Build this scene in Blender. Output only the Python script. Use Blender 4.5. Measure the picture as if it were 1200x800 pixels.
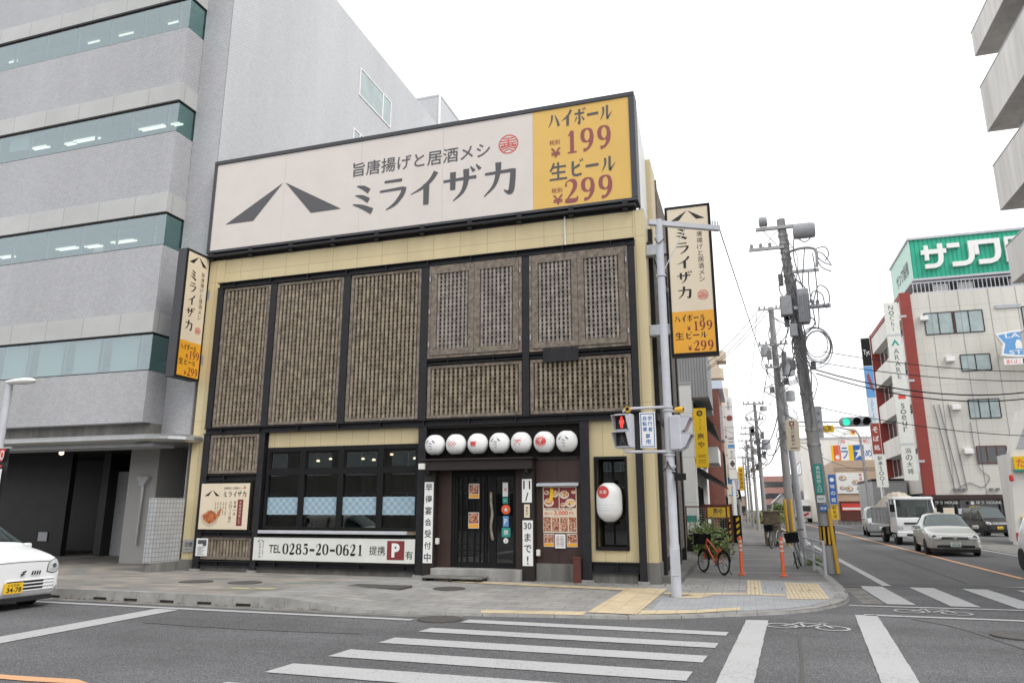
import bpy, bmesh, math, random
from mathutils import Vector, Matrix
R = math.radians
random.seed(11)
for o in list(bpy.data.objects): bpy.data.objects.remove(o)
SC = bpy.context.scene
COL = SC.collection

# ------------------------------------------------------------ camera
cd = bpy.data.cameras.new('Camera'); cam = bpy.data.objects.new('Camera', cd); COL.objects.link(cam)
cd.sensor_fit = 'HORIZONTAL'; cd.sensor_width = 36; cd.lens = 36*848/1200
cd.clip_start = .1; cd.clip_end = 2000
cam.location = (2.072, -16.224, 1.6)
cam.rotation_euler = (R(90+13.08), 0, R(17.6))
SC.camera = cam

# ------------------------------------------------------------ world: bright overcast sky
SUN_EL, SUN_AZ = 48, 118          # azimuth measured clockwise from +Y
W = bpy.data.worlds.new('World'); SC.world = W; W.use_nodes = True
nt = W.node_tree; bg = nt.nodes['Background']
sky = nt.nodes.new('ShaderNodeTexSky'); sky.sky_type = 'NISHITA'; sky.sun_disc = False
sky.sun_elevation = R(SUN_EL); sky.sun_rotation = R(SUN_AZ)
hs = nt.nodes.new('ShaderNodeHueSaturation'); hs.inputs['Saturation'].default_value = .12
mx = nt.nodes.new('ShaderNodeMixRGB'); mx.inputs[0].default_value = .72; mx.inputs[2].default_value = (10.6, 10.7, 10.9, 1)
nt.links.new(sky.outputs[0], hs.inputs['Color']); nt.links.new(hs.outputs[0], mx.inputs[1])
nt.links.new(mx.outputs[0], bg.inputs[0]); bg.inputs[1].default_value = .13
sl = bpy.data.lights.new('Sun', 'SUN'); sl.energy = 1.3; sl.angle = R(22); sl.color = (1, .97, .93)
so = bpy.data.objects.new('Sun', sl); COL.objects.link(so)
az, el = R(SUN_AZ), R(SUN_EL)
sdir = Vector((math.sin(az)*math.cos(el), math.cos(az)*math.cos(el), math.sin(el)))
so.rotation_euler = sdir.to_track_quat('Z', 'Y').to_euler()
SC.view_settings.view_transform = 'Standard'; SC.view_settings.look = 'None'
SC.view_settings.exposure = 0.42; SC.view_settings.gamma = 1; SC.view_settings.use_curve_mapping = False
SC.cycles.max_bounces = 6; SC.cycles.transparent_max_bounces = 12

# ------------------------------------------------------------ materials
def mat(name, col, rough=.7, var=.12, scale=3., metal=0, spec=.4, bump=0, bscale=60, dirt=0, emit=0, streak=False):
    m = bpy.data.materials.new(name); m.use_nodes = True
    t = m.node_tree; b = t.nodes['Principled BSDF']
    b.inputs['Roughness'].default_value = rough; b.inputs['Metallic'].default_value = metal
    b.inputs['Specular IOR Level'].default_value = spec
    c4 = (*col, 1)
    if var:
        g = t.nodes.new('ShaderNodeNewGeometry'); mp = t.nodes.new('ShaderNodeMapping')
        if streak: mp.inputs['Scale'].default_value = (1, 1, .12)
        t.links.new(g.outputs['Position'], mp.inputs[0])
        n = t.nodes.new('ShaderNodeTexNoise'); n.inputs['Scale'].default_value = scale; n.inputs['Detail'].default_value = 7; n.inputs['Roughness'].default_value = .65
        t.links.new(mp.outputs[0], n.inputs['Vector'])
        r = t.nodes.new('ShaderNodeMapRange'); r.inputs[1].default_value = .3; r.inputs[2].default_value = .7
        r.inputs[3].default_value = 1-var-dirt; r.inputs[4].default_value = 1+var*.6
        t.links.new(n.outputs[0], r.inputs[0])
        mm = t.nodes.new('ShaderNodeVectorMath'); mm.operation = 'SCALE'; mm.inputs[0].default_value = col
        t.links.new(r.outputs[0], mm.inputs['Scale']); t.links.new(mm.outputs[0], b.inputs['Base Color'])
    else: b.inputs['Base Color'].default_value = c4
    if bump:
        n2 = t.nodes.new('ShaderNodeTexNoise'); n2.inputs['Scale'].default_value = bscale; n2.inputs['Detail'].default_value = 4
        g2 = t.nodes.new('ShaderNodeNewGeometry'); t.links.new(g2.outputs['Position'], n2.inputs['Vector'])
        bp = t.nodes.new('ShaderNodeBump'); bp.inputs['Strength'].default_value = bump; bp.inputs['Distance'].default_value = .02
        t.links.new(n2.outputs[0], bp.inputs['Height']); t.links.new(bp.outputs[0], b.inputs['Normal'])
    if emit:
        b.inputs['Emission Color'].default_value = c4; b.inputs['Emission Strength'].default_value = emit
    return m

def brick(name, c1, c2, mortar, bw, bh, ms=.006, off=.5, rough=.5, plane='wall', var=.1, vscale=.6, spec=.4, bump=.25, rot=0, streak=0):
    m = bpy.data.materials.new(name); m.use_nodes = True; t = m.node_tree; b = t.nodes['Principled BSDF']
    b.inputs['Roughness'].default_value = rough; b.inputs['Specular IOR Level'].default_value = spec
    g = t.nodes.new('ShaderNodeNewGeometry'); sx = t.nodes.new('ShaderNodeSeparateXYZ'); t.links.new(g.outputs['Position'], sx.inputs[0])
    cx = t.nodes.new('ShaderNodeCombineXYZ')
    if plane == 'wall':
        ad = t.nodes.new('ShaderNodeMath'); ad.operation = 'ADD'
        t.links.new(sx.outputs[0], ad.inputs[0]); t.links.new(sx.outputs[1], ad.inputs[1])
        t.links.new(ad.outputs[0], cx.inputs[0]); t.links.new(sx.outputs[2], cx.inputs[1])
    else:
        t.links.new(sx.outputs[0], cx.inputs[0]); t.links.new(sx.outputs[1], cx.inputs[1])
    mp = t.nodes.new('ShaderNodeMapping'); mp.inputs['Rotation'].default_value = (0, 0, rot); t.links.new(cx.outputs[0], mp.inputs[0])
    br = t.nodes.new('ShaderNodeTexBrick'); br.offset = off; t.links.new(mp.outputs[0], br.inputs['Vector'])
    br.inputs['Color1'].default_value = (*c1, 1); br.inputs['Color2'].default_value = (*c2, 1); br.inputs['Mortar'].default_value = (*mortar, 1)
    br.inputs['Scale'].default_value = 1; br.inputs['Brick Width'].default_value = bw; br.inputs['Row Height'].default_value = bh
    br.inputs['Mortar Size'].default_value = ms; br.inputs['Mortar Smooth'].default_value = .2
    n = t.nodes.new('ShaderNodeTexNoise'); n.inputs['Scale'].default_value = vscale; n.inputs['Detail'].default_value = 8; n.inputs['Roughness'].default_value = .7
    mp2 = t.nodes.new('ShaderNodeMapping'); mp2.inputs['Scale'].default_value = (1, 1, .15 if streak else 1)
    t.links.new(g.outputs['Position'], mp2.inputs[0]); t.links.new(mp2.outputs[0], n.inputs['Vector'])
    r = t.nodes.new('ShaderNodeMapRange'); r.inputs[1].default_value = .3; r.inputs[2].default_value = .7; r.inputs[3].default_value = 1-var; r.inputs[4].default_value = 1+var*.5
    t.links.new(n.outputs[0], r.inputs[0])
    mm = t.nodes.new('ShaderNodeVectorMath'); mm.operation = 'SCALE'
    t.links.new(br.outputs[0], mm.inputs[0]); t.links.new(r.outputs[0], mm.inputs['Scale']); t.links.new(mm.outputs[0], b.inputs['Base Color'])
    if bump:
        bp = t.nodes.new('ShaderNodeBump'); bp.inputs['Strength'].default_value = bump; bp.inputs['Distance'].default_value = .01; bp.invert = True
        t.links.new(br.outputs['Fac'], bp.inputs['Height']); t.links.new(bp.outputs[0], b.inputs['Normal'])
    return m

def checker(name, c1, c2, size):
    m = bpy.data.materials.new(name); m.use_nodes = True; t = m.node_tree; b = t.nodes['Principled BSDF']; b.inputs['Roughness'].default_value = .45
    g = t.nodes.new('ShaderNodeNewGeometry'); mp = t.nodes.new('ShaderNodeMapping'); mp.inputs['Location'].default_value = (.01, .5*size, .013); mp.inputs['Scale'].default_value = (1, 0, 1)
    ck = t.nodes.new('ShaderNodeTexChecker'); ck.inputs['Scale'].default_value = 1/size; ck.inputs[1].default_value = (*c1, 1); ck.inputs[2].default_value = (*c2, 1)
    t.links.new(g.outputs['Position'], mp.inputs[0]); t.links.new(mp.outputs[0], ck.inputs[0]); t.links.new(ck.outputs[0], b.inputs['Base Color'])
    return m

def glass(name, tint=(.5, .55, .55), refl=.12, rough=.02, gcol=(1, 1, 1)):
    m = bpy.data.materials.new(name); m.use_nodes = True; t = m.node_tree
    for n in list(t.nodes): t.nodes.remove(n)
    out = t.nodes.new('ShaderNodeOutputMaterial'); mixs = t.nodes.new('ShaderNodeMixShader')
    tr = t.nodes.new('ShaderNodeBsdfTransparent'); tr.inputs[0].default_value = (*tint, 1)
    gl = t.nodes.new('ShaderNodeBsdfGlossy'); gl.inputs['Roughness'].default_value = rough; gl.inputs[0].default_value = (*gcol, 1)
    fc = t.nodes.new('ShaderNodeLayerWeight'); fc.inputs[0].default_value = .5
    lw = t.nodes.new('ShaderNodeMath'); lw.operation = 'POWER'; lw.inputs[1].default_value = 4.5; t.links.new(fc.outputs['Facing'], lw.inputs[0])
    mr = t.nodes.new('ShaderNodeMapRange'); mr.inputs[1].default_value = 0; mr.inputs[2].default_value = 1; mr.inputs[3].default_value = refl; mr.inputs[4].default_value = 1
    t.links.new(lw.outputs[0], mr.inputs[0]); t.links.new(mr.outputs[0], mixs.inputs[0])
    t.links.new(tr.outputs[0], mixs.inputs[1]); t.links.new(gl.outputs[0], mixs.inputs[2]); t.links.new(mixs.outputs[0], out.inputs[0])
    return m

def asphalt(name, base, hi, patch=.2):
    m = bpy.data.materials.new(name); m.use_nodes = True; t = m.node_tree; b = t.nodes['Principled BSDF']
    b.inputs['Roughness'].default_value = .85; b.inputs['Specular IOR Level'].default_value = .3
    g = t.nodes.new('ShaderNodeNewGeometry')
    v = t.nodes.new('ShaderNodeTexVoronoi'); v.inputs['Scale'].default_value = 105
    n = t.nodes.new('ShaderNodeTexNoise'); n.inputs['Scale'].default_value = .35; n.inputs['Detail'].default_value = 8; n.inputs['Roughness'].default_value = .6
    n3 = t.nodes.new('ShaderNodeTexNoise'); n3.inputs['Scale'].default_value = 40; n3.inputs['Detail'].default_value = 4
    for q in (v, n, n3): t.links.new(g.outputs['Position'], q.inputs['Vector'])
    sp = t.nodes.new('ShaderNodeSeparateColor'); t.links.new(v.outputs['Color'], sp.inputs[0])
    pw = t.nodes.new('ShaderNodeMath'); pw.operation = 'POWER'; pw.inputs[1].default_value = 2.2; t.links.new(sp.outputs[0], pw.inputs[0])
    mixc = t.nodes.new('ShaderNodeMixRGB'); mixc.inputs[1].default_value = (*base, 1); mixc.inputs[2].default_value = (*hi, 1); t.links.new(pw.outputs[0], mixc.inputs[0])
    r = t.nodes.new('ShaderNodeMapRange'); r.inputs[1].default_value = .3; r.inputs[2].default_value = .7; r.inputs[3].default_value = 1-patch; r.inputs[4].default_value = 1+patch; t.links.new(n.outputs[0], r.inputs[0])
    mm = t.nodes.new('ShaderNodeVectorMath'); mm.operation = 'SCALE'; t.links.new(mixc.outputs[0], mm.inputs[0]); t.links.new(r.outputs[0], mm.inputs['Scale'])
    mp = t.nodes.new('ShaderNodeMapping'); mp.inputs['Scale'].default_value = (.12, 1, 1) if name == 'asphalt' else (1, .06, 1); t.links.new(g.outputs['Position'], mp.inputs[0])
    n4 = t.nodes.new('ShaderNodeTexNoise'); n4.inputs['Scale'].default_value = 1.1; n4.inputs['Detail'].default_value = 5; t.links.new(mp.outputs[0], n4.inputs['Vector'])
    r4 = t.nodes.new('ShaderNodeMapRange'); r4.inputs[1].default_value = .35; r4.inputs[2].default_value = .65; r4.inputs[3].default_value = .88; r4.inputs[4].default_value = 1.1; t.links.new(n4.outputs[0], r4.inputs[0])
    m4 = t.nodes.new('ShaderNodeVectorMath'); m4.operation = 'SCALE'; t.links.new(mm.outputs[0], m4.inputs[0]); t.links.new(r4.outputs[0], m4.inputs['Scale'])
    t.links.new(m4.outputs[0], b.inputs['Base Color'])
    bp = t.nodes.new('ShaderNodeBump'); bp.inputs['Strength'].default_value = .5; bp.inputs['Distance'].default_value = .015
    t.links.new(n3.outputs[0], bp.inputs['Height']); t.links.new(bp.outputs[0], b.inputs['Normal'])
    return m

def paintmark(name, col, wear=.5, under=(.05, .05, .052)):
    """road paint with worn spots that let the asphalt through"""
    m = bpy.data.materials.new(name); m.use_nodes = True; t = m.node_tree; b = t.nodes['Principled BSDF']; b.inputs['Roughness'].default_value = .75
    g = t.nodes.new('ShaderNodeNewGeometry')
    n = t.nodes.new('ShaderNodeTexNoise'); n.inputs['Scale'].default_value = 28; n.inputs['Detail'].default_value = 8; n.inputs['Roughness'].default_value = .75
    n2 = t.nodes.new('ShaderNodeTexNoise'); n2.inputs['Scale'].default_value = 1.3; n2.inputs['Detail'].default_value = 4
    for q in (n, n2): t.links.new(g.outputs['Position'], q.inputs['Vector'])
    ad = t.nodes.new('ShaderNodeMath'); ad.operation = 'MULTIPLY_ADD'; ad.inputs[1].default_value = .25
    t.links.new(n2.outputs[0], ad.inputs[0]); t.links.new(n.outputs[0], ad.inputs[2])
    r = t.nodes.new('ShaderNodeMapRange'); r.inputs[1].default_value = .82-wear*.5; r.inputs[2].default_value = 1.0-wear*.5; r.inputs[3].default_value = 0; r.inputs[4].default_value = .6
    t.links.new(ad.outputs[0], r.inputs[0])
    mixc = t.nodes.new('ShaderNodeMixRGB'); mixc.inputs[1].default_value = (*col, 1); mixc.inputs[2].default_value = (*under, 1)
    t.links.new(r.outputs[0], mixc.inputs[0]); t.links.new(mixc.outputs[0], b.inputs['Base Color'])
    return m

def foodpic(name, scale, stops):
    m = bpy.data.materials.new(name); m.use_nodes = True; t = m.node_tree; b = t.nodes['Principled BSDF']; b.inputs['Roughness'].default_value = .35
    g = t.nodes.new('ShaderNodeNewGeometry'); n = t.nodes.new('ShaderNodeTexNoise'); n.inputs['Scale'].default_value = scale; n.inputs['Detail'].default_value = 5; n.inputs['Distortion'].default_value = 1.5
    t.links.new(g.outputs['Position'], n.inputs['Vector'])
    cr = t.nodes.new('ShaderNodeValToRGB'); t.links.new(n.outputs[0], cr.inputs[0]); e = cr.color_ramp
    while len(e.elements) < len(stops): e.elements.new(.5)
    for i, (p, c) in enumerate(stops): e.elements[i].position = p; e.elements[i].color = (*c, 1)
    t.links.new(cr.outputs[0], b.inputs['Base Color'])
    return m

M = {}
M['asphalt'] = asphalt('asphalt', (.066, .066, .069), (.205, .205, .21), .2)
M['asphalt2'] = asphalt('asphalt_side_street', (.085, .085, .087), (.17, .17, .17), .12)
M['walk_asphalt'] = asphalt('walkway_asphalt', (.14, .137, .133), (.26, .255, .25), .18)
M['pave'] = brick('paving_grey', (.335, .325, .308), (.285, .28, .27), (.14, .138, .13), .6, .3, .009, .5, .8, 'floor', .32, .9, .3)
M['pave_light'] = brick('paving_light', (.36, .37, .38), (.31, .32, .335), (.2, .2, .2), .2, .1, .004, .5, .8, 'floor', .15, 1.2, .3)
M['pave_tan'] = brick('paving_tan', (.345, .31, .265), (.22, .215, .205), (.14, .13, .12), .6, .3, .008, .5, .8, 'floor', .3, .9, .3)
M['kerb'] = mat('kerb_stone', (.29, .285, .27), .85, .25, 3.5, bump=.3, dirt=.05)
M['white_paint'] = paintmark('white_road_paint', (.41, .41, .41), .34)
M['white_paint_worn'] = paintmark('worn_white_road_paint', (.43, .43, .43), .45)
M['orange_paint'] = paintmark('orange_road_paint', (.6, .33, .17), .25)
M['tactile'] = brick('tactile_yellow', (.60, .49, .32), (.54, .44, .29), (.4, .33, .23), .3, .3, .008, 0, .8, 'floor', .2, 2.5, .3)
M['tactile_bar'] = brick('tactile_yellow_bars', (.62, .52, .35), (.58, .48, .32), (.42, .35, .25), .3, .075, .012, 0, .8, 'floor', .2, 2.5, .3, rot=R(90))
M['iron'] = mat('cast_iron', (.085, .08, .075), .7, .3, 12, bump=.3)
M['yellow_tile'] = brick('cream_yellow_panel', (.635, .53, .31), (.605, .505, .295), (.29, .235, .14), .74, .4075, .005, 0, .5, 'wall', .13, .8, .4, .2, streak=1)
M['yellow_panel'] = brick('cream_yellow_cladding', (.635, .53, .31), (.615, .515, .305), (.3, .23, .12), .455, 9, .005, 0, .5, 'wall', .12, .9, .4, .2, streak=1)
M['yellow_pier'] = brick('cream_yellow_pier', (.635, .53, .31), (.615, .515, .305), (.3, .23, .12), .459, 3.95, .005, 0, .5, 'wall', .13, .9, .4, .2, streak=1)
M['steel'] = mat('dark_blue_grey_steel', (.019, .019, .022), .6, .35, 5, spec=.3, bump=.1)
M['black'] = mat('black_paint', (.010, .010, .011), .6, .2, 4, spec=.2)
M['wood'] = mat('weathered_grey_wood', (.215, .18, .145), .85, .5, 9, bump=.3, dirt=.1)
M['wood_slat'] = mat('weathered_slat_wood', (.285, .238, .178), .85, .55, 6, bump=.3, dirt=.08)
M['wood_back'] = mat('dark_batten_wood', (.175, .135, .092), .9, .45, 8, dirt=.1)
M['wood_shutter'] = mat('grey_shutter_wood', (.3, .265, .235), .85, .45, 6, bump=.3, dirt=.08)
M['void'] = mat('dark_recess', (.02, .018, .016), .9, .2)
M['brown'] = mat('dark_brown_panel', (.045, .025, .022), .55, .2, 3)
M['brown2'] = mat('dark_brown_timber', (.022, .016, .014), .6, .3, 5)
M['concrete'] = mat('concrete', (.33, .325, .31), .9, .3, 2.5, bump=.25, dirt=.08, streak=True)
M['concrete_d'] = mat('stained_concrete', (.2, .195, .18), .9, .4, 3, bump=.3, dirt=.1, streak=True)
M['sign_face'] = mat('sign_face_beige', (.64, .585, .54), .35, .05, 1.2)
M['sign_cream'] = mat('sign_face_cream', (.72, .62, .47), .35, .05, 1.2)
M['sign_yellow'] = mat('sign_face_orange_yellow', (.68, .43, .11), .35, .05, 1.2)
M['sign_orange'] = mat('sign_face_orange', (.78, .37, .03), .35, .05, 1.2)
M['ink'] = mat('charcoal_ink', (.085, .083, .09), .5, 0)
M['inkblack'] = mat('black_ink', (.015, .014, .014), .5, 0)
M['maroon'] = mat('maroon_ink', (.27, .07, .075), .5, 0)
M['maroon_d'] = mat('deep_maroon_ink', (.2, .03, .03), .5, 0)
M['redink'] = mat('red_ink', (.62, .06, .05), .5, 0)
M['white'] = mat('white_panel', (.78, .78, .76), .5, .06, 2)
M['offwhite'] = mat('offwhite_panel', (.68, .69, .64), .5, .08, 2)
M['sign_frame'] = mat('charcoal_sign_frame', (.05, .051, .058), .5, .12, 3)
M['office_tile'] = brick('grey_office_tile', (.50, .50, .515), (.425, .425, .445), (.26, .26, .27), .115, .058, .007, .5, .4, 'wall', .15, .3, .4, .1, streak=1)
M['office_tile_side'] = brick('office_tile_lit', (.56, .565, .58), (.5, .505, .52), (.31, .31, .32), .115, .058, .006, .5, .4, 'wall', .13, .25, .4, .1, streak=1)  # same tile lightened: the side wall's extra light is in the colour
M['cornice'] = brick('cornice_panel', (.47, .475, .46), (.45, .455, .44), (.2, .2, .2), 1.38, 3, .008, 0, .4, 'wall', .12, .7, .4, .1)
M['granite'] = mat('grey_granite', (.36, .355, .345), .5, .35, 60)
M['granite_dark'] = mat('dark_granite', (.022, .022, .023), .35, .3, 2)
M['white_tile'] = brick('white_square_tile', (.43, .44, .45), (.38, .39, .40), (.2, .2, .2), .11, .11, .008, 0, .4, 'wall', .12, 1.5, .4, .1)
M['steel_bright'] = mat('brushed_metal', (.5, .5, .5), .3, .15, 2, metal=.8)
M['office_glass'] = glass('teal_office_glass', (.74, .8, .8), .24, .02, (.66, .74, .77))
M['office_glass_green'] = glass('green_corner_glass', (.8, .93, .91), .24, .03, (.6, .86, .84))
M['shop_glass'] = glass('dark_shop_glass', (.85, .86, .85), .065, .015)
M['car_glass'] = glass('car_glass', (.16, .19, .19), .14, .02, (.8, .9, .9))
M['window_grey'] = mat('pale_window_glass', (.33, .4, .4), .1, .2, 1.2, spec=.6)
M['window_dark'] = mat('dark_window_glass', (.05, .055, .06), .08, .3, 1, spec=.7)
M['film'] = checker('checked_window_film', (.23, .34, .42), (.34, .45, .51), .095)
M['blind'] = brick('pale_blind', (.62, .7, .68), (.6, .68, .66), (.45, .53, .52), 9, .06, .006, 0, .7, 'wall', .05, 1, .3, 0)
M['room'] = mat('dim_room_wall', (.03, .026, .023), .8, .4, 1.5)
M['office_room'] = mat('office_ceiling', (.52, .55, .55), .8, .15, .6)
M['lamp_on'] = mat('lit_tube', (1, .96, .85), .5, 0, emit=1.15)
M['lamp_warm'] = mat('lit_warm_lamp', (1, .8, .55), .5, 0, emit=1.6)
M['paper'] = mat('white_lantern_paper', (.80, .80, .79), .55, .04, 4)
M['pole'] = mat('concrete_pole', (.36, .355, .35), .85, .2, 4, bump=.15, streak=True)
M['galv'] = mat('galvanised_steel', (.42, .425, .43), .45, .12, 6, metal=.35)
M['greypaint'] = mat('pale_grey_paint', (.5, .51, .55), .5, .1, 3)
M['cable'] = mat('black_cable', (.03, .03, .032), .7, 0)
M['cable_grey'] = mat('grey_cable', (.2, .2, .21), .7, 0)
M['trafo'] = mat('grey_equipment', (.42, .43, .45), .55, .15, 6)
M['orange'] = mat('orange_plastic', (.75, .13, .045), .45, .12, 5)
M['reflector'] = mat('pale_reflective_tape', (.75, .62, .55), .4, .1, 8)
M['yellow_guard'] = mat('yellow_guard', (.72, .42, .04), .5, .15, 4)
M['rubber'] = mat('tyre_rubber', (.02, .02, .021), .8, .2, 8)
M['chrome'] = mat('chrome', (.6, .6, .6), .15, 0, metal=1)
M['leaf'] = mat('bush_leaf', (.13, .19, .045), .6, .5, 5)
M['leaf2'] = mat('dry_bush_leaf', (.22, .25, .075), .6, .5, 5)
M['car_white'] = mat('white_car_paint', (.78, .79, .8), .18, .02, 1, spec=.6)
M['car_silver'] = mat('champagne_car_paint', (.54, .53, .495), .22, .03, 1, metal=.35, spec=.6)
M['car_grey'] = mat('silver_van_paint', (.42, .43, .44), .25, .03, 1, metal=.35, spec=.6)
M['car_black'] = mat('black_car_paint', (.022, .021, .022), .15, .1, 1, spec=.6)
M['lens'] = mat('headlamp_lens', (.55, .57, .58), .08, .3, 30, spec=.8)
M['lens_in'] = mat('headlamp_reflector', (.2, .21, .22), .15, .4, 25, metal=.6)
M['plastic'] = mat('dark_plastic', (.022, .022, .023), .55, .15, 6)
M['plate_y'] = mat('yellow_number_plate', (.8, .5, .03), .4, 0)
M['plate_w'] = mat('white_number_plate', (.72, .74, .72), .4, 0)
M['green_sign'] = mat('green_side', (.02, .36, .22), .45, .08, .6)
M['green_sheet'] = brick('green_ribbed_sheet', (.015, .37, .23), (.02, .4, .25), (.008, .26, .16), .32, 9, .05, 0, .45, 'wall', .08, .5, .4, .3)
M['wall_white'] = brick('offwhite_wall_panel', (.62, .6, .545), (.605, .585, .535), (.42, .41, .38), 1.9, 1.2, .012, 0, .7, 'wall', .14, .5, .3, .1, streak=1)
M['wall_plain'] = mat('plain_offwhite_wall', (.72, .705, .665), .75, .12, .8, streak=True)
M['balcony'] = mat('balcony_concrete', (.74, .715, .68), .85, .2, 1.6, bump=.1, streak=True, dirt=.04)
M['redcol'] = mat('brick_red_column', (.27, .045, .035), .6, .15, 1)
M['brickred'] = brick('red_brick', (.26, .08, .055), (.22, .07, .05), (.2, .13, .11), .25, .08, .01, .5, .7, 'wall', .15, 1)
M['corrug'] = brick('grey_corrugated_sheet', (.36, .36, .37), (.33, .33, .34), (.2, .2, .21), .12, 6, .02, 0, .6, 'wall', .12, .6, .3, .4)
M['beige'] = mat('beige_wall', (.56, .47, .36), .75, .1, .6)
M['tanwall'] = mat('tan_restaurant_wall', (.5, .37, .27), .75, .1, .6)
M['pinkwall'] = mat('pink_brown_wall', (.36, .2, .17), .8, .15, .4)
M['blue'] = mat('blue_sign', (.03, .13, .42), .45, .05, 1)
M['lblue'] = mat('light_blue_sign', (.12, .32, .62), .45, .05, 1)
M['bluewhite'] = mat('pale_blue_sign', (.62, .68, .78), .45, .05, 1)
M['awn'] = mat('dark_slate_awning', (.075, .078, .085), .7, .2, 3)
M['teal_mark'] = paintmark('worn_teal_spray', (.2, .36, .31), .6, (.24, .23, .21))
M['yellow_mark'] = paintmark('worn_yellow_spray', (.5, .47, .2), .55, (.24, .23, .21))
M['dead_leaf'] = mat('dead_leaf', (.16, .085, .035), .8, .5, 20)
M['mint'] = mat('pale_mint_panel', (.45, .66, .57), .5, .06, 1)
M['panel_white'] = brick('white_wall_panel', (.82, .82, .8), (.79, .79, .77), (.5, .5, .49), 2.2, 1.9, .012, 0, .6, 'wall', .08, .5, .3, .1)
M['yellow'] = mat('yellow_sign', (.82, .52, .015), .45, .06, 1)
M['red_on'] = mat('lit_red_figure', (1, .06, .05), .5, 0, emit=.9)
M['green_on'] = mat('lit_green_lamp', (.05, .8, .55), .5, 0, emit=.7)
M['tarp'] = mat('beige_tarpaulin', (.46, .41, .33), .8, .2, 2, bump=.4, bscale=4)
M['doorgreen'] = mat('teal_panel', (.03, .3, .25), .5, .1, 2)
M['rust'] = mat('red_brown_post', (.12, .035, .025), .6, .25, 6)
M['plate'] = mat('white_plate_photo', (.7, .66, .58), .35, .1, 8)
M['food'] = foodpic('food_photo', 14, [(.3, (.12, .03, .02)), (.42, (.5, .06, .03)), (.5, (.75, .4, .08)), (.58, (.75, .66, .5)), (.68, (.25, .3, .06))])
M['food2'] = foodpic('chicken_photo', 24, [(.35, (.16, .03, .015)), (.5, (.5, .12, .04)), (.62, (.62, .3, .12))])
M['flyer'] = foodpic('flyer_photo', 32, [(.36, (.07, .015, .012)), (.46, (.3, .04, .03)), (.53, (.5, .2, .08)), (.6, (.7, .66, .58)), (.68, (.6, .45, .12))])

# ------------------------------------------------------------ mesh and tagging helpers
ORG = {}
def tag(o, label=None, cat=None, group=None, kind=None):
    if label: o['label'] = label
    if cat: o['category'] = cat
    if group: o['group'] = group
    if kind: o['kind'] = kind
    return o
def thing(name, label, cat, loc=(0, 0, 0), rz=0, group=None):
    o = bpy.data.objects.new(name, None); COL.objects.link(o); o.empty_display_size = .2
    o.location = loc; o.rotation_euler.z = rz
    ORG[o] = Vector(loc)
    return tag(o, label, cat, group)
def children(o): return [c for c in bpy.data.objects if c.parent == o]
def copy_tree(o, parent=None):
    c = o.copy(); COL.objects.link(c)
    if parent is not None:
        c.parent = parent; c.matrix_parent_inverse = Matrix.Identity(4)
    for ch in children(o): copy_tree(ch, c)
    ORG[c] = ORG.get(o, Vector())
    return c

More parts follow.
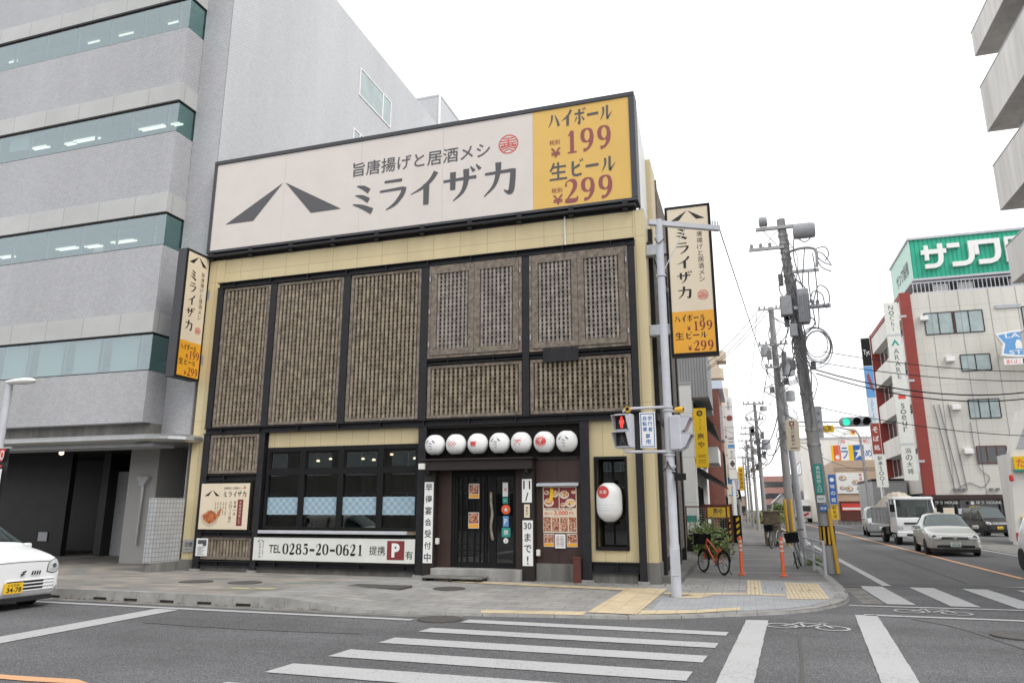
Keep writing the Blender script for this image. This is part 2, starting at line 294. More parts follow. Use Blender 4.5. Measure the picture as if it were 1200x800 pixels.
class MB:
    def __init__(s): s.v = []; s.f = []; s.m = []; s.mi = 0
    def add(s, vs, fs):
        n = len(s.v); s.v += [tuple(q) for q in vs]
        for f in fs: s.f.append([i+n for i in f]); s.m.append(s.mi)
        return s
    def box(s, x0, x1, y0, y1, z0, z1):
        if x0 > x1: x0, x1 = x1, x0
        if y0 > y1: y0, y1 = y1, y0
        if z0 > z1: z0, z1 = z1, z0
        return s.add([(x0,y0,z0),(x1,y0,z0),(x1,y1,z0),(x0,y1,z0),(x0,y0,z1),(x1,y0,z1),(x1,y1,z1),(x0,y1,z1)],
              [(0,3,2,1),(4,5,6,7),(0,1,5,4),(1,2,6,5),(2,3,7,6),(3,0,4,7)])
    def obox(s, c, size, rot=Matrix.Identity(3)):
        hx, hy, hz = [q/2 for q in size]
        vs = [Vector(c)+rot@Vector(q) for q in [(-hx,-hy,-hz),(hx,-hy,-hz),(hx,hy,-hz),(-hx,hy,-hz),(-hx,-hy,hz),(hx,-hy,hz),(hx,hy,hz),(-hx,hy,hz)]]
        return s.add(vs, [(0,3,2,1),(4,5,6,7),(0,1,5,4),(1,2,6,5),(2,3,7,6),(3,0,4,7)])
    def poly(s, pts): return s.add(pts, [list(range(len(pts)))])
    def prism(s, pts, d):
        d = Vector(d); n = len(pts); a = [Vector(p) for p in pts]; b = [p+d for p in a]
        return s.add(a+b, [list(range(n))[::-1], list(range(n, 2*n))]+[(i, (i+1) % n, (i+1) % n+n, i+n) for i in range(n)])
    def tube(s, pts, r, n=8, cap=True):
        pts = [Vector(p) for p in pts]; k = len(pts)
        rr = r if isinstance(r, (list, tuple)) else [r]*k
        base = len(s.v); up = None
        for i, p in enumerate(pts):
            t = (pts[min(i+1, k-1)]-pts[max(i-1, 0)]).normalized()
            if up is None:
                up = Vector((0, 0, 1)) if abs(t.z) < .9 else Vector((1, 0, 0))
            a = t.cross(up)
            if a.length < 1e-4: a = t.cross(Vector((0, 1, 0)))
            a.normalize(); b = a.cross(t).normalized(); up = b
            for j in range(n):
                w = 2*math.pi*j/n; s.v.append(tuple(p+a*math.cos(w)*rr[i]+b*math.sin(w)*rr[i]))
        for i in range(k-1):
            for j in range(n):
                q = (j+1) % n; s.f.append([base+i*n+j, base+i*n+q, base+(i+1)*n+q, base+(i+1)*n+j]); s.m.append(s.mi)
        if cap:
            s.f.append([base+j for j in range(n)][::-1]); s.m.append(s.mi)
            s.f.append([base+(k-1)*n+j for j in range(n)]); s.m.append(s.mi)
        return s
    def lathe(s, prof, c=(0, 0, 0), n=24, axis='z'):
        base = len(s.v); c = Vector(c)
        for (r, z) in prof:
            for j in range(n):
                w = 2*math.pi*j/n; q = (r*math.cos(w), r*math.sin(w), z)
                if axis == 'x': q = (q[2], q[0], q[1])
                if axis == 'y': q = (q[0], q[2], q[1])
                s.v.append(tuple(c+Vector(q)))
        for i in range(len(prof)-1):
            for j in range(n):
                q = (j+1) % n; s.f.append([base+i*n+j, base+i*n+q, base+(i+1)*n+q, base+(i+1)*n+j]); s.m.append(s.mi)
        s.f.append([base+j for j in range(n)]); s.m.append(s.mi)
        s.f.append([base+(len(prof)-1)*n+j for j in range(n)]); s.m.append(s.mi)
        return s
    def disc(s, c, r, axis='y', n=24):
        vs = []
        for j in range(n):
            w = 2*math.pi*j/n; a, b = r*math.cos(w), r*math.sin(w)
            vs.append(Vector(c)+Vector({'y': (a, 0, b), 'x': (0, a, b), 'z': (a, b, 0)}[axis]))
        return s.poly(vs)
    def build_each(s, name, m, parent=None, **k):
        """every separate piece becomes a part of its own"""
        n = len(s.v); up_ = list(range(n))
        def find(i):
            while up_[i] != i: up_[i] = up_[up_[i]]; i = up_[i]
            return i
        for f in s.f:
            a = find(f[0])
            for i in f[1:]: up_[find(i)] = a
        grp = {}
        for f in s.f: grp.setdefault(find(f[0]), []).append(f)
        out = []
        for fs in grp.values():
            ids = sorted({i for f in fs for i in f}); mp = {i: q for q, i in enumerate(ids)}
            b = MB(); b.v = [s.v[i] for i in ids]; b.f = [[mp[i] for i in f] for f in fs]; b.m = [0]*len(fs); out.append(b.build(name, m, parent, **k))
        return out
    def build(s, name, m, parent=None, smooth=False, local=False, bevel=0, label=None, kind=None):
        me = bpy.data.meshes.new(name)
        off = Vector()
        if parent is not None and not local:
            q = parent
            while q is not None: off += q.location; q = q.parent
        me.from_pydata([Vector(p)-off for p in s.v], [], s.f)
        ms = m if isinstance(m, (list, tuple)) else [m]
        for q in ms: me.materials.append(q)
        if len(ms) > 1: me.polygons.foreach_set('material_index', s.m)
        bm = bmesh.new(); bm.from_mesh(me)
        bmesh.ops.recalc_face_normals(bm, faces=bm.faces[:])
        if bevel: bmesh.ops.bevel(bm, geom=bm.edges[:], offset=bevel, segments=1, affect='EDGES', clamp_overlap=True)
        bm.to_mesh(me); bm.free()
        if smooth:
            me.polygons.foreach_set('use_smooth', [True]*len(me.polygons))
            try: me.set_sharp_from_angle(angle=R(40))
            except Exception: pass
        me.update()
        o = bpy.data.objects.new(name, me); COL.objects.link(o)
        if parent is not None: o.parent = parent
        if label: o['label'] = label
        if kind: o['kind'] = kind
        return o

class Frame:
    """a flat face in space: origin, direction of reading, direction up, and the way it looks"""
    def __init__(s, o, ux, uy=(0, 0, 1)):
        s.o = Vector(o); s.x = Vector(ux).normalized(); s.y = Vector(uy).normalized(); s.n = s.x.cross(s.y)
    def p(s, a, b, d=0): return s.o+s.x*a+s.y*b+s.n*d
    def rect(s, mb, a0, a1, b0, b1, d=.004): return mb.poly([s.p(a0, b0, d), s.p(a1, b0, d), s.p(a1, b1, d), s.p(a0, b1, d)])
    def slab(s, mb, a0, a1, b0, b1, d0, d1):
        return mb.prism([s.p(a0, b0, d0), s.p(a1, b0, d0), s.p(a1, b1, d0), s.p(a0, b1, d0)], s.n*(d1-d0))
def FR(y=0): return Frame((0, y, 0), (1, 0, 0))        # a face looking toward -Y, with world x and z

TXT = {}
def text_geo(body, bold=0, spacing=1):
    k = (body, bold, spacing)
    if k in TXT: return TXT[k]
    c = bpy.data.curves.new('t', 'FONT'); c.body = body; c.offset = bold; c.space_character = spacing; c.resolution_u = 3
    o = bpy.data.objects.new('t', c); COL.objects.link(o)
    dg = bpy.context.evaluated_depsgraph_get(); me = bpy.data.meshes.new_from_object(o.evaluated_get(dg))
    vs = [(v.co.x, v.co.y) for v in me.vertices]; fs = [list(p.vertices) for p in me.polygons]
    bpy.data.objects.remove(o); bpy.data.curves.remove(c); bpy.data.meshes.remove(me)
    if vs:
        x0 = min(v[0] for v in vs); x1 = max(v[0] for v in vs); y0 = min(v[1] for v in vs); y1 = max(v[1] for v in vs)
    else: x0 = x1 = y0 = y1 = 0
    TXT[k] = (vs, fs, x0, x1, y0, y1); return TXT[k]
def text(mb, fr, body, a0, a1, b0, b1, bold=0, d=.005, spacing=1, keep=False):
    """lettering fitted to the rectangle a0..a1, b0..b1 of a frame (keep: keep the letters' proportions)"""
    if any(ord(c) > 0x2fff for c in body): bold = min(bold, .011)
    vs, fs, x0, x1, y0, y1 = text_geo(body, bold, spacing)
    if not vs: return
    sx = (a1-a0)/max(x1-x0, 1e-4); sy = (b1-b0)/max(y1-y0, 1e-4); ox, oy = a0, b0
    if keep:
        q = min(sx, sy); ox += (a1-a0-q*(x1-x0))/2; oy += (b1-b0-q*(y1-y0))/2; sx = sy = q
    mb.add([fr.p(ox+(v[0]-x0)*sx, oy+(v[1]-y0)*sy, d) for v in vs], fs)
def vtext(mb, fr, body, a0, a1, b0, b1, bold=0, d=.005, fill=.82):
    n = len(body); h = (b1-b0)/n
    for i, ch in enumerate(body):
        t = b1-i*h; w = a1-a0
        if ch == 'ー':
            fr.rect(mb, (a0+a1)/2-w*.05, (a0+a1)/2+w*.05, t-h*.9, t-h*.1, d); continue
        text(mb, fr, ch, a0, a1, t-h*(1+fill)/2, t-h*(1-fill)/2, bold, d, keep=True)

def smoothpath(pts, seg=6):
    if len(pts) < 3: return pts
    out = []
    P = [pts[0]]+list(pts)+[pts[-1]]
    for i in range(1, len(P)-2):
        for k in range(seg):
            t = k/seg
            out.append(tuple(.5*((2*P[i][c])+(-P[i-1][c]+P[i+1][c])*t+(2*P[i-1][c]-5*P[i][c]+4*P[i+1][c]-P[i+2][c])*t*t+(-P[i-1][c]+3*P[i][c]-3*P[i+1][c]+P[i+2][c])*t**3) for c in range(len(pts[0]))))
    out.append(tuple(pts[-1])); return out
def stroke(mb, fr, pts, X, Y, S, SY=None, d=.005, seg=6, closed=False):
    """a brush stroke of varying width: (x, y, width) in a 0..100 box placed at X, Y"""
    SY = SY or S
    if closed:
        q = pts+[pts[0]]; P = pts[-1:]+q+[pts[1]]; pp = []
        for i in range(1, len(P)-2):
            for k in range(seg):
                t = k/seg
                pp.append(tuple(.5*((2*P[i][c])+(-P[i-1][c]+P[i+1][c])*t+(2*P[i-1][c]-5*P[i][c]+4*P[i+1][c]-P[i+2][c])*t*t+(-P[i-1][c]+3*P[i][c]-3*P[i+1][c]+P[i+2][c])*t**3) for c in range(3)))
        pp.append(pp[0])
    else: pp = smoothpath(pts, seg)
    vs = []; n = len(pp)
    for i, (x, y, w) in enumerate(pp):
        if closed: a, b = pp[(i-1) % (n-1)], pp[(i+1) % (n-1)]
        else: a, b = pp[max(i-1, 0)], pp[min(i+1, n-1)]
        tx, ty = b[0]-a[0], b[1]-a[1]; l = math.hypot(tx, ty) or 1
        nx, ny = -ty/l*w/2, tx/l*w/2
        vs += [fr.p(X+(x+nx)/100*S, Y+(y+ny)/100*SY, d), fr.p(X+(x-nx)/100*S, Y+(y-ny)/100*SY, d)]
    mb.add(vs, [(2*i, 2*i+1, 2*i+3, 2*i+2) for i in range(n-1)])
GL = {
 'ミ': [[(20,90,3),(45,82,14),(66,68,17)], [(16,60,3),(42,52,13),(66,38,17)], [(8,32,3),(44,20,14),(80,2,20)]],
 'ラ': [[(22,90,8),(78,90,10)], [(8,61,7),(84,63,10)], [(86,66,14),(80,44,14),(58,16,11),(30,0,3)]],
 'イ': [[(88,100,16),(72,76,13),(44,54,9),(8,38,2)], [(58,66,19),(58,0,17)]],
 'ザ': [[(2,64,8),(92,66,10)], [(28,90,16),(28,34,14)], [(64,94,16),(64,56,14),(54,24,10),(30,0,3)], [(76,100,3),(86,84,10)], [(91,104,3),(102,88,10)]],
 'カ': [[(6,68,8),(86,70,11)], [(86,74,15),(84,34,16),(78,4,15),(60,12,3)], [(44,100,17),(43,66,14),(32,30,10),(4,0,3)]],
 'ハ': [[(36,84,13),(30,46,10),(4,6,3)], [(60,82,3),(78,46,12),(92,8,17)]],
 'ボ': [[(8,68,9),(88,68,9)], [(48,96,14),(48,6,13),(34,14,3)], [(26,46,10),(8,16,3)], [(66,48,3),(86,22,13)], [(76,100,3),(84,86,9)], [(91,102,3),(99,89,9)]],
 'ー': [[(4,50,13),(96,52,13)]],
 'ル': [[(28,84,13),(27,44,10),(4,4,3)], [(60,92,13),(60,12,13),(74,22,8),(98,48,3)]],
 'ビ': [[(26,92,14),(26,22,13),(36,6,12),(60,3,12),(88,8,11)], [(30,46,8),(76,66,13)], [(76,100,3),(84,84,9)], [(91,104,3),(99,89,9)]],
 '1': [[(28,78,2),(44,88,10),(52,98,8)], [(52,98,18),(52,2,18)], [(24,2,6),(80,2,6)]],
 '2': [[(16,72,12),(14,86,6),(38,98,7),(66,88,18),(66,62,17),(40,32,9),(10,6,4)], [(8,7,14),(72,7,14),(84,24,3)]],
 '9': [[(42,98,6),(16,84,17),(16,54,17),(42,40,6),(66,54,15),(66,84,15)], [(72,70,17),(66,36,17),(46,10,9),(18,4,12)]],
 '0': [[(46,98,6),(14,76,17),(14,24,17),(46,2,6),(78,24,17),(78,76,17)]],
 '8': [[(46,98,6),(20,84,15),(22,64,15),(46,53,7),(70,64,13),(72,84,13)], [(46,53,7),(14,38,16),(16,14,16),(46,2,6),(78,14,16),(78,38,16)]],
 '5': [[(26,98,4),(24,58,5)], [(24,92,13),(82,92,13)], [(24,54,5),(50,64,8),(76,46,18),(74,18,17),(46,2,7),(14,14,13)]],
 '6': [[(74,88,12),(52,98,7),(20,74,17),(14,34,17)], [(46,60,6),(18,44,16),(18,14,16),(46,2,6),(76,14,17),(76,44,17)]],
 '-': [[(10,42,14),(90,42,14)]],
}
CLOSED = {('9', 0), ('0', 0), ('8', 0), ('8', 1), ('6', 1)}
def glyphs(mb, fr, body, x0, x1, y0, y1, d=.005, gap=.12, bw=1.0):
    n = len(body); w = (x1-x0)/(n+gap*(n-1))
    for i, ch in enumerate(body):
        X = x0+i*w*(1+gap)
        for j, st in enumerate(GL[ch]): stroke(mb, fr, [(a, b, (c*bw if c > 7 else c)) for a, b, c in st], X, y0, w, y1-y0, d+.0006*j, closed=(ch, j) in CLOSED)
def vglyphs(mb, fr, body, a0, a1, b0, b1, d=.005, fill=.78):
    n = len(body); h = (b1-b0)/n
    for i, ch in enumerate(body):
        t = b1-i*h
        for j, st in enumerate(GL[ch]): stroke(mb, fr, st, a0, t-h*(1+fill)/2, a1-a0, h*fill, d+.0006*j)
def ring(mb, fr, a, b, r0, r1, d=.005, n=28):
    vs = []
    for j in range(n):
        w = 2*math.pi*j/n
        vs += [fr.p(a+r0*math.cos(w), b+r0*math.sin(w), d), fr.p(a+r1*math.cos(w), b+r1*math.sin(w), d)]
    mb.add(vs, [(2*j, 2*j+1, (2*j+3) % (2*n), (2*j+2) % (2*n)) for j in range(n)])
def rdisc(mb, fr, a, b, r, d=.004, n=24, ry=None):
    mb.poly([fr.p(a+r*math.cos(2*math.pi*j/n), b+(ry or r)*math.sin(2*math.pi*j/n), d) for j in range(n)])
def roofmark(mb, fr, a0, a1, b0, b1, d=.005):
    w = a1-a0; c = a0+w*.5
    mb.poly([fr.p(c-w*.01, b1, d), fr.p(a0, b0, d), fr.p(a0+w*.25, b0, d)])
    mb.poly([fr.p(c+w*.01, b1, d), fr.p(c+w*.25, b0, d), fr.p(a1, b0, d)])
def seal(mb, fr, a, b, r, d=.005):
    """round red seal: a ring round a stack of bars and chevrons"""
    ring(mb, fr, a, b, r*.9, r, d)
    t = r*.045
    for yy, ww in ((.62, .55), (.36, .78), (.1, .82), (-.14, .82)):
        fr.rect(mb, a-r*ww, a+r*ww, b+r*yy-t, b+r*yy+t, d)
    for xx, y0, y1 in ((0, .1, .62), (-.4, -.14, .1), (.4, -.14, .1), (0, -.14, .1)):
        fr.rect(mb, a+r*xx-t, a+r*xx+t, b+r*y0, b+r*y1, d+.0008)
    for k in (-.3, -.52, -.74):
        ww = .78 if k > -.6 else .5
        q = [(a-r*ww, b+r*k), (a, b+r*(k+.22)), (a+r*ww, b+r*k)]
        for i in range(2):
            (xa, ya), (xb, yb) = q[i], q[i+1]
            mb.poly([fr.p(xa, ya-t, d+.0016), fr.p(xb, yb-t, d+.0016), fr.p(xb, yb+t, d+.0016), fr.p(xa, ya+t, d+.0016)])

# ------------------------------------------------------------ ground, kerbs, pavement, painted markings
def structure(mb, name, m, **k):
    o = mb.build(name, m, **k); o['kind'] = 'structure'; return o
g = MB(); g.poly([(-700, -300, 0), (700, -300, 0), (700, 1500, 0), (-700, 1500, 0)]); structure(g, 'road', M['asphalt'])
g = MB(); g.poly([(3.9, 1.9, .004), (11.25, 2.6, .004), (11.25, 240, .004), (3.9, 240, .004)]); structure(g, 'side_street', M['asphalt2'])
EDGE = [(-34, -5.2), (-12, -5.2), (-8.5, -5.2), (-5.4, -5.2), (-4.4, -5.25), (-3.7, -5.3), (-1.95, -5.05), (.25, -4.7), (1.0, -4.38), (1.6, -4.0), (2.1, -3.72), (2.6, -3.35), (3.05, -2.85), (3.4, -2.2), (3.62, -1.6), (3.74, -.9), (3.8, -.2), (3.82, 1.6), (3.85, 6), (3.85, 240)]
def zfront(x):
    t = min(max((x+5.4)/1.5, 0), 1); return .16*(1-t)+.035*t
def zs(x, y):
    """height of the pavement"""
    t = min(max((-.2-y)/4.8, 0), 1); return .065+(zfront(x)-.065)*t
STN = []
for i in range(len(EDGE)-1):
    (xa, ya), (xb, yb) = EDGE[i], EDGE[i+1]
    n = max(1, min(60, int(math.hypot(xb-xa, yb-ya)/.5)))
    for k in range(n): STN.append((xa+(xb-xa)*k/n, ya+(yb-ya)*k/n))
STN.append(EDGE[-1])
def walk(mb, xa, xb, inset=.14):
    pts = [q for q in STN if q[1] < -.2 and xa <= q[0] <= xb]
    pts.sort()
    for (x0, y0), (x1, y1) in zip(pts, pts[1:]):
        for k in range(6):
            r = []
            for x, y, t in ((x0, y0, k/6), (x1, y1, k/6), (x1, y1, (k+1)/6), (x0, y0, (k+1)/6)):
                yy = y+(-.2-y)*t; r.append((x, yy, zs(x, yy)))
            mb.poly(r)
g = MB(); walk(g, -34, -6.0); g.poly([(-34, -.2, .065), (-6.0, -.2, .065), (-6.0, 14, .065), (-34, 14, .065)]); structure(g, 'tan_pavement', M['pave_tan'])
g = MB(); walk(g, -6.6, 3.8); g.poly([(-6.0, -.2, .065), (3.8, -.2, .065), (3.82, 1.75, .065), (-6.0, 1.75, .065)]); structure(g, 'pavement', M['pave'])
g = MB(); g.poly([(-6, 1.75, .065), (3.82, 1.75, .065), (3.85, 6, .065), (3.85, 240, .065), (-6, 240, .065)]); structure(g, 'side_walkway', M['walk_asphalt'])
# pale bands across the walkway and the lighter corner paving
g = MB()
for y in (3.6, 6.2, 8.9, 11.9, 15.2, 19, 23.5, 29): g.poly([(.9, y, .069), (3.7, y, .069), (3.7, y+.22, .069), (.9, y+.22, .069)])
g.poly([(.72, .2, .0695), (1.2, .2, .0695), (1.25, 1.6, .0695), (.72, 1.6, .0695)]); g.poly([(1.55, .3, .0695), (1.68, .3, .0695), (1.68, 1.6, .0695), (1.55, 1.6, .0695)])
structure(g, 'walkway_band', M['kerb'])
g = MB()
for poly in ([(.5, -4.35), (1.2, -4.05), (1.75, -3.7), (2.35, -3.3), (2.9, -2.75), (3.22, -2.1), (3.4, -1.6), (3.5, -.9), (3.5, 1.4), (2.15, 1.4), (2.15, -.9), (1.0, -1.9), (.5, -2.4)],):
    g.poly([(x, y, zs(x, y)+.005) for x, y in poly])
structure(g, 'corner_paving', M['pave_light'])
# kerb stones
g = MB(); run = []; acc = 0
for (xa, ya), (xb, yb) in zip(STN, STN[1:]):
    L = math.hypot(xb-xa, yb-ya)
    if ya > 60: break
    n = max(1, int(L/.6)); 
    for k in range(n):
        p = Vector((xa+(xb-xa)*k/n, ya+(yb-ya)*k/n, 0)); q = Vector((xa+(xb-xa)*(k+1)/n, ya+(yb-ya)*(k+1)/n, 0))
        t = (q-p).normalized(); p2, q2 = p+t*.004, q-t*.004
        nn = Vector((-t.y, t.x, 0))
        zp = max(zfront(p.x), .035) if p.y < 0 else .066; zq = max(zfront(q.x), .035) if q.y < 0 else .066
        zp += .006; zq += .006
        top = [p2+nn*.16, q2+nn*.16, q2-nn*.01, p2-nn*.01]
        zz = [zp, zq, zq, zp]
        a = [Vector((v.x, v.y, -.05)) for v in top]; b = [Vector((v.x, v.y, z)) for v, z in zip(top, zz)]
        a[2] -= nn*.03; a[3] -= nn*.03
        g.add(a+b, [(0,3,2,1), (4,5,6,7), (0,1,5,4), (1,2,6,5), (2,3,7,6), (3,0,4,7)])
structure(g, 'kerb', M['kerb'])
g = MB()
for x in (-12.6, -11.5, -10.4, -9.3, -8.6, -7.8, -7.0, -6.2): g.box(x-.14, x+.14, -5.246, -5.20, .015, .05)
structure(g, 'kerb_drain_slot', M['void'])
g = MB()   # drain gutter between kerb and asphalt
g.poly([(-34, -5.52, .004), (-2.2, -5.5, .004), (-2.2, -5.2, .004), (-34, -5.2, .004)]); g.poly([(3.88, -1.62, .004), (4.22, -1.62, .004), (4.22, 1.5, .004), (3.88, 1.5, .004)])
structure(g, 'gutter', M['concrete_d'])

RJ = random.Random(4)
def flat(mb, pts, z=.008):
    out = []     # slightly ragged painted edges
    for (xa, ya), (xb, yb) in zip(pts, pts[1:]+pts[:1]):
        n = max(1, min(40, int(math.hypot(xb-xa, yb-ya)/.12)))
        for k in range(n):
            j = .005 if k else 0; out.append((xa+(xb-xa)*k/n+RJ.uniform(-j, j), ya+(yb-ya)*k/n+RJ.uniform(-j, j), z))
    mb.poly(out)
g = MB()
flat(g, [(-34, -5.9), (-2.8, -5.86), (-2.8, -5.71), (-34, -5.75)])
ZL = [(-5.79, -5.49, -2.03), (-6.73, -6.38, -2.26), (-7.64, -7.24, -2.38), (-8.57, -8.13, -2.52), (-9.48, -9.02, -2.69), (-10.42, -9.95, -2.8)]
ZR = [1.72, 1.62, 1.53, 1.43, 1.33, 1.24]
for (y0, y1, xl), xr in zip(ZL, ZR): flat(g, [(xl, y0), (xr-.03, y0-.02), (xr, y1-.02), (xl+.03, y1)])
structure(g, 'crosswalk_stripes', M['white_paint'])
g = MB(); flat(g, [(-7.1, -12), (-6.65, -12), (-6.92, -5.92), (-7.38, -5.92)]); flat(g, [(1.94, -4.28), (2.25, -4.22), (1.9, -10.6), (1.55, -10.6)]); flat(g, [(3.55, -3.22), (3.88, -3.14), (3.33, -10.5), (2.98, -10.5)])
structure(g, 'stop_line', M['white_paint'])
g = MB()
for k in range(8):
    x = 4.25+.98*k; flat(g, [(x+.02, -1.6), (x+.47, -1.6), (x+.44, 1.62), (x-.02, 1.62)])
structure(g, 'side_crosswalk_stripes', M['white_paint'])
g = MB(); flat(g, [(3.62, -2.06), (12, -1.5), (12, -1.38), (3.62, -1.93)]); flat(g, [(3.7, -3.24), (12, -3.2), (12, -3.05), (3.7, -3.08)])
flat(g, [(4.72, 1.75), (4.9, 1.75), (4.9, 240), (4.72, 240)], .012); flat(g, [(11.0, 6.5), (11.14, 6.5), (11.14, 240), (11.0, 240)], .012)
flat(g, [(7.0, 2.2), (11, 2.6), (11, 2.9), (8.3, 2.7)], .012)
structure(g, 'edge_line', M['white_paint'])
g = MB(); flat(g, [(8.08, 4.5), (8.24, 4.5), (8.3, 60), (8.3, 240), (8.14, 240), (8.12, 60)], .012); flat(g, [(-34, -10.75), (-4.6, -10.5), (-3.9, -10.42), (-4.2, -10.3), (-5, -10.36), (-34, -10.6)])
structure(g, 'centre_line', M['orange_paint'])
def bikemark(name, cx, cy, L, rot):
    """painted bicycle symbol"""
    mb = MB(); fr = Frame((cx, cy, .0085), (math.cos(rot), math.sin(rot), 0), (-math.sin(rot), math.cos(rot), 0))
    r = L*.2
    for a in (-L*.29, L*.29): ring(mb, fr, a, 0, r*.8, r, 0)
    for pts in ([(-29, 0), (-8, 30), (18, 30), (29, 0)], [(-8, 30), (-2, -3), (-29, 0)], [(-2, -3), (18, 30)], [(-12, 36), (-3, 36)], [(14, 40), (24, 38)]):
        for q, w in zip(pts, pts[1:]): stroke(mb, fr, [(q[0], q[1], 4), (w[0], w[1], 4)], 0, 0, L, L, .0005)
    return structure(mb, name, M['white_paint_worn'])
bikemark('bicycle_marking', 2.75, -4.72, 1.15, R(-4)); bikemark('bicycle_marking', 4.78, -2.52, 1.15, R(-6))
g = MB()     # tar filled seams and patch edges in the road
for pts in ([(4.3, -3.4), (4.75, -4.2), (5.0, -5.4), (5.4, -7.5)], [(-34, -8.6), (-20, -8.5), (-9, -8.55), (-7.6, -8.5)], [(-6.4, -7.2), (-4.6, -7.25), (-2.9, -7.1)], [(3.9, 2.2), (6.5, 2.5), (11, 2.9)], [(6.6, 3), (6.7, 12), (6.6, 30), (6.7, 60)], [(2.6, -5.4), (2.5, -7.5), (2.3, -10.4)]):
    q = smoothpath(pts, 6)
    for a, b in zip(q, q[1:]):
        dx, dy = b[0]-a[0], b[1]-a[1]; l = math.hypot(dx, dy) or 1; nx, ny = -dy/l*.014, dx/l*.014
        g.poly([(a[0]+nx, a[1]+ny, .0125 if a[1] > 2 else .0055), (b[0]+nx, b[1]+ny, .0125 if a[1] > 2 else .0055), (b[0]-nx, b[1]-ny, .0125 if a[1] > 2 else .0055), (a[0]-nx, a[1]-ny, .0125 if a[1] > 2 else .0055)])
structure(g, 'road_seam', M['iron'])
# tactile paving
def tac(mb, pts): mb.poly([(x, y, zs(x, y)+.010) for x, y in pts])
g = MB()
tac(g, [(-4.6, -.36), (-3.7, -.5), (-.35, -.95), (-.35, -1.35), (-3.7, -.9), (-4.6, -.76)])
tac(g, [(-.34, -.86), (.44, -.86), (.34, -4.5), (-.42, -4.5)]); tac(g, [(-2.1, -4.72), (-.43, -4.42), (-.43, -4.82), (-2.0, -5.0)])
tac(g, [(.36, -4.05), (1.2, -3.75), (1.85, -3.2), (1.85, -3.55), (1.25, -4.05), (.36, -4.5)])
tac(g, [(.46, -1.5), (1.95, -1.15), (1.95, -1.42), (1.35, -1.62), (1.15, -2.2), (.75, -2.25), (1.0, -1.7), (.46, -1.75)])
tac(g, [(2.24, -1.42), (2.63, -1.42), (2.63, -1.1), (2.24, -1.1)])
structure(g, 'tactile_paving', M['tactile'])
g = MB(); tac(g, [(1.95, -1.42), (2.23, -1.42), (2.23, 1.5), (1.95, 1.5)]); tac(g, [(2.64, -1.9), (3.34, -1.7), (3.4, 1.15), (2.72, 1.15)])
structure(g, 'tactile_bars', M['tactile_bar'])
# hillside / far ground stays flat: parking lot on the right
g = MB(); g.poly([(11.4, 12, .006), (60, 12, .006), (60, 60, .006), (11.4, 60, .006)]); structure(g, 'parking_lot', M['asphalt2'])
g = MB()
for x, y in ((17.3, 36), (20.2, 36)): flat(g, [(x, y), (x+.14, y), (x+.14, y+6), (x, y+6)], .012)
flat(g, [(13, 35.8), (24, 35.8), (24, 36), (13, 36)], .012); structure(g, 'parking_lines', M['white_paint'])
# manhole covers
def manhole(label, x, y, r, z, square=None):
    mb = MB()
    if square: mb.box(x-square[0], x+square[0], y-square[1], y+square[1], z-.02, z+.016)
    else: mb.lathe([(r, -.02), (r, .016), (r*.92, .019), (r*.88, .015), (0.01, .015)], (x, y, z), 28)
    o = mb.build('manhole_cover', M['iron']); tag(o, label, 'manhole cover')
manhole('round dark manhole cover on the pavement in front of the entrance step', -3.75, -2.05, .33, zs(-3.75, -2.05))
manhole('wide rectangular dark cover plate set in the pavement below the phone number sign', -5.1, -2.5, .3, zs(-5.1, -2.5), (.62, .28))
manhole('round rusty manhole cover in the road by the first crosswalk stripe', -2.42, -5.62, .33, .004)
manhole('round dark cover in the pavement nearest the low tiled wall', -9.1, -3.0, .34, zs(-9.1, -3))
manhole('round dark cover in the pavement below the chicken menu board', -8.0, -2.85, .34, zs(-8, -2.85))
manhole('round grey manhole cover in the road at the right edge of the photo', 5.35, -4.72, .36, .004)
manhole('small square grate in the gutter by the steel guard rail', 4.05, 1.35, .2, .005, (.2, .12))

g = MB()
for x, y in ((-7.2, -2.6), (-6.7, -2.45)): g.poly([(x, y, zs(x, y)+.006), (x+.42, y+.05, zs(x, y)+.006), (x+.42, y+.22, zs(x, y+.2)+.006), (x, y+.17, zs(x, y+.2)+.006)])
structure(g, 'teal_paint_mark', M['teal_mark'])
g = MB()
for x, y in ((-7.4, -4.1), (-6.9, -4.0)): g.poly([(x, y, zs(x, y)+.006), (x+.38, y+.05, zs(x, y)+.006), (x+.3, y+.25, zs(x, y+.2)+.006), (x-.05, y+.2, zs(x, y+.2)+.006)])
structure(g, 'yellow_paint_mark', M['yellow_mark'])

# ------------------------------------------------------------ the pub building
bd = thing('pub_building', 'two storey pub with cream yellow walls and wooden lattice screens in a dark steel frame', 'building', (-6, 0, .06))
w = MB()
w.box(-12.2, .2, .08, 7.1, 3.57, 8.553); w.box(-11.66, -.06, .04, .079, 7.7, 8.553)
w.build('wall', M['yellow_tile'], bd)
w = MB(); w.box(-12.2, -11.66, .02, .079, .34, 8.552); w.box(-.06, .2, .02, .079, .5, 8.552); w.build_each('corner_pier', M['yellow_pier'], bd)
w = MB(); w.box(-12.2, -9.78, .08, 7.1, .34, 3.57); w.box(-9.78, -5.42, .04, .3, 3.18, 3.57); w.box(-9.78, -5.42, .08, .3, .1, 1.1)
w.box(-1.25, -.06, .03, .2, 2.76, 3.57); w.box(-1.25, -1.15, .03, .6, .5, 2.76); w.box(-.41, -.06, .03, .6, .5, 2.76); w.box(-1.15, -.41, .03, .6, .5, .74); w.box(-.06, .2, .081, .6, .5, 3.57)
w.build_each('wall_cladding', M['yellow_panel'], bd)
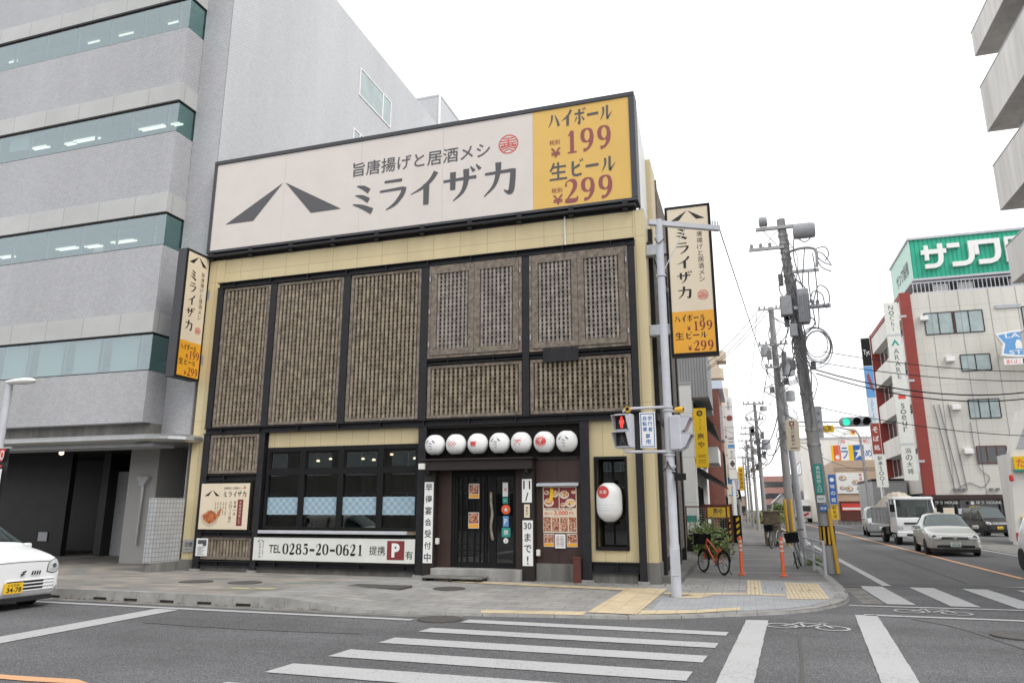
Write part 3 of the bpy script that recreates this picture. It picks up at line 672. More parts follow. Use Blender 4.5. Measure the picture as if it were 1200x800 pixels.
w = MB(); w.box(-12.23, -11.7, -.02, .3, .05, .34); w.box(-11.55, -5.35, .0, .3, .05, .2); w.box(-1.25, -.25, -.0, .6, .05, .3); w.box(-.05, .23, -.01, .6, .05, .5); w.box(-2.5, -1.5, -.01, .3, .05, .44)
w.box(.2, .62, .35, 7.6, .05, .2)
w.build_each('plinth', M['concrete_d'], bd)
w = MB(); w.box(-12.18, .18, .1, 7.08, 8.554, 8.60); w.build('roof', M['concrete_d'], bd)
w = MB(); w.box(.0, .2, 1.95, 3.0, 8.556, 10.8); w.build('side_parapet', M['yellow_pier'], bd); w = MB(); w.box(.0, .22, 3.02, 6.9, 8.3, 10.55); w.box(.02, .24, 2.95, 3.1, 8.3, 10.65); w.build('parapet_boarding', M['wood'], bd)
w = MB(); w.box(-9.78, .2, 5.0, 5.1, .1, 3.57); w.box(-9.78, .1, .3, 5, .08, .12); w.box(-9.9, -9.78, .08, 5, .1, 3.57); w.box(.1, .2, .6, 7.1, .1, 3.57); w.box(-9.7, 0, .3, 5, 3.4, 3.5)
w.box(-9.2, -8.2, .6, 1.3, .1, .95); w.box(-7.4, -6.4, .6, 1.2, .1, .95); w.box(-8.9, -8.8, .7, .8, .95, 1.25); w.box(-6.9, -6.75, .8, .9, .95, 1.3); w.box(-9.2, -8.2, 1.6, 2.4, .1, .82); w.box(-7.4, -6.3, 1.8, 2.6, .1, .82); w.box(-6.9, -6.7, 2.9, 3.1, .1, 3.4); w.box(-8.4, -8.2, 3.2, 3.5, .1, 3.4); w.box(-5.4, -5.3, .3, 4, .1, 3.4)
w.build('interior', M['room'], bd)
lm = MB()
for x, y, z in ((-9.0, 1.2, 2.88), (-8.3, 2.4, 3.0), (-7.2, 1.0, 2.86), (-7.5, 2.6, 3.12), (-6.3, 1.6, 2.92), (-6.0, 3.0, 3.1), (-9.6, 2.8, 3.05), (-5.9, .9, 2.75)): lm.lathe([(.01, .05), (.04, .04), (.05, 0), (.01, -.01)], (x, y, z), 12)
lm.build_each('ceiling_lamp', M['lamp_warm'], bd)

# steel frame
f = MB()
def hbeam_v(x0, x1, z0, z1, y0=-.09, y1=.07):
    c = (x0+x1)/2
    f.box(x0, x1, y0, y0+.025, z0, z1); f.box(x0, x1, y1-.025, y1, z0, z1); f.box(c-.02, c+.02, y0+.025, y1-.025, z0, z1)
def hbeam_h(x0, x1, z0, z1, y0=-.115, y1=.07):
    f.box(x0, x1, y0, y1, z1-.022, z1); f.box(x0, x1, y0, y1, z0, z0+.022); f.box(x0, x1, y0+.09, y0+.12, z0+.022, z1-.022)
    x = x0+.55
    while x < x1-.2:
        f.box(x-.008, x+.008, y0+.005, y0+.088, z0+.022, z1-.022); x += 1.18
UP = [(-11.75, -11.56), (-9.98, -9.8), (-7.71, -7.52), (-5.46, -5.26), (-2.79, -2.62), (-.2, -.05)]
for a, b in UP: hbeam_v(a, b, 3.74, 7.66)
hbeam_h(-11.76, -.04, 7.66, 7.83); hbeam_h(-11.76, -.04, 3.57, 3.735); hbeam_h(-5.25, -2.8, 5.08, 5.2); hbeam_h(-2.61, -.21, 5.08, 5.2)
for a, b in ((-11.75, -11.55), (-9.99, -9.82), (-5.43, -5.22), (-1.44, -1.23), (-.2, -.04)): hbeam_v(a, b, .12, 3.568)
hbeam_h(-11.54, -10.0, 2.34, 2.5); hbeam_h(-11.54, -10.0, .93, 1.05); hbeam_h(-11.54, -10.0, .19, .33); hbeam_h(-9.81, -5.44, .19, .34); hbeam_h(-9.81, -5.44, .94, 1.02); hbeam_h(-1.22, -.21, .27, .5)
for y in (.75, 2.5, 4.3, 6.1): f.box(.2, .3, y-.08, y+.08, .2, 8.3)
f.box(.2, .29, .3, 6.9, 3.57, 3.73); f.box(.2, .29, .3, 6.9, 7.66, 7.83)
f.build('steel_frame', M['steel'], bd, bevel=.003)
w = MB()
for a, b in ((-11.79, -11.51), (-10.03, -9.78), (-5.47, -5.18), (-1.48, -1.19), (-.24, 0)): w.box(a, b, -.13, .1, .03, .12)
w.build_each('column_footing', M['concrete'], bd)

def lattice(x0, x1, z0, z1, nv, nh, name='lattice_panel', fw=.075, y=0, sw=.058, back=True, mt='wood_slat', par=None):
    """vertical slats in front of horizontal battens, in a wooden frame"""
    par = par or bd
    s = MB(); i0, i1, k0, k1 = x0+fw, x1-fw, z0+fw, z1-fw
    for i in range(nv):
        x = i0+(i+.5)*(i1-i0)/nv; j = random.uniform(-.004, .004); s.box(x-sw/2+j, x+sw/2+j, y-.055, y-.02, k0-.02, k1+.02)
    p = s.build(name, M[mt], par)
    s = MB()
    for i in range(nh):
        z = k0+(i+.5)*(k1-k0)/nh; s.box(i0-.02, i1+.02, y-.019, y+.006, z-sw/2, z+sw/2)
    s.build('batten', M['wood_back' if mt == 'wood_slat' else mt], p)
    s = MB(); s.box(x0, x1, y-.075, y+.02, z0, k0); s.box(x0, x1, y-.075, y+.02, k1, z1); s.box(x0, i0, y-.076, y+.02, k0, k1); s.box(i1, x1, y-.076, y+.02, k0, k1)
    s.build('panel_frame', M['wood'], p, bevel=.004)
    if back:
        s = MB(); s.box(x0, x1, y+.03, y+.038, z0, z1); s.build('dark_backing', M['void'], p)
    return p
lattice(-11.53, -10.0, 3.76, 7.64, 11, 33); lattice(-9.78, -7.73, 3.76, 7.64, 16, 33); lattice(-7.5, -5.48, 3.76, 7.64, 16, 33)
lattice(-5.24, -2.81, 3.76, 5.06, 19, 11); lattice(-2.6, -.22, 3.76, 5.06, 19, 11)
lattice(-11.53, -10.0, 2.53, 3.55, 12, 8); lattice(-11.53, -10.0, .36, .92, 14, 5)
def shutter_pair(x0, x1, z0, z1):
    s = MB(); e = .11
    s.box(x0, x1, -.1, .02, z1-.07, z1); s.box(x0, x1, -.1, .02, z0, z0+.07); s.box(x0, x0+.07, -.1, .02, z0+.07, z1-.07); s.box(x1-.07, x1, -.1, .02, z0+.07, z1-.07)
    fr = s.build('shutter_frame', M['wood'], bd, bevel=.004)
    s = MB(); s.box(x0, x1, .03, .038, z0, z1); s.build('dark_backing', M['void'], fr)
    c = (x0+x1)/2
    for a, b in ((x0+.075, c-.004), (c+.004, x1-.075)):
        lattice(a, b, z0+.075, z1-.075, 8, 18, 'shutter', .145, -.045, .053, False, 'wood_shutter')
    s = MB()
    for x in (x0+.035, x1-.035):
        for z in (z0+.35, (z0+z1)/2, z1-.35): s.tube([(x, -.125, z-.06), (x, -.125, z+.06)], .014, 8)
    s.build_each('hinge', M['galv'], fr)
shutter_pair(-5.25, -2.8, 5.24, 7.65); shutter_pair(-2.61, -.21, 5.24, 7.65)
w = MB(); w.box(-2.27, -1.42, -.14, -.118, 4.97, 5.29); 
for x in (-2.12, -1.57): w.box(x-.03, x+.03, -.15, -.12, 5.25, 5.31)
w.build('metal_plate', M['steel'], bd, bevel=.003)

# side wall: weathered boards between the posts
w = MB()
ys = [.83, 2.42, 2.58, 4.22, 4.38, 6.02, 6.18, 6.95]
for a, b in zip(ys[::2], ys[1::2]):
    n = 9
    for i in range(n):
        y0 = a+(b-a)*i/n
        for z0, z1 in ((.55, 3.55), (3.75, 7.64)): w.box(.205, .25+.02*(i % 2), y0+.006, y0+(b-a)/n-.006, z0, z1)
w.build('side_boarding', M['wood_shutter'], bd)
w = MB(); w.box(.19, .203, .6, 7, .3, 7.66); w.build('side_wall', M['brown'], bd)

# ground floor window
X = [-9.74, -8.67, -7.56, -6.46, -5.43]
for i in range(4):
    a, b = X[i], X[i+1]
    s = MB(); m_ = .075
    s.box(a, a+m_, -.03, .07, 1.12, 3.17); s.box(b-m_, b, -.03, .07, 1.12, 3.17)
    for z0, z1 in ((1.12, 1.18), (2.47, 2.61), (3.06, 3.17)): s.box(a+m_, b-m_, -.028, .07, z0, z1)
    for z0, z1 in ((2.61, 3.06),):
        s.box(a+m_, a+m_+.03, -.005, .05, z0, z1); s.box(b-m_-.03, b-m_, -.005, .05, z0, z1); s.box(a+m_, b-m_, -.005, .05, z0, z0+.03); s.box(a+m_, b-m_, -.005, .05, z1-.03, z1)
    q = s.build('window', M['black'], bd, bevel=.003)
    s = MB(); s.box(a+m_, b-m_, .03, .036, 1.18, 2.47); s.box(a+m_+.03, b-m_-.03, .03, .036, 2.64, 3.03); s.build('pane', M['shop_glass'], q)
    s = MB(); s.box(a+m_, b-m_, .022, .027, 1.48, 1.91); s.build('window_film', M['film'], q)
w = MB(); w.box(-9.74, -5.63, -.2, -.115, 1.025, 1.1); w.build('window_sill', M['greypaint'], bd, bevel=.006)

# entrance bay
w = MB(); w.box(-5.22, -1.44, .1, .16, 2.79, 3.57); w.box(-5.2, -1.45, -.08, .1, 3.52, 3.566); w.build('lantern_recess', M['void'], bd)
w = MB(); w.box(-5.2, -2.5, -.36, .1, 2.5, 2.72); w.box(-5.24, -2.46, -.42, .1, 2.722, 2.76); w.box(-1.5, -2.46, -.0, .1, 2.7, 2.79); w.build('entrance_canopy', M['brown2'], bd, bevel=.006)
w = MB(); w.box(-5.2, -4.6, .06, .12, .3, 2.5); w.box(-3.0, -2.79, .06, .12, .3, 2.5); w.box(-2.5, -1.45, .02, .1, .44, 2.79); w.box(-2.0, -1.99, .012, .02, .44, 2.79); w.build_each('brown_panel', M['brown'], bd)
for x in (-5.21, -2.79):
    w = MB(); w.box(x, x+.28, -.16, .06, .05, 2.5); w.build('entrance_pillar', M['brown2'], bd, bevel=.005)
w = MB(); w.box(-4.94, -2.79, -.3, .4, .05, .3); w.build('entrance_step', M['concrete'], bd, bevel=.01)
d = MB(); d.box(-4.62, -4.52, .1, .2, .3, 2.48); d.box(-3.08, -3.0, .1, .2, .3, 2.48); d.box(-4.52, -3.08, .1, .2, 2.42, 2.48); d.box(-4.52, -3.08, .1, .2, .3, .34)
dr = d.build('entrance_door', M['black'], bd, bevel=.003)
d = MB(); d.box(-4.52, -3.62, .12, .16, .34, .42); d.box(-4.52, -3.62, .12, .16, 2.36, 2.42); d.box(-3.68, -3.5, .115, .165, .34, 2.42); d.box(-4.52, -4.46, .12, .16, .42, 2.36)
for x in (-4.36, -4.22, -4.04, -3.9, -3.8, -3.74): d.box(x-.012, x+.012, .125, .15, .42, 2.36)
for z in (.55, .68, .82, 1.1, 2.05, 2.2): d.box(-4.46, -3.68, .128, .148, z-.009, z+.009)
d.box(-3.5, -3.08, .12, .16, .34, .42); d.box(-3.5, -3.08, .12, .16, 2.36, 2.42)
d.build('sliding_leaf', M['black'], dr)
d = MB(); d.box(-4.46, -3.68, .16, .165, .42, 2.36); d.box(-3.5, -3.08, .15, .155, .42, 2.36); d.build('pane', M['shop_glass'], dr)
d = MB(); d.tube(smoothpath([(-3.61, .07, 2.0), (-3.6, .055, 1.75), (-3.575, .06, 1.5), (-3.6, .05, 1.22), (-3.57, .06, .98), (-3.56, .1, .93)]), [.03, .03, .032, .033, .03, .03, .03, .03, .03, .028, .028, .03, .032, .033, .033, .032, .03, .03, .03, .03, .032, .034, .036, .036, .036, .036, .036, .036, .03, .03, .02][:31], 8)
d.build('branch_handle', M['wood_slat'], dr, smooth=True)
for x in (-5.12, -2.7):
    d = MB(); d.tube([(x, -.16, 2.42), (x+.05, -.3, 2.5)], .03, 10); d.lathe([(.02, 0), (.05, -.02), (.055, -.12), (.01, -.1)], (x+.06, -.31, 2.53), 12); d.build('spot_lamp', M['black'], bd, smooth=True)
for x in (-5.22,):
    d = MB(); d.box(x-.03, x+.12, -.45, -.36, 2.52, 2.66); d.build('junction_box', M['offwhite'], bd, bevel=.01)
for x, z in ((-4.88, .82), (-2.44, .6)):
    d = MB(); d.box(x-.03, x+.05, -.14, -.05, z, z+.14); d.build('outdoor_socket', M['offwhite'], bd, bevel=.01)
# small window niche at the right with dark frame
s = MB(); s.box(-1.15, -1.1, .0, .1, .74, 2.76); s.box(-.46, -.41, .0, .1, .74, 2.76); s.box(-1.1, -.46, .0, .1, 2.7, 2.76); s.box(-1.1, -.46, -.02, .1, .74, .82)
s.box(-1.1, -1.07, .4, .46, .8, 2.7); s.box(-.82, -.78, .4, .46, .8, 2.7)
q = s.build('niche_window', M['black'], bd)
s = MB(); s.box(-1.1, -.46, .44, .445, .8, 2.72); s.build('pane', M['shop_glass'], q)
s = MB(); s.box(-1.1, -.46, .7, .72, .8, 2.72); s.build('dark_curtain', M['room'], q)
d = MB(); d.tube([(-1.72, .01, 8.6), (-1.72, .01, 7.84)], .018, 8); d.build('white_conduit', M['white'], bd)

# ------------------------------------------------------------ roof billboard
rb = thing('roof_billboard', 'large beige rooftop billboard with roof shaped mark and orange price panel at its right end', 'signboard', (-6, -.1, 8.6))
YB = -.03
s = MB(); s.box(-12.28, .05, YB+.07, .44, 8.81, 11.65); s.build('sign_box', M['sign_frame'], rb)
s = MB()
for b in ((-12.32, .09, 11.55, 11.67), (-12.32, .09, 8.78, 8.86)): s.box(b[0], b[1], YB-.03, .45, b[2], b[3])
s.box(-12.32, -12.22, YB-.028, .445, 8.86, 11.55); s.box(-.05, .09, YB-.028, .445, 8.86, 11.55)
s.build('sign_frame', M['sign_frame'], rb, bevel=.008)
s = MB()
for a, b in ((-12.22, -9.86), (-9.856, -7.42), (-7.416, -4.98), (-4.976, -2.51)): s.box(a, b, YB, YB+.06, 8.86, 11.55)
s.build('beige_face', M['sign_face'], rb)
s = MB(); s.box(-2.506, -.05, YB-.002, YB+.06, 8.86, 11.55); s.build('orange_face', M['sign_yellow'], rb)
s = MB(); s.box(-12.25, .02, -.16, .1, 8.62, 8.68)
for x in [-12.1+1.32*k for k in range(10)]: s.box(x-.06, x+.06, -.1, .1, 8.554, 8.80)
s.box(-12.25, .02, .02, .12, 8.556, 8.805); s.build('beam_and_gap_shade', M['steel'], rb)  # this long dark box stands in for shade in the gap under the sign
s = MB(); s.prism([(.03, .455, 8.62), (.03, 1.9, 8.62), (.03, 1.9, 10.78), (.03, .455, 11.45)], (.05, 0, 0)); s.build('side_panel', M['white'], rb)
s = MB(); s.tube([(.06, .452, 11.47), (.06, 1.92, 10.8)], .02, 6); s.build('panel_edge', M['steel'], rb)
s = MB()
for x in (-11, -8, -5, -2): s.tube([(x, .44, 11.2), (x, 2.6, 8.6)], .04, 8)
s.build_each('back_brace', M['steel'], rb)
F0 = FR(YB-.003)
s = MB(); roofmark(s, F0, -11.75, -7.98, 9.62, 10.66, .004); s.build('roof_mark', M['ink'], rb)
s = MB(); text(s, F0, '旨唐揚げと居酒メシ', -7.66, -3.66, 10.5, 10.93, .006)
for ch, (a, b) in zip('ミライザカ', ((-7.68, -6.85), (-6.88, -5.95), (-5.96, -5.06), (-4.97, -3.95), (-3.85, -2.9))):
    for j, st in enumerate(GL[ch]): stroke(s, F0, st, a, 9.4, b-a, .9, .004+.0006*j)
s.build('lettering', M['ink'], rb)
s = MB(); seal(s, F0, -3.16, 10.77, .265, .004); s.build('red_seal', M['redink'], rb)
F1 = FR(YB-.005)
s = MB(); glyphs(s, F1, 'ハイボール', -2.1, -.46, 11.02, 11.45, .004, .1, 1.25); s.build('highball_lettering', M['ink'], rb)
s = MB(); text(s, F1, '生', -2.08, -1.63, 9.58, 10.06, .011); glyphs(s, F1, 'ビール', -1.57, -.42, 9.63, 10.06, .004, .15, 1.25); s.build('beer_lettering', M['ink'], rb)
for txt, q, zy, zt, yx in (('199', (-1.7, -.44, 10.26, 10.87), (10.2, 10.46), (10.55, 10.68), -2.04), ('299', (-1.72, -.44, 8.95, 9.54), (8.93, 9.18), (9.24, 9.37), -2.0)):
    s = MB(); glyphs(s, F1, txt, *q, .004, .05, 1.3); text(s, F1, '¥', yx, yx+.26, *zy, .012); text(s, F1, '税別', yx-.03, yx+.24, *zt, .004); s.build('price_lettering', M['maroon'], rb)

def blade_sign(name, label, fr, wd, ht, th, orange, brackets):
    """tall projecting sign: frame box, cream face above orange price face; fr.o = lower left corner of the face"""
    r = thing(name, label, 'signboard', fr.o)
    s = MB(); fr.slab(s, 0, wd, 0, ht, -th, -.02); s.build('sign_box', M['sign_frame'], r)
    s = MB(); e = .055
    fr.slab(s, 0, wd, 0, e, -.02, .012); fr.slab(s, 0, wd, ht-e, ht, -.02, .012); fr.slab(s, 0, e, e, ht-e, -.02, .0115); fr.slab(s, wd-e, wd, e, ht-e, -.02, .0115)
    s.build('sign_frame', M['black'], r)
    oz = ht*.285
    s = MB(); fr.slab(s, e, wd-e, oz, ht-e, -.02, 0); s.build('cream_face', M['sign_cream'], r)
    s = MB(); fr.slab(s, e, wd-e, e, oz, -.02, .001); s.build('orange_face', M['sign_orange'], r)
    s = MB(); roofmark(s, fr, wd*.12, wd*.88, ht*.9, ht*.965, .003); s.build('roof_mark', M['inkblack'], r); s = MB()
    vglyphs(s, fr, 'ミライザカ', wd*.2, wd*.52, ht*.36, ht*.86, .003); s.build('name_lettering', M['inkblack'], r); s = MB(); vtext(s, fr, '旨唐揚げと居酒メシ', wd*.66, wd*.82, ht*.47, ht*.86, .0, .003); s.build('tagline', M['inkblack'], r)
    s = MB(); seal(s, fr, wd*.74, ht*.385, wd*.115, .003); s.build('red_seal', M['redink'], r)
    s = MB(); glyphs(s, fr, 'ハイボール', wd*.1, wd*.76, oz*.76, oz*.92, .004, .1, 1.2); s.build('highball_lettering', M['inkblack'], r)
    s = MB(); text(s, fr, '生', wd*.1, wd*.28, oz*.36, oz*.53, .011); glyphs(s, fr, 'ビール', wd*.31, wd*.78, oz*.37, oz*.52, .004, .1, 1.2); s.build('beer_lettering', M['inkblack'], r)
    for txt, b0 in (('199', .55), ('299', .1)):
        s = MB(); glyphs(s, fr, txt, wd*.48, wd*.92, oz*b0, oz*(b0+.21), .004, .04, 1.3); text(s, fr, '¥', wd*.36, wd*.44, oz*b0, oz*(b0+.11), .015); s.build('price_lettering', M['maroon_d'], r)
    for b in brackets:
        s = MB(); s.box(*b); s.build('wall_bracket', M['trafo'], r, bevel=.01)
    return r
blade_sign('blade_sign', 'blade sign at the left corner of the pub, cream over orange, turned edgeways', Frame((-12.2, -.9, 5.06), (0, 1, 0)), .93, 3.6, .3, True, [(-12.3, -12.1, .02, .14, 7.4, 7.7), (-12.3, -12.1, .02, .14, 5.5, 5.8)])
blade_sign('blade_sign', 'blade sign on the right side of the pub, cream over orange, behind signal pole', Frame((.68, .05, 4.96), (1, 0, 0)), 1.03, 3.57, .3, True, [(.2, .69, .1, .3, 7.42, 7.68), (.2, .69, .1, .3, 5.48, 5.73)])

# ------------------------------------------------------------ boards and posters on the ground floor
r = thing('menu_board', 'square cream menu board with a plate of fried chicken, left of the front window', 'signboard', (-10.8, -.13, 1.08))
s = MB(); s.box(-11.66, -10.06, -.13, -.03, 1.07, 2.31); s.build('board_frame', M['black'], r, bevel=.005)
s = MB(); s.box(-11.62, -10.12, -.14, -.129, 1.11, 2.27); s.build('board_face', M['sign_cream'], r)
FM = FR(-.141)
s = MB(); roofmark(s, FM, -11.5, -11.02, 1.95, 2.1, .002); glyphs(s, FM, 'ミライザカ', -10.92, -10.2, 1.93, 2.07, .002); text(s, FM, '旨唐揚げと居酒メシ', -10.9, -10.35, 2.12, 2.18, .0, .002)
s.build('board_logo', M['inkblack'], r)
s = MB(); vtext(s, FM, '若鶏一本', -10.58, -10.48, 1.45, 1.83, 0, .002); s.build('headline', M['inkblack'], r); s = MB(); vtext(s, FM, 'グローブ揚げ', -10.72, -10.61, 1.26, 1.83, 0, .002); s.build('headline', M['inkblack'], r)
for k in range(5):
    x = -10.8-.08*k; s = MB(); vtext(s, FM, '旨味と香りを閉込', x-.03, x+.01, 1.45+.03*(k % 2), 1.8, 0, .002); s.build('small_print', M['inkblack'], r)
s = MB(); FM.rect(s, -10.45, -10.28, 1.2, 1.86, .002); s.build('maroon_strip', M['maroon_d'], r)
s = MB(); vtext(s, FM, '名物清流若どり', -10.42, -10.31, 1.24, 1.83, .0, .004); s.build('strip_lettering', M['sign_cream'], r)
s = MB(); q = [FM.p(-11.28+.27*math.cos(t)*(1+.06*math.sin(5*t)), 1.38+.2*math.sin(t)*(1+.07*math.cos(4*t)), .002) for t in [2*math.pi*k/30 for k in range(30)]]; s.poly(q); s.build('basket_picture', M['beige'], r)
s = MB(); q = [FM.p(-11.27+.23*math.cos(t)*(1+.1*math.sin(5*t)), 1.42+.15*math.sin(t)*(1+.12*math.cos(4*t)), .004) for t in [2*math.pi*k/30 for k in range(30)]]; s.poly(q); s.poly([FM.p(-11.08, 1.45, .0045), FM.p(-11.0, 1.42, .0045), FM.p(-10.92, 1.62, .0045), FM.p(-10.98, 1.63, .0045)]); s.build('chicken_picture', M['food2'], r)
s = MB(); seal(s, FM, -10.27, 2.16, .04, .002); s.build('red_seal', M['redink'], r)

r = thing('phone_sign', 'long white sign with telephone number and red parking square under the front window', 'signboard', (-7.6, -.13, .38))
s = MB(); s.box(-9.87, -5.42, -.15, -.118, .375, .925); s.build('sign_panel', M['offwhite'], r, bevel=.004)
FT = FR(-.151)
s = MB(); text(s, FT, 'TEL', -9.4, -9.06, .56, .75, .012, .002); s.build('tel_lettering', M['inkblack'], r); s = MB(); glyphs(s, FT, '0285-20-0621', -9.0, -6.76, .535, .785, .002, .1, 1.55); s.build('phone_number', M['inkblack'], r); s = MB(); text(s, FT, '提携', -6.6, -6.18, .55, .76, .004, .002); s.build('lettering', M['inkblack'], r); s = MB(); text(s, FT, '有', -5.65, -5.46, .47, .66, .005, .002); s.build('lettering', M['inkblack'], r)
s = MB(); roofmark(s, FT, -9.76, -9.54, .82, .88, .002); vtext(s, FT, 'ミライザカ', -9.71, -9.63, .42, .8, .01, .002); vtext(s, FT, '旨唐揚げと居酒メシ', -9.6, -9.56, .45, .8, 0, .002); s.build('small_logo', M['inkblack'], r)
s = MB(); FT.rect(s, -6.13, -5.68, .45, .885, .002); s.build('parking_square', M['maroon_d'], r, label='red square with white P')
s = MB(); text(s, FT, 'P', -6.01, -5.8, .51, .83, .05, .004); s.build('parking_letter', M['white'], r)

r = thing('notice_sheet', 'white notice sheets taped to the lowest lattice beside the yellow wall', 'notice', (-11.5, -.1, .44))
s = MB(); s.box(-11.66, -11.3, -.098, -.094, .44, .88); s.build('sheet', M['white'], r)
s = MB(); FN = FR(-.099); FN.rect(s, -11.61, -11.4, .74, .84, .002); FN.rect(s, -11.45, -11.34, .69, .84, .0026)
for k in range(7): FN.rect(s, -11.6, -11.38-.05*(k % 3), .66-.03*k, .67-.03*k, .002)
s.build('print', M['ink'], r)
r = thing('address_plate', 'small grey stone plate with engraved characters low on the yellow pier', 'plate', (-12, .01, .5))
s = MB(); s.box(-12.16, -11.8, -.012, .02, .52, .84); s.build('plate', M['granite'], r, bevel=.003)
s = MB(); FP = FR(-.013); text(s, FP, '定礎', -12.1, -11.86, .66, .78, .004, .002); text(s, FP, '昭和六十年', -12.06, -11.9, .57, .61, .0, .002); s.build('engraving', M['inkblack'], r)

def banner(label, x0, x1, z0, z1, body, y=-.17, horizontal=None):
    r = thing('banner_board', label, 'banner', ((x0+x1)/2, y, z0))
    s = MB(); s.box(x0, x1, y-.012, y, z0, z1); s.build('board', M['white'], r, bevel=.002)
    s = MB(); fr = FR(y-.013)
    cells = body; h = (z1-z0)/len(cells)
    for i, c in enumerate(cells):
        t = z1-i*h
        text(s, fr, c, x0+.03, x1-.03, t-h*.86, t-h*.14, .012, .002, keep=True)
    s.build('lettering', M['inkblack'], r)
banner('tall white banner with seven black characters on the pillar left of the door', -5.19, -4.96, .4, 2.24, '早得宴会受付中')
banner('short white banner reading 11 and a slash on the pillar right of the door', -2.78, -2.55, 1.76, 2.28, ['11', '/'])
banner('white banner reading 30 and three characters under the small tag on the right pillar', -2.77, -2.53, .39, 1.37, ['30', 'ま', 'で', '!'])
r = thing('wall_tag', 'small pale tag with fine print between the two banners on the right pillar', 'tag', (-2.66, -.17, 1.43))
s = MB(); s.box(-2.73, -2.6, -.182, -.17, 1.43, 1.72); s.build('tag_face', M['sign_cream'], r); s = MB(); vtext(s, FR(-.183), '営業中', -2.69, -2.64, 1.47, 1.68, 0, .002); s.build('lettering', M['inkblack'], r)

r = thing('food_poster', 'large colourful food poster with red price on the brown wall under a strip lamp', 'poster', (-1.95, .0, .8))
s = MB(); s.box(-2.34, -1.56, .0, .012, 1.1, 2.11); s.build('poster_sheet', M['sign_cream'], r)
FQ = FR(-.001)
s = MB(); FQ.rect(s, -2.32, -1.97, 1.64, 2.09, .002); FQ.rect(s, -1.95, -1.58, 1.64, 2.09, .002); s.build('photo_ground', M['maroon_d'], r)
for a, b, q in ((-2.2, 1.76, .115), (-2.06, 1.95, .09), (-2.25, 1.98, .06), (-1.84, 1.93, .11), (-1.7, 1.75, .12), (-1.87, 1.71, .06), (-1.63, 1.99, .05)):
    s = MB(); rdisc(s, FQ, a, b, q, .004, 18, q*.8); pl_ = s.build('plate_photo', M['plate'], r); s = MB(); rdisc(s, FQ, a, b+.01, q*.8, .006, 14, q*.55); s.build('food_photo', M['food'], pl_)
s = MB(); s.poly([FQ.p(-2.19, 1.78, .008), FQ.p(-2.11, 1.8, .008), FQ.p(-2.09, 2.06, .008), FQ.p(-2.16, 2.08, .008)]); s.build('cheese_photo', M['yellow'], r)
s = MB()
for k in range(4): FQ.rect(s, -2.33+.195*k, -2.16+.195*k, 1.13, 1.44, .002)
s.build('menu_photo', M['flyer'], r)
s = MB(); text(s, FQ, '3,000', -2.08, -1.76, 1.47, 1.58, .02, .002); text(s, FQ, '円', -1.73, -1.64, 1.48, 1.56, .01, .002); text(s, FQ, '宴会コース', -2.3, -2.12, 1.49, 1.55, .01, .002); s.build('price_lettering', M['redink'], r)
s = MB(); text(s, FQ, '飲み放題付 全8品', -2.28, -1.66, 1.595, 1.625, .0, .002); s.build('lettering', M['inkblack'], r)
def flyer(label, x0, x1, z0, z1, y, m='flyer'):
    r = thing('flyer', label, 'flyer', ((x0+x1)/2, y, z0)); s = MB(); s.box(x0, x1, y-.006, y, z0, z1); s.build('sheet', M['white'], r)
    s = MB(); fr = FR(y-.007); fr.rect(s, x0+.01, x1-.01, z0+(z1-z0)*.3, z1-.012, .002); s.build('photo', M[m], r)
    s = MB(); fr.rect(s, x0+.01, x1-.01, z0+.012, z0+(z1-z0)*.27, .002); s.build('yellow_strip', M['sign_orange'], r)
flyer('flyer at lower left of the big food poster', -2.33, -2.09, .8, 1.08, .01); flyer('flyer at lower right of the big food poster', -1.8, -1.56, .8, 1.08, .01)
r = thing('menu_holder', 'white menu sheet between the two flyers under the big food poster', 'menu', (-1.95, 0, .78)); s = MB(); s.box(-2.06, -1.83, -.03, .015, .77, 1.07); s.build('holder', M['white'], r)
s = MB(); fr = FR(-.031)
for k in range(8): fr.rect(s, -2.03, -1.96, .82+.028*k, .83+.028*k, .002); fr.rect(s, -1.94, -1.86, .82+.028*k, .83+.028*k, .002)
s.build('print', M['maroon'], r)
r = thing('strip_lamp', 'grey strip lamp hood above the big food poster', 'lamp', (-1.95, 0, 2.14)); s = MB(); s.prism([(-2.46, .02, 2.2), (-2.46, -.12, 2.17), (-2.46, -.12, 2.12), (-2.46, .02, 2.14)], (.96, 0, 0)); s.build('hood', M['greypaint'], r)
flyer('upper flyer behind the lattice of the sliding door', -4.18, -3.92, 1.86, 2.2, .119); flyer('lower flyer behind the lattice of the sliding door', -4.18, -3.92, 1.18, 1.54, .119)
def sticker(label, x0, x1, z0, z1, m, body=None, rnd=False, ink='white'):
    r = thing('door_sticker', label, 'sticker', ((x0+x1)/2, .147, z0)); s = MB(); fr = FR(.148)
    if rnd: rdisc(s, fr, (x0+x1)/2, (z0+z1)/2, (x1-x0)/2, .003)
    else: fr.rect(s, x0, x1, z0, z1, .003)
    s.build('backing', M[m], r)
    if body:
        s = MB(); text(s, fr, body, x0+(x1-x0)*.22, x1-(x1-x0)*.22, z0+(z1-z0)*.22, z1-(z1-z0)*.22, .01, .006, keep=True); s.build('print', M[ink], r)
sticker('white sticker with red marks at the top of the door glass', -3.35, -3.22, 1.9, 2.22, 'white', '酒', False, 'redink'); sticker('teal sticker above the orange round one on the door glass', -3.35, -3.22, 1.74, 1.88, 'doorgreen', 'OK')
sticker('round orange red sticker on the door glass', -3.38, -3.16, 1.5, 1.72, 'orange', '★', True); sticker('pale blue sticker under the orange round one on the door glass', -3.34, -3.2, 1.22, 1.46, 'lblue', 'P')
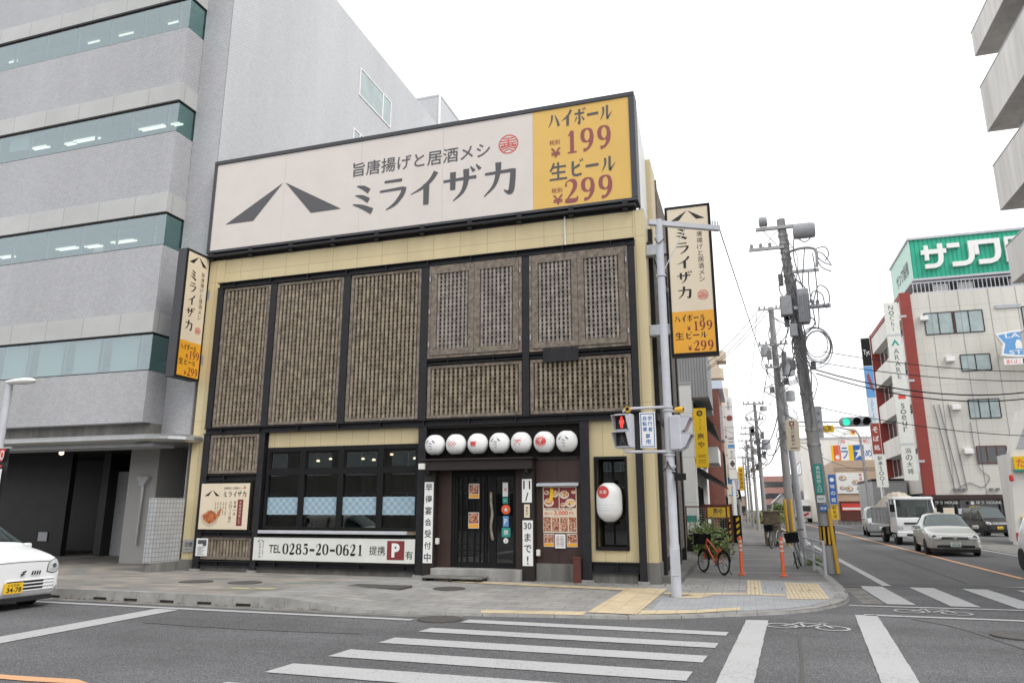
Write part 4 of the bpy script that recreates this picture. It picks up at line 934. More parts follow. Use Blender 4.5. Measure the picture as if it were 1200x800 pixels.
sticker('green square sticker near the bottom of the door stickers', -3.37, -3.16, .99, 1.2, 'doorgreen', '禁'); sticker('small white round sticker, lowest on the door glass', -3.33, -3.21, .85, .97, 'white', '♪', True, 'doorgreen')

r = thing('duckboard', 'dark wooden duckboard lying in front of the concrete entrance step', 'duckboard', (-4.2, -.6, .07))
s = MB()
for k in range(4): s.box(-4.95, -3.52, -.82+.13*k, -.71+.13*k, .13, .165)
s.build('boards', M['concrete_d'], r, bevel=.004)
s = MB()
for x in (-4.9, -4.27, -3.64): s.box(x, x+.09, -.82, -.33, .06, .13)
s.build_each('bearer', M['brown2'], r)
r = thing('wooden_bollard', 'short red brown square post beside the food poster wall', 'post', (-1.55, -.12, .06)); s = MB(); s.box(-1.62, -1.46, -.2, -.06, .06, .56); s.build('post', M['rust'], r, bevel=.006); s = MB(); s.box(-1.63, -1.45, -.21, -.05, .56, .6); s.build('cap', M['rust'], r, bevel=.006)

# lanterns
def lantern_root():
    r = thing('paper_lantern', 'x', 'lantern', (0, 0, 0), 0, 'white paper lanterns over the pub door')
    prof = []
    for k in range(25):
        t = -1+2*k/24; rr = .243*math.sqrt(max(1-(t*.93)**2.2 if t >= 0 else 1-(-t*.93)**2.2, 0)); prof.append((rr+(.003 if k % 2 else -.003), t*.235))
    s = MB(); s.lathe(prof, (0, 0, 0), 28); s.build('shade', M['paper'], r, smooth=True, local=True)
    for z, n in ((.232, 'top_cap'), (-.24, 'bottom_cap')):
        s = MB(); s.lathe([(.09, -.012), (.095, .0), (.09, .014)], (0, 0, z), 18); s.build(n, M['black'], r, local=True)
    s = MB(); s.tube([(0, 0, .24), (0, 0, .42)], .006, 6); s.build('hook', M['black'], r, local=True)
    return r
lr = lantern_root(); LR = [lr]+[copy_tree(lr) for _ in range(6)]; LX = (-4.97, -4.43, -3.88, -3.34, -2.81, -2.26, -1.73)
LL = ['white paper lantern with black roof mark, first from the left above the door', 'white paper lantern with four small red diamonds', 'white paper lantern with a red horned emblem', 'white paper lantern with black roof mark, the middle one of the row', 'white paper lantern with a red figure of a fan and circle', 'white paper lantern with a solid red disc', 'white paper lantern with black roof mark, last in the row beside the yellow wall']
def ball_frame(x, z, rx): return Frame((x, -.12-rx, z), (1, 0, 0))
def wrap(mb, x, y, z, rx, rz):
    """press a flat mark onto the round shade"""
    out = []
    for v in mb.v:
        a, b = (v[0]-x), (v[2]-z); q = max(1-(a/rx)**2-(b/rz)**2, .05); out.append((v[0], y-rx*math.sqrt(q)-.004, v[2]))
    mb.v = out
def dense_rect(mb, x, z, w, h, n=6):
    for i in range(n):
        for j in range(n): mb.poly([(x+w*(i+a)/n, 0, z+h*(j+b)/n) for a, b in ((0, 0), (1, 0), (1, 1), (0, 1))])
for i, x in enumerate(LX):
    o = LR[i]
    o.location = (x, -.12, 3.11); o['label'] = LL[i]
    s = MB(); F = FR(0); xm = x-.035
    if i in (0, 3, 6):
        for sg in (-1, 1):
            for k in range(4):
                t0, t1 = k/4, (k+1)/4
                s.poly([(xm+sg*(.01+.09*t0), 0, 3.22-.08*t0), (xm+sg*(.01+.09*t1), 0, 3.22-.08*t1), (xm+sg*(.01+.055*t1), 0, 3.22-.08*t1-.006), (xm+sg*(.01+.055*t0), 0, 3.22-.08*t0-.003)])
        for k, z in enumerate((3.12, 3.07, 3.02)): stroke(s, F, [(0, 12, 3), (50, 6, 10), (100, -10, 14)], xm-.04, z, .075, .1, 0)
        mm = 'inkblack'
    elif i == 1:
        for a, b in ((0, .055), (0, -.055), (.058, 0), (-.058, 0)): dx, dz = xm+a, 3.11+b; s.poly([(dx, 0, dz+.042), (dx-.046, 0, dz), (dx, 0, dz-.042), (dx+.046, 0, dz)])
        mm = 'redink'
    elif i == 2:
        dense_rect(s, xm-.05, 3.05, .1, .09, 3); s.poly([(xm-.05, 0, 3.05), (xm, 0, 3.0), (xm+.05, 0, 3.05)]); s.poly([(xm-.05, 0, 3.14), (xm-.1, 0, 3.19), (xm-.06, 0, 3.09)]); s.poly([(xm+.05, 0, 3.14), (xm+.1, 0, 3.19), (xm+.06, 0, 3.09)]); mm = 'redink'
    elif i == 4:
        rdisc(s, F, xm, 3.06, .055, 0, 14); s.poly([(xm-.02, 0, 3.2), (xm+.02, 0, 3.2), (xm+.02, 0, 3.12), (xm-.02, 0, 3.12)]); s.poly([(xm-.08, 0, 3.18), (xm-.02, 0, 3.16), (xm-.02, 0, 3.13), (xm-.07, 0, 3.12)]); s.poly([(xm+.08, 0, 3.18), (xm+.02, 0, 3.16), (xm+.02, 0, 3.13), (xm+.07, 0, 3.12)]); mm = 'redink'
    else:
        for k in range(3): ring(s, F, xm, 3.11, .035*k, .035*(k+1)+.001, 0, 20)
        mm = 'redink'
    s.v = [(xm+(v[0]-xm)*1.28, v[1], 3.11+(v[2]-3.11)*1.28) for v in s.v]
    wrap(s, x, -.12, 3.11, .243, .25)
    s.build('printed_mark', M[mm], o)
    if i == 5:
        s = MB(); text(s, F, 'ザ', xm-.05, xm+.05, 3.06, 3.16, .01, 0); wrap(s, x, -.128, 3.11, .243, .25); s.build('white_character', M['white'], o)
r = thing('big_lantern', 'tall white barrel lantern with red disc hanging in front of the niche window', 'lantern', (-.84, .1, 1.3))
prof = []
for k in range(33):
    t = -1+2*k/32; prof.append((.29*(max(1-abs(t)**4.2*.72, 0))+(.003 if k % 2 else -.003), 1.765+t*.43))
s = MB(); s.lathe(prof, (-.84, .1, 0), 32); s.build('shade', M['paper'], r, smooth=True)
for z0, z1, n in ((2.19, 2.26, 'top_cap'), (1.28, 1.335, 'bottom_cap')):
    s = MB(); s.lathe([(.11, z0), (.12, (z0+z1)/2), (.11, z1)], (-.84, .1, 0), 20); s.build(n, M['black'], r)
s = MB(); s.tube([(-.84, .1, 2.25), (-.84, .1, 2.75)], .008, 6); s.build('cord', M['black'], r)
def wrapc(mb, x, y, rr):
    mb.v = [(v[0], y-math.sqrt(max(rr*rr-(v[0]-x)**2, .0004))-.005, v[2]) for v in mb.v]
s = MB()
for k in range(4): ring(s, FR(0), -.93, 1.98, .034*k, .034*(k+1)+.0008, 0, 24)
wrapc(s, -.84, .1, .289); s.build('red_disc', M['redink'], r)
s = MB(); text(s, FR(0), '未来', -1.02, -.84, 1.9, 2.06, .004, 0, keep=True); wrapc(s, -.84, .094, .289); s.build('white_character', M['white'], r)
s = MB()
for k in range(9):
    for j in range(3): x = -1.08+.055*k; s.poly([(x, 0, 1.58+.055*j), (x+.04, 0, 1.58+.055*j), (x+.04, 0, 1.59+.055*j), (x, 0, 1.59+.055*j)]); s.poly([(x+.0, 0, 1.58+.055*j), (x+.009, 0, 1.58+.055*j), (x+.009, 0, 1.62+.055*j), (x, 0, 1.62+.055*j)])
wrapc(s, -.84, .1, .286); s.build('grey_pattern', M['greypaint'], r)

# ------------------------------------------------------------ grey office block on the left
ob = thing('office_building', 'tall grey tiled office block with teal window bands on the left', 'building', (-22, -.5, .06))
XL, XR = -36, -13.48
SP = [(3.93, 5.36), (7.04, 9.04), (10.65, 12.65), (14.25, 16.2), (17.85, 19.8)]; CO = [(6.45, 7.04), (10.06, 10.65), (13.68, 14.25), (17.3, 17.85), (20.9, 21.8)]; WI = [(5.36, 6.45), (9.04, 10.06), (12.65, 13.68), (16.2, 17.3), (19.8, 20.9)]
w = MB()
for a, b in SP: w.box(XL, XR, -.5, 3.0, a, b)
w.box(XL, -12.46, .2, 16.4, 21.0, 21.8)
for a, b in ((3.45, 21.0),): w.box(-13.47, -12.46, .2, 3.0, a, b)
w.build('tile_wall', M['office_tile'], ob)
w = MB(); w.box(-12.47, -12.45, .2, 16.4, .06, 21.79); w.box(XL, -12.46, 16.35, 16.4, 0, 21.5); w.build('side_wall', M['office_tile_side'], ob)
w = MB()
for a, b in CO[:4]: w.box(XL, XR+.02, -.54, .2, a, b)
for a, b in SP[1:]: w.box(XL, XR+.01, -.52, .1, a-.005, a+.02)
w.build('cornice', M['cornice'], ob)
w = MB(); w.box(XL, XR, -.2, 2.8, 3.5, 3.93); w.build('soffit_band', M['concrete_d'], ob)
for i, (a, b) in enumerate(WI):
    w = MB(); w.box(XL, XR-.02, -.46, -.45, a, b); wb = w.build('window_band', M['office_glass'], ob)
    w = MB(); w.box(XR-.04, XR-.03, -.44, .2, a, b); w.build('corner_pane', M['office_glass_green'], wb)
    w = MB(); w.box(XL, XR-.01, -.47, -.40, b-.05, b+.001); w.box(XL, XR-.01, -.47, -.40, a-.001, a+.035); w.box(XR-.06, XR-.01, -.44, .2, b-.05, b); w.build('window_rail', M['steel'], wb)
    w = MB(); x = -13.9
    while x > XL: w.box(x-.02, x+.02, -.45, -.38, a+.035, b-.05); x -= 1.38
    w.build('mullion', M['trafo'], wb)
    w = MB(); w.box(XL, XR-.1, 3.0, 3.1, a-1, b+.2); w.box(XL, XR-.1, -.38, 3.0, b+.01, b+.05); w.box(XL, XR-.1, -.1, 3.0, a-.05, a-.002); w.box(-18, -17.6, 1.2, 1.6, a, b+.01); w.box(-23.5, -23.1, 1.2, 1.6, a, b+.01)
    w.build('ceiling', M['office_room'], wb)
    if i in (1, 2):
        w = MB()
        for x, y, l in (((-16.6, .95, .45), (-17.9, 1.0, .3), (-18.9, .9, .42), (-21.6, .9, .3)) if i == 1 else ((-14.6, .55, .16), (-15.5, .5, .5), (-18.2, .45, .5), (-19.0, .5, .2), (-20.2, .4, .35), (-22.6, .45, .3), (-23.5, .4, .25))): w.box(x-l, x+l, y, y+.045, b-.04, b+.005); w.box(x-l+.05, x+l+.05, y+.1, y+.145, b-.04, b+.005)
        w.build_each('tube_lamp', M['lamp_on'], wb)
    if i == 3:
        w = MB()
        for x, l in ((-14.9, .25), (-16.9, .3), (-18.3, .25), (-22, .2)): w.box(x-l, x+l, .33, .36, b-.05, b+.005)
        w.build_each('tube_lamp', M['lamp_on'], wb)
    w = MB(); x = -13.9; k = 0
    while x > XL:
        if i == 0: w.box(x-1.16, x-.22, -.3, -.29, a+.03, b-.03)
        elif i == 2 and k == 4: w.box(x-1.1, x-.2, -.3, -.29, a+.5, b-.03)
        x -= 1.38; k += 1
    if w.v: w.build_each('blind', M['blind'], wb)
def side_window(y0, y1, z0, z1, m):
    w = MB(); w.box(-12.455, -12.42, y0, y1, z0, z0+.06); w.box(-12.455, -12.42, y0, y1, z1-.06, z1); w.box(-12.455, -12.42, y0, y0+.06, z0+.06, z1-.06); w.box(-12.455, -12.42, y1-.06, y1, z0+.06, z1-.06); w.box(-12.455, -12.42, m-.04, m+.04, z0+.06, z1-.06)
    q = w.build('side_window', M['white'], ob); w = MB(); w.box(-12.45, -12.44, y0+.05, y1-.05, z0+.05, z1-.05); w.build('pane', M['window_grey'], q)
side_window(8.06, 10.95, 18.72, 20.05, 10.15); side_window(7.76, 8.75, 15.7, 17.05, 8.3)
w = MB(); w.box(-19, -12.67, 17, 24, 0, 24.0); w.box(-19.02, -12.65, 16.98, 24, 24.0, 24.12); w.build('stair_tower', M['office_tile_side'], ob)
w = MB(); w.box(-12.72, -12.62, 16.94, 17.02, 20, 24.1); w.build('tower_edge', M['white'], ob)
# street level
w = MB(); w.prism([(XL, .2, 3.36), (XL, -.82, 3.36), (XL, -.92, 3.42), (XL, -.92, 3.5), (XL, -.82, 3.56), (XL, .2, 3.56)], (XL*-1-12.9, 0, 0)); w.lathe([(.005, 3.36), (1.0, 3.36), (1.1, 3.42), (1.1, 3.5), (1.0, 3.56), (.005, 3.56)], (-12.95, .18, 0), 32)
w.build('entrance_canopy', M['steel_bright'], ob)
w = MB(); w.box(XL, -12.95, -.6, .2, 3.26, 3.36); w.build('canopy_underside', M['trafo'], ob)
w = MB(); w.box(-15.55, -14.48, 1.3, 2.6, .06, 3.5); w.box(-21.5, -20.4, 1.5, 2.5, .06, 3.5) if False else None; w.build('granite_pillar', M['granite'], ob, bevel=.02)
w = MB(); w.box(-24.5, -20.4, 3.6, 3.8, .06, 3.5); w.box(-24.5, -20.4, 3.58, 3.6, 1.7, 1.73); w.box(XL, XR, 6.5, 6.7, .06, 3.5); w.box(-14.5, -12.47, 2.6, 2.8, .06, 3.5); w.box(XL, -12.47, -.1, 7, 3.49, 3.52); w.box(-19.2, -18.9, 3.8, 6.5, .06, 3.5); w.build('entrance_wall', M['granite_dark'], ob)
w = MB(); w.box(-19.6, -18.0, 4.2, 4.26, .06, 2.9); w.box(-17.6, -16.6, 5.0, 5.06, .06, 2.7); w.build_each('steel_door', M['trafo'], ob)
w = MB(); w.box(-21.45, -21.05, 3.56, 3.58, .55, .85); w.build('meter_hatch', M['greypaint'], ob)
w = MB(); w.lathe([(.01, .12), (.07, .1), (.07, 0), (.02, -.03)], (-19.1, 2, 3.36), 14); w.build('orange_lamp', M['lamp_warm'], ob)
w = MB()
for x in (-30, -24, -19.6): w.poly([(x, -1.2, .075), (x+.9, -1.2, .075), (x+.9, 6.4, .075), (x, 6.4, .075)])
w.build_each('floor_band', M['concrete'], ob)
sc = thing('wall_sconce', 'metal torch shaped sconce on the grey granite pillar', 'lamp', (-14.95, 1.25, .6))
w = MB(); w.prism([(-15.13, 1.29, 2.55), (-14.66, 1.29, 2.55), (-14.83, 1.29, 2.28), (-14.96, 1.29, 2.28)], (0, -.12, 0)); w.build('lamp_shade', M['trafo'], sc)
w = MB(); w.tube([(-14.9, 1.24, .6), (-14.89, 1.24, 2.28)], .035, 10); w.build('stem', M['steel_bright'], sc)
lw = thing('low_tiled_wall', 'low white tiled wall end between the office entrance and the yellow pub', 'wall', (-12.36, -.6, .07))
w = MB(); w.box(-12.47, -12.24, -1.0, .0, .3, 1.9); w.build('tile_face', M['white_tile'], lw); w = MB(); w.box(-12.45, -12.22, -.97, -.0, .05, .3); w.build('base', M['concrete_d'], lw)

sl_ = thing('street_lamp', 'pale grey street lamp rising behind the white car at the left edge', 'street lamp', (-14.0, -4, .13))
w = MB(); w.tube([(-14.0, -4, .1), (-14.0, -4, 3.2), (-13.98, -4, 4.42)], [.11, .085, .075], 14); w.build('pole', M['greypaint'], sl_, smooth=True)
w = MB(); w.add(*(lambda P: (P.v, P.f))(MB().lathe([(.01, -.08), (.07, -.06), (.1, .1), (.125, .45), (.1, .68), (.01, .76)], (-13.98, -4, 4.47), 16, 'x')))
w.v = [(a, b, 4.47+(c-4.47)*.62) for a, b, c in w.v]; w.build('lamp_head', M['white'], sl_, smooth=True)
nb = thing('pavement_flag', 'dark vertical advertising flag with red and white lettering at the left edge', 'flag', (-13.97, -4.1, .13))
w = MB(); w.tube([(-14.15, -4.1, .1), (-14.15, -4.1, 3.0)], .015, 8); w.tube([(-14.15, -4.1, 2.95), (-13.5, -4.1, 2.95)], .01, 6); w.build('pole', M['white'], nb)
NX = lambda a, z: (-14.12+a*(.6-.04*(2.94-z)), -4.1-.03*math.sin(7*a+2*z), z)
w = MB()
for i in range(8):
    for j in range(16):
        z0, z1 = 2.94-1.75*j/16, 2.94-1.75*(j+1)/16; w.poly([NX(i/8, z0), NX((i+1)/8, z0), NX((i+1)/8, z1), NX(i/8, z1)])
w.build('cloth', M['plastic'], nb, smooth=True)
fb = Frame((-14.12, -4.14, 1.2), (1, 0, 0))
w = MB()
for q in ([(0.2, 1.72, 0), (.26, 1.45, 0), (.46, 1.45, 0), (.52, 1.72, 0)],): w.poly([fb.p(a, b, 0) for a, b, c in q])
w.poly([fb.p(.26, 1.36, 0), fb.p(.5, 1.36, 0), fb.p(.38, 1.27, 0)]); w.build('red_shape', M['redink'], nb)
w = MB(); text(w, fb, 'GIO', .22, .5, 1.48, 1.69, .01, .004); fb.rect(w, .12, .5, .5, 1.28, 0); text(w, fb, '弁当', .2, .46, .05, .4, .02, .002, keep=True); w.build('white_lettering', M['white'], nb)
w = MB(); vtext(w, fb, 'お弁当', .24, .5, .52, 1.26, .02, .004); w.build('lettering', M['inkblack'], nb)

# ------------------------------------------------------------ pedestrian signal pole
PX, PY = .73, -2.03; z0 = zs(PX, PY)
sp = thing('signal_pole', 'tall pale grey steel pole at the corner carrying the pedestrian signals', 'pole', (PX, PY, z0))
w = MB(); w.tube([(PX, PY, z0-.05), (PX, PY, .95), (PX, PY, 1.0), (PX, PY, 7.4)], [.093, .093, .082, .075], 18); w.build('pole', M['greypaint'], sp, smooth=True)
w = MB(); w.box(PX-.07, PX+.07, PY-.1, PY-.07, .42, .9); w.build('access_hatch', M['greypaint'], sp, bevel=.004)
w = MB()
d = Vector((1.89-.55, -1.34+2.1, 0)).normalized(); c = Vector((1.22, -1.74, 7.33)); w.obox(c, (1.58, .1, .1), Matrix((d, Vector((-d.y, d.x, 0)), Vector((0, 0, 1)))).transposed())
w.tube([(PX, PY, 6.2), (1.25, -1.72, 7.3)], .012, 6)
for k in (0, .06, .12): w.tube([Vector((1.83, -1.37, 7.3))+d*k-d*.06, Vector((1.83, -1.37, 7.5))+d*k-d*.06], .018, 8)
w.build('top_arm', M['greypaint'], sp)
w = MB(); w.tube(smoothpath([(PX, PY-.04, 3.53), (.3, PY-.12, 3.52), (-.02, PY-.2, 3.5), (-.1, PY-.22, 3.44)]), .028, 10); w.tube([(PX, PY-.04, 2.68), (-.1, PY-.2, 2.68), (-.1, PY-.2, 2.78)], .028, 10); w.tube([(PX, PY, 3.45), (PX+.2, PY, 3.45)], .025, 8); w.tube([(PX, PY, 2.7), (PX+.2, PY, 2.7)], .025, 8)
for z in (3.53, 3.47, 2.68, 2.62, 6.2, 2.4): w.lathe([(.09, -.025), (.1, -.02), (.1, .02), (.09, .025)], (PX, PY, z), 18)
w.build('signal_bracket', M['greypaint'], sp, smooth=True)
w = MB(); w.tube(smoothpath([(PX-.05, PY-.09, 2.5), (PX-.06, PY-.12, 2.38), (PX-.14, PY-.1, 2.3)]), .012, 6); w.tube(smoothpath([(PX-.05, PY-.09, 2.5), (PX+.02, PY-.12, 2.35), (PX+.09, PY-.08, 2.33)]), .012, 6); w.tube(smoothpath([(PX-.09, PY-.05, 7.0), (PX-.02, PY-.12, 6.85), (PX+.1, PY-.08, 6.95)]), .01, 6); w.build_each('loose_cable', M['cable'], sp)
w = MB(); w.obox((PX+.17, PY-.1, 2.2), (.14, .3, .12), Matrix.Rotation(R(25), 3, 'Z')); w.tube([(PX, PY-.05, 2.3), (PX+.16, PY-.1, 2.25)], .02, 8); w.build('floodlight', M['black'], sp, bevel=.01)

def ped_signal(label, loc, rz, red):
    r = thing('pedestrian_signal', label, 'traffic signal', loc, rz)
    s = MB(); s.box(-.17, .17, -.06, .16, 0, .66); s.build('housing', M['greypaint'], r, local=True, bevel=.02)
    for k, (z, nm) in enumerate(((.49, 'red_lens'), (.17, 'green_lens'))):
        s = MB(); s.box(-.125, .125, -.072, -.055, z-.125, z+.125); p = s.build(nm, M['inkblack'], r, local=True)
        s = MB(); f = Frame((0, -.074, z), (1, 0, 0))
        if k == 0:
            rdisc(s, f, 0, .085, .028, .001, 14); s.poly([f.p(a, b, .001) for a, b in [(-.045, .05), (.045, .05), (.05, -.03), (.03, -.03), (.028, .0), (.026, -.105), (.005, -.105), (0, -.03), (-.005, -.105), (-.026, -.105), (-.028, 0), (-.03, -.03), (-.05, -.03)]])
            s.build('standing_figure', M['red_on'] if red else M['ink'], p, local=True)
        else:
            rdisc(s, f, -.01, .085, .025, .001, 14); s.poly([f.p(a, b, .001) for a, b in [(-.03, .055), (.03, .055), (.05, 0), (.02, .01), (.055, -.1), (.03, -.1), (0, -.03), (-.035, -.1), (-.055, -.09), (-.02, 0), (-.05, .0)]])
            s.build('walking_figure', M['ink'], p, local=True)
        s = MB()   # visor: three-sided hood
        s.poly([(-.15, -.06, z+.15), (.15, -.06, z+.15), (.15, -.25, z+.13), (-.15, -.25, z+.13)])
        for sx in (-1, 1): s.poly([(sx*.15, -.06, z+.15), (sx*.15, -.06, z-.14), (sx*.15, -.12, z-.12), (sx*.15, -.25, z+.13)])
        v = s.build('visor', M['greypaint'], r, local=True)
        md = v.modifiers.new('thick', 'SOLIDIFY'); md.thickness = .012
    return r
ped_signal('pedestrian signal with glowing red figure on the left arm of the corner pole', (-.11, PY-.2, 2.75), R(-14), True)
ped_signal('pedestrian signal seen from the side, facing right, behind the corner pole', (PX+.2, PY+.02, 2.7), R(82), True)
def buzzer(label, c, rz=0):
    r = thing('signal_buzzer', label, 'loudspeaker', c, rz); s = MB(); s.lathe([(.03, -.09), (.055, -.1), (.06, 0), (.045, .06)], (0, 0, 0), 18, 'y'); s.build('horn', M['yellow_guard'], r, local=True, smooth=True)
    s = MB(); s.lathe([(.034, -.102), (.034, -.09)], (0, 0, 0), 14, 'y'); s.build('mesh_cover', M['black'], r, local=True)
buzzer('round orange buzzer on the left arm above the red pedestrian figure', (.0, PY-.25, 3.48)); buzzer('orange buzzer above the side facing pedestrian signal', (PX+.2, PY-.02, 3.47), R(80))
bs = thing('blue_text_sign', 'white sign with blue border and blue characters for pedestrians and bicycles', 'sign', (.35, PY-.14, 2.75))
s = MB(); s.box(.2, .5, PY-.16, PY-.14, 2.75, 3.43); s.build('sign_panel', M['white'], bs, bevel=.004)
fs = FR(PY-.161); s = MB()
for a in ((.22, .48, 2.77, 2.785), (.22, .48, 3.395, 3.41), (.22, .235, 2.785, 3.395), (.465, .48, 2.785, 3.395)): fs.rect(s, *a, .002)
vtext(s, fs, '歩行者', .355, .445, 3.05, 3.37, .012, .002); vtext(s, fs, '自転車', .255, .345, 3.05, 3.37, .012, .002); vtext(s, fs, '専用', .305, .395, 2.81, 3.03, .012, .002); s.build('lettering', M['blue'], bs)

from mathutils.bvhtree import BVHTree
BODY = {}
# ------------------------------------------------------------ vehicles (front toward local -Y)
def car(name, label, loc, rz, st, paint, tyre_r, axles, track, group=None, cat='car', glass_rows=(1,), roof_st=None, wheel_cap='galv'):
    """st: stations from nose to tail: y, z_low, w_low, z_belt, w_belt, z_top, w_top, kind ('b' bonnet, 'g' start of glass, 'r' roof)"""
    r = thing(name, label, cat, loc, rz, group)
    vs, fs, mi = [], [], []
    N = 9
    for (y, zl, wl, zb, wb, zt, wt) in st:
        half = [(0, zl), (wl*.9, zl), (wb*1.0, zl+.16*(zb-zl)), (wb*1.015, zl+.6*(zb-zl)), (wb*.985, zb), (wt+(wb-wt)*.12, zb+(zt-zb)*.86), (wt*.84, zt-.005*(1 if zt-zb > .1 else 0)), (wt*.45, zt+.012), (0, zt+.018)]
        for sx, rng in ((1, range(N)), (-1, range(N-2, 0, -1))):
            for k in rng: vs.append((sx*half[k][0], y, half[k][1]))
    n = 2*N-2
    for i in range(len(st)-1):
        for k in range(n):
            q = (k+1) % n; fs.append((i*n+k, i*n+q, (i+1)*n+q, (i+1)*n+k))
            kk = k if k < N-1 else n-1-k
            g0 = st[i][5]-st[i][3] > .1; g1 = st[i+1][5]-st[i+1][3] > .1
            m = 0
            if kk == 4 and g0 and g1 and roof_st[0] <= i < roof_st[1] and i not in roof_st[2]: m = 2
            if kk in (5, 6, 7) and i == roof_st[3]: m = 1
            if kk in (5, 6, 7) and i == roof_st[4]: m = 3
            mi.append(m)
    fs.append(tuple(range(n))[::-1]); mi.append(0); fs.append(tuple((len(st)-1)*n+k for k in range(n))); mi.append(0)
    me = bpy.data.meshes.new('c'); me.from_pydata(vs, [], fs)
    bm = bmesh.new(); bm.from_mesh(me); bm.faces.ensure_lookup_table()
    for f, m in zip(bm.faces, mi): f.material_index = m
    bmesh.ops.recalc_face_normals(bm, faces=bm.faces[:])
    cl = bm.edges.layers.float.new('crease_edge')
    for e in bm.edges:
        ms = {f.material_index for f in e.link_faces}
        if len(ms) > 1: e[cl] = .75
        ys_ = {round(v.co.y, 3) for v in e.verts}
        if ys_ == {round(st[0][0], 3)} or ys_ == {round(st[-1][0], 3)}: e[cl] = max(e[cl], .35)
        if max(v.co.z for v in e.verts) <= max(s[1] for s in st)+.01: e[cl] = .6
    bm.to_mesh(me); bm.free()
    o = bpy.data.objects.new('c', me); COL.objects.link(o)
    for q in range(4): me.materials.append(paint)
    md = o.modifiers.new('s', 'SUBSURF'); md.levels = 2; md.render_levels = 2
    dg = bpy.context.evaluated_depsgraph_get(); e2 = bpy.data.meshes.new_from_object(o.evaluated_get(dg))
    V = [v.co.copy() for v in e2.vertices]; P = [(list(p.vertices), p.material_index) for p in e2.polygons]
    bpy.data.objects.remove(o)
    for idx, nm, mt in ((0, 'body', paint), (1, 'windscreen', M['car_glass']), (2, 'side_window', M['car_glass']), (3, 'rear_window', M['car_glass'])):
        keep = [p for p, m in P if m == idx]
        if not keep: continue
        used = sorted({i for p in keep for i in p}); mp = {i: k for k, i in enumerate(used)}
        s = MB(); s.v = [tuple(V[i]) for i in used]; s.f = [[mp[i] for i in p] for p in keep]; s.m = [0]*len(s.f)
        (s.build_each if idx == 2 else s.build)(nm, mt, r, local=True, smooth=True)
    BODY[r] = BVHTree.FromPolygons(V, [p for p, m in P])
    # cabin: dark seats and floor seen through the glass
    gi = [q for q in st if q[5]-q[3] > .25]
    if gi:
        y0, y1 = gi[0][0]-.1, gi[-1][0]; zb = gi[0][3]; s = MB(); s.box(-gi[0][4]*.85, gi[0][4]*.85, y0, y1, .3, zb-.06)
        for sx in (-1, 1): s.box(sx*.36-.22, sx*.36+.22, y0+.75, y0+.9, zb-.1, zb+.2); s.box(sx*.36-.1, sx*.36+.1, y0+.78, y0+.86, zb+.2, zb+.36)
        s.build('cabin', M['plastic'], r, local=True, bevel=.03)
    for y in axles:
        for sx in (-1, 1):
            s = MB(); s.lathe([(tyre_r*1.14, -.02), (tyre_r*1.14, .015)], (sx*(track), y, tyre_r), 28, 'x'); s.build('wheel_gap_shade', M['plastic'], r, local=True)  # dark disc drawn in place of the shaded gap round the tyre
            s = MB(); s.lathe([(tyre_r*.6, -.1), (tyre_r*.95, -.1), (tyre_r, -.07), (tyre_r, .05), (tyre_r*.95, .075), (tyre_r*.66, .07)], (sx*(track-.03), y, tyre_r), 28, 'x'); wh = s.build('wheel', M['rubber'], r, local=True, smooth=True)
            s = MB()
            s.lathe([(tyre_r*.58, .02), (tyre_r*.68, .06), (tyre_r*.62, .05)], (sx*(track-.0)-(.03 if sx > 0 else .03), y, tyre_r), 24, 'x')
            for k in range(7):
                a = 2*math.pi*k/7; ca, sa = math.cos(a), math.sin(a); cx = sx*(track+.028)
                s.tube([(cx, y+.04*ca, tyre_r+.04*sa), (cx-.01*sx, y+tyre_r*.62*ca, tyre_r+tyre_r*.62*sa)], [.035, .028], 6)
            s.lathe([(.06, -.01), (.05, .02)], (sx*(track+.02), y, tyre_r), 12, 'x')
            s.build('rim', M[wheel_cap], wh, local=True)
    return r
def on_nose(r, x, z):
    h = BODY[r].ray_cast(Vector((x, -2, z)), Vector((0, 1, 0)))
    return h[0].y if h[0] is not None else .25
def lampshape(r, name, pts, depth, m):
    """a lamp lens: outline (x, z) pressed onto the nose of the body, with a dark bezel"""
    pts = [(p[0], p[-1]) for p in pts]; cx = sum(p[0] for p in pts)/len(pts); cz = sum(p[1] for p in pts)/len(pts)
    out = smoothpath(pts+[pts[0]], 4)[:-1]
    for sx in (1, -1):
        for nm, mt, grow, off in (('lamp_bezel', 'plastic', 1.07, .004), (name, m, .97, .009)):
            s = MB(); n = len(out); K = 5; vs = []
            for k in range(K+1):
                t = k/K
                for (x, z) in out:
                    X = cx+(x-cx)*t*grow; Z = cz+(z-cz)*t*grow; vs.append((sx*X, on_nose(r, X, Z)-off-depth*.5*(1-t*t)*(nm == name), Z))
            s.add(vs, [(k*n+i, k*n+(i+1) % n, (k+1)*n+(i+1) % n, (k+1)*n+i) for k in range(K) for i in range(n)])
            s.build(nm, M[mt], r, local=True, smooth=True)
        s = MB(); w = max(p[0] for p in pts)-min(p[0] for p in pts)
        y = on_nose(r, cx, cz)-depth*.5; s.lathe([(.01, -.018), (w*.16, -.014), (w*.18, .01)], (sx*(cx-w*.05), y, cz-.005), 16, 'y'); s.build('lamp_bulb', M['lens_in'], r, local=True, smooth=True)
def seam(r, pts, nm='bonnet_seam'):
    s = MB(); q = smoothpath(pts, 5); s.tube([(x, on_nose(r, x, z)-.001, z) for x, z in q], .0055, 5); s.build(nm, M['plastic'], r, local=True)
def mirror_pair(r, x, y, z, paint):
    for sx in (-1, 1):
        s = MB(); s.obox((sx*(x+.09), y, z), (.2, .1, .13)); s.obox((sx*x, y, z-.03), (.08, .05, .05)); s.build('door_mirror', paint, r, local=True, bevel=.03, smooth=True)
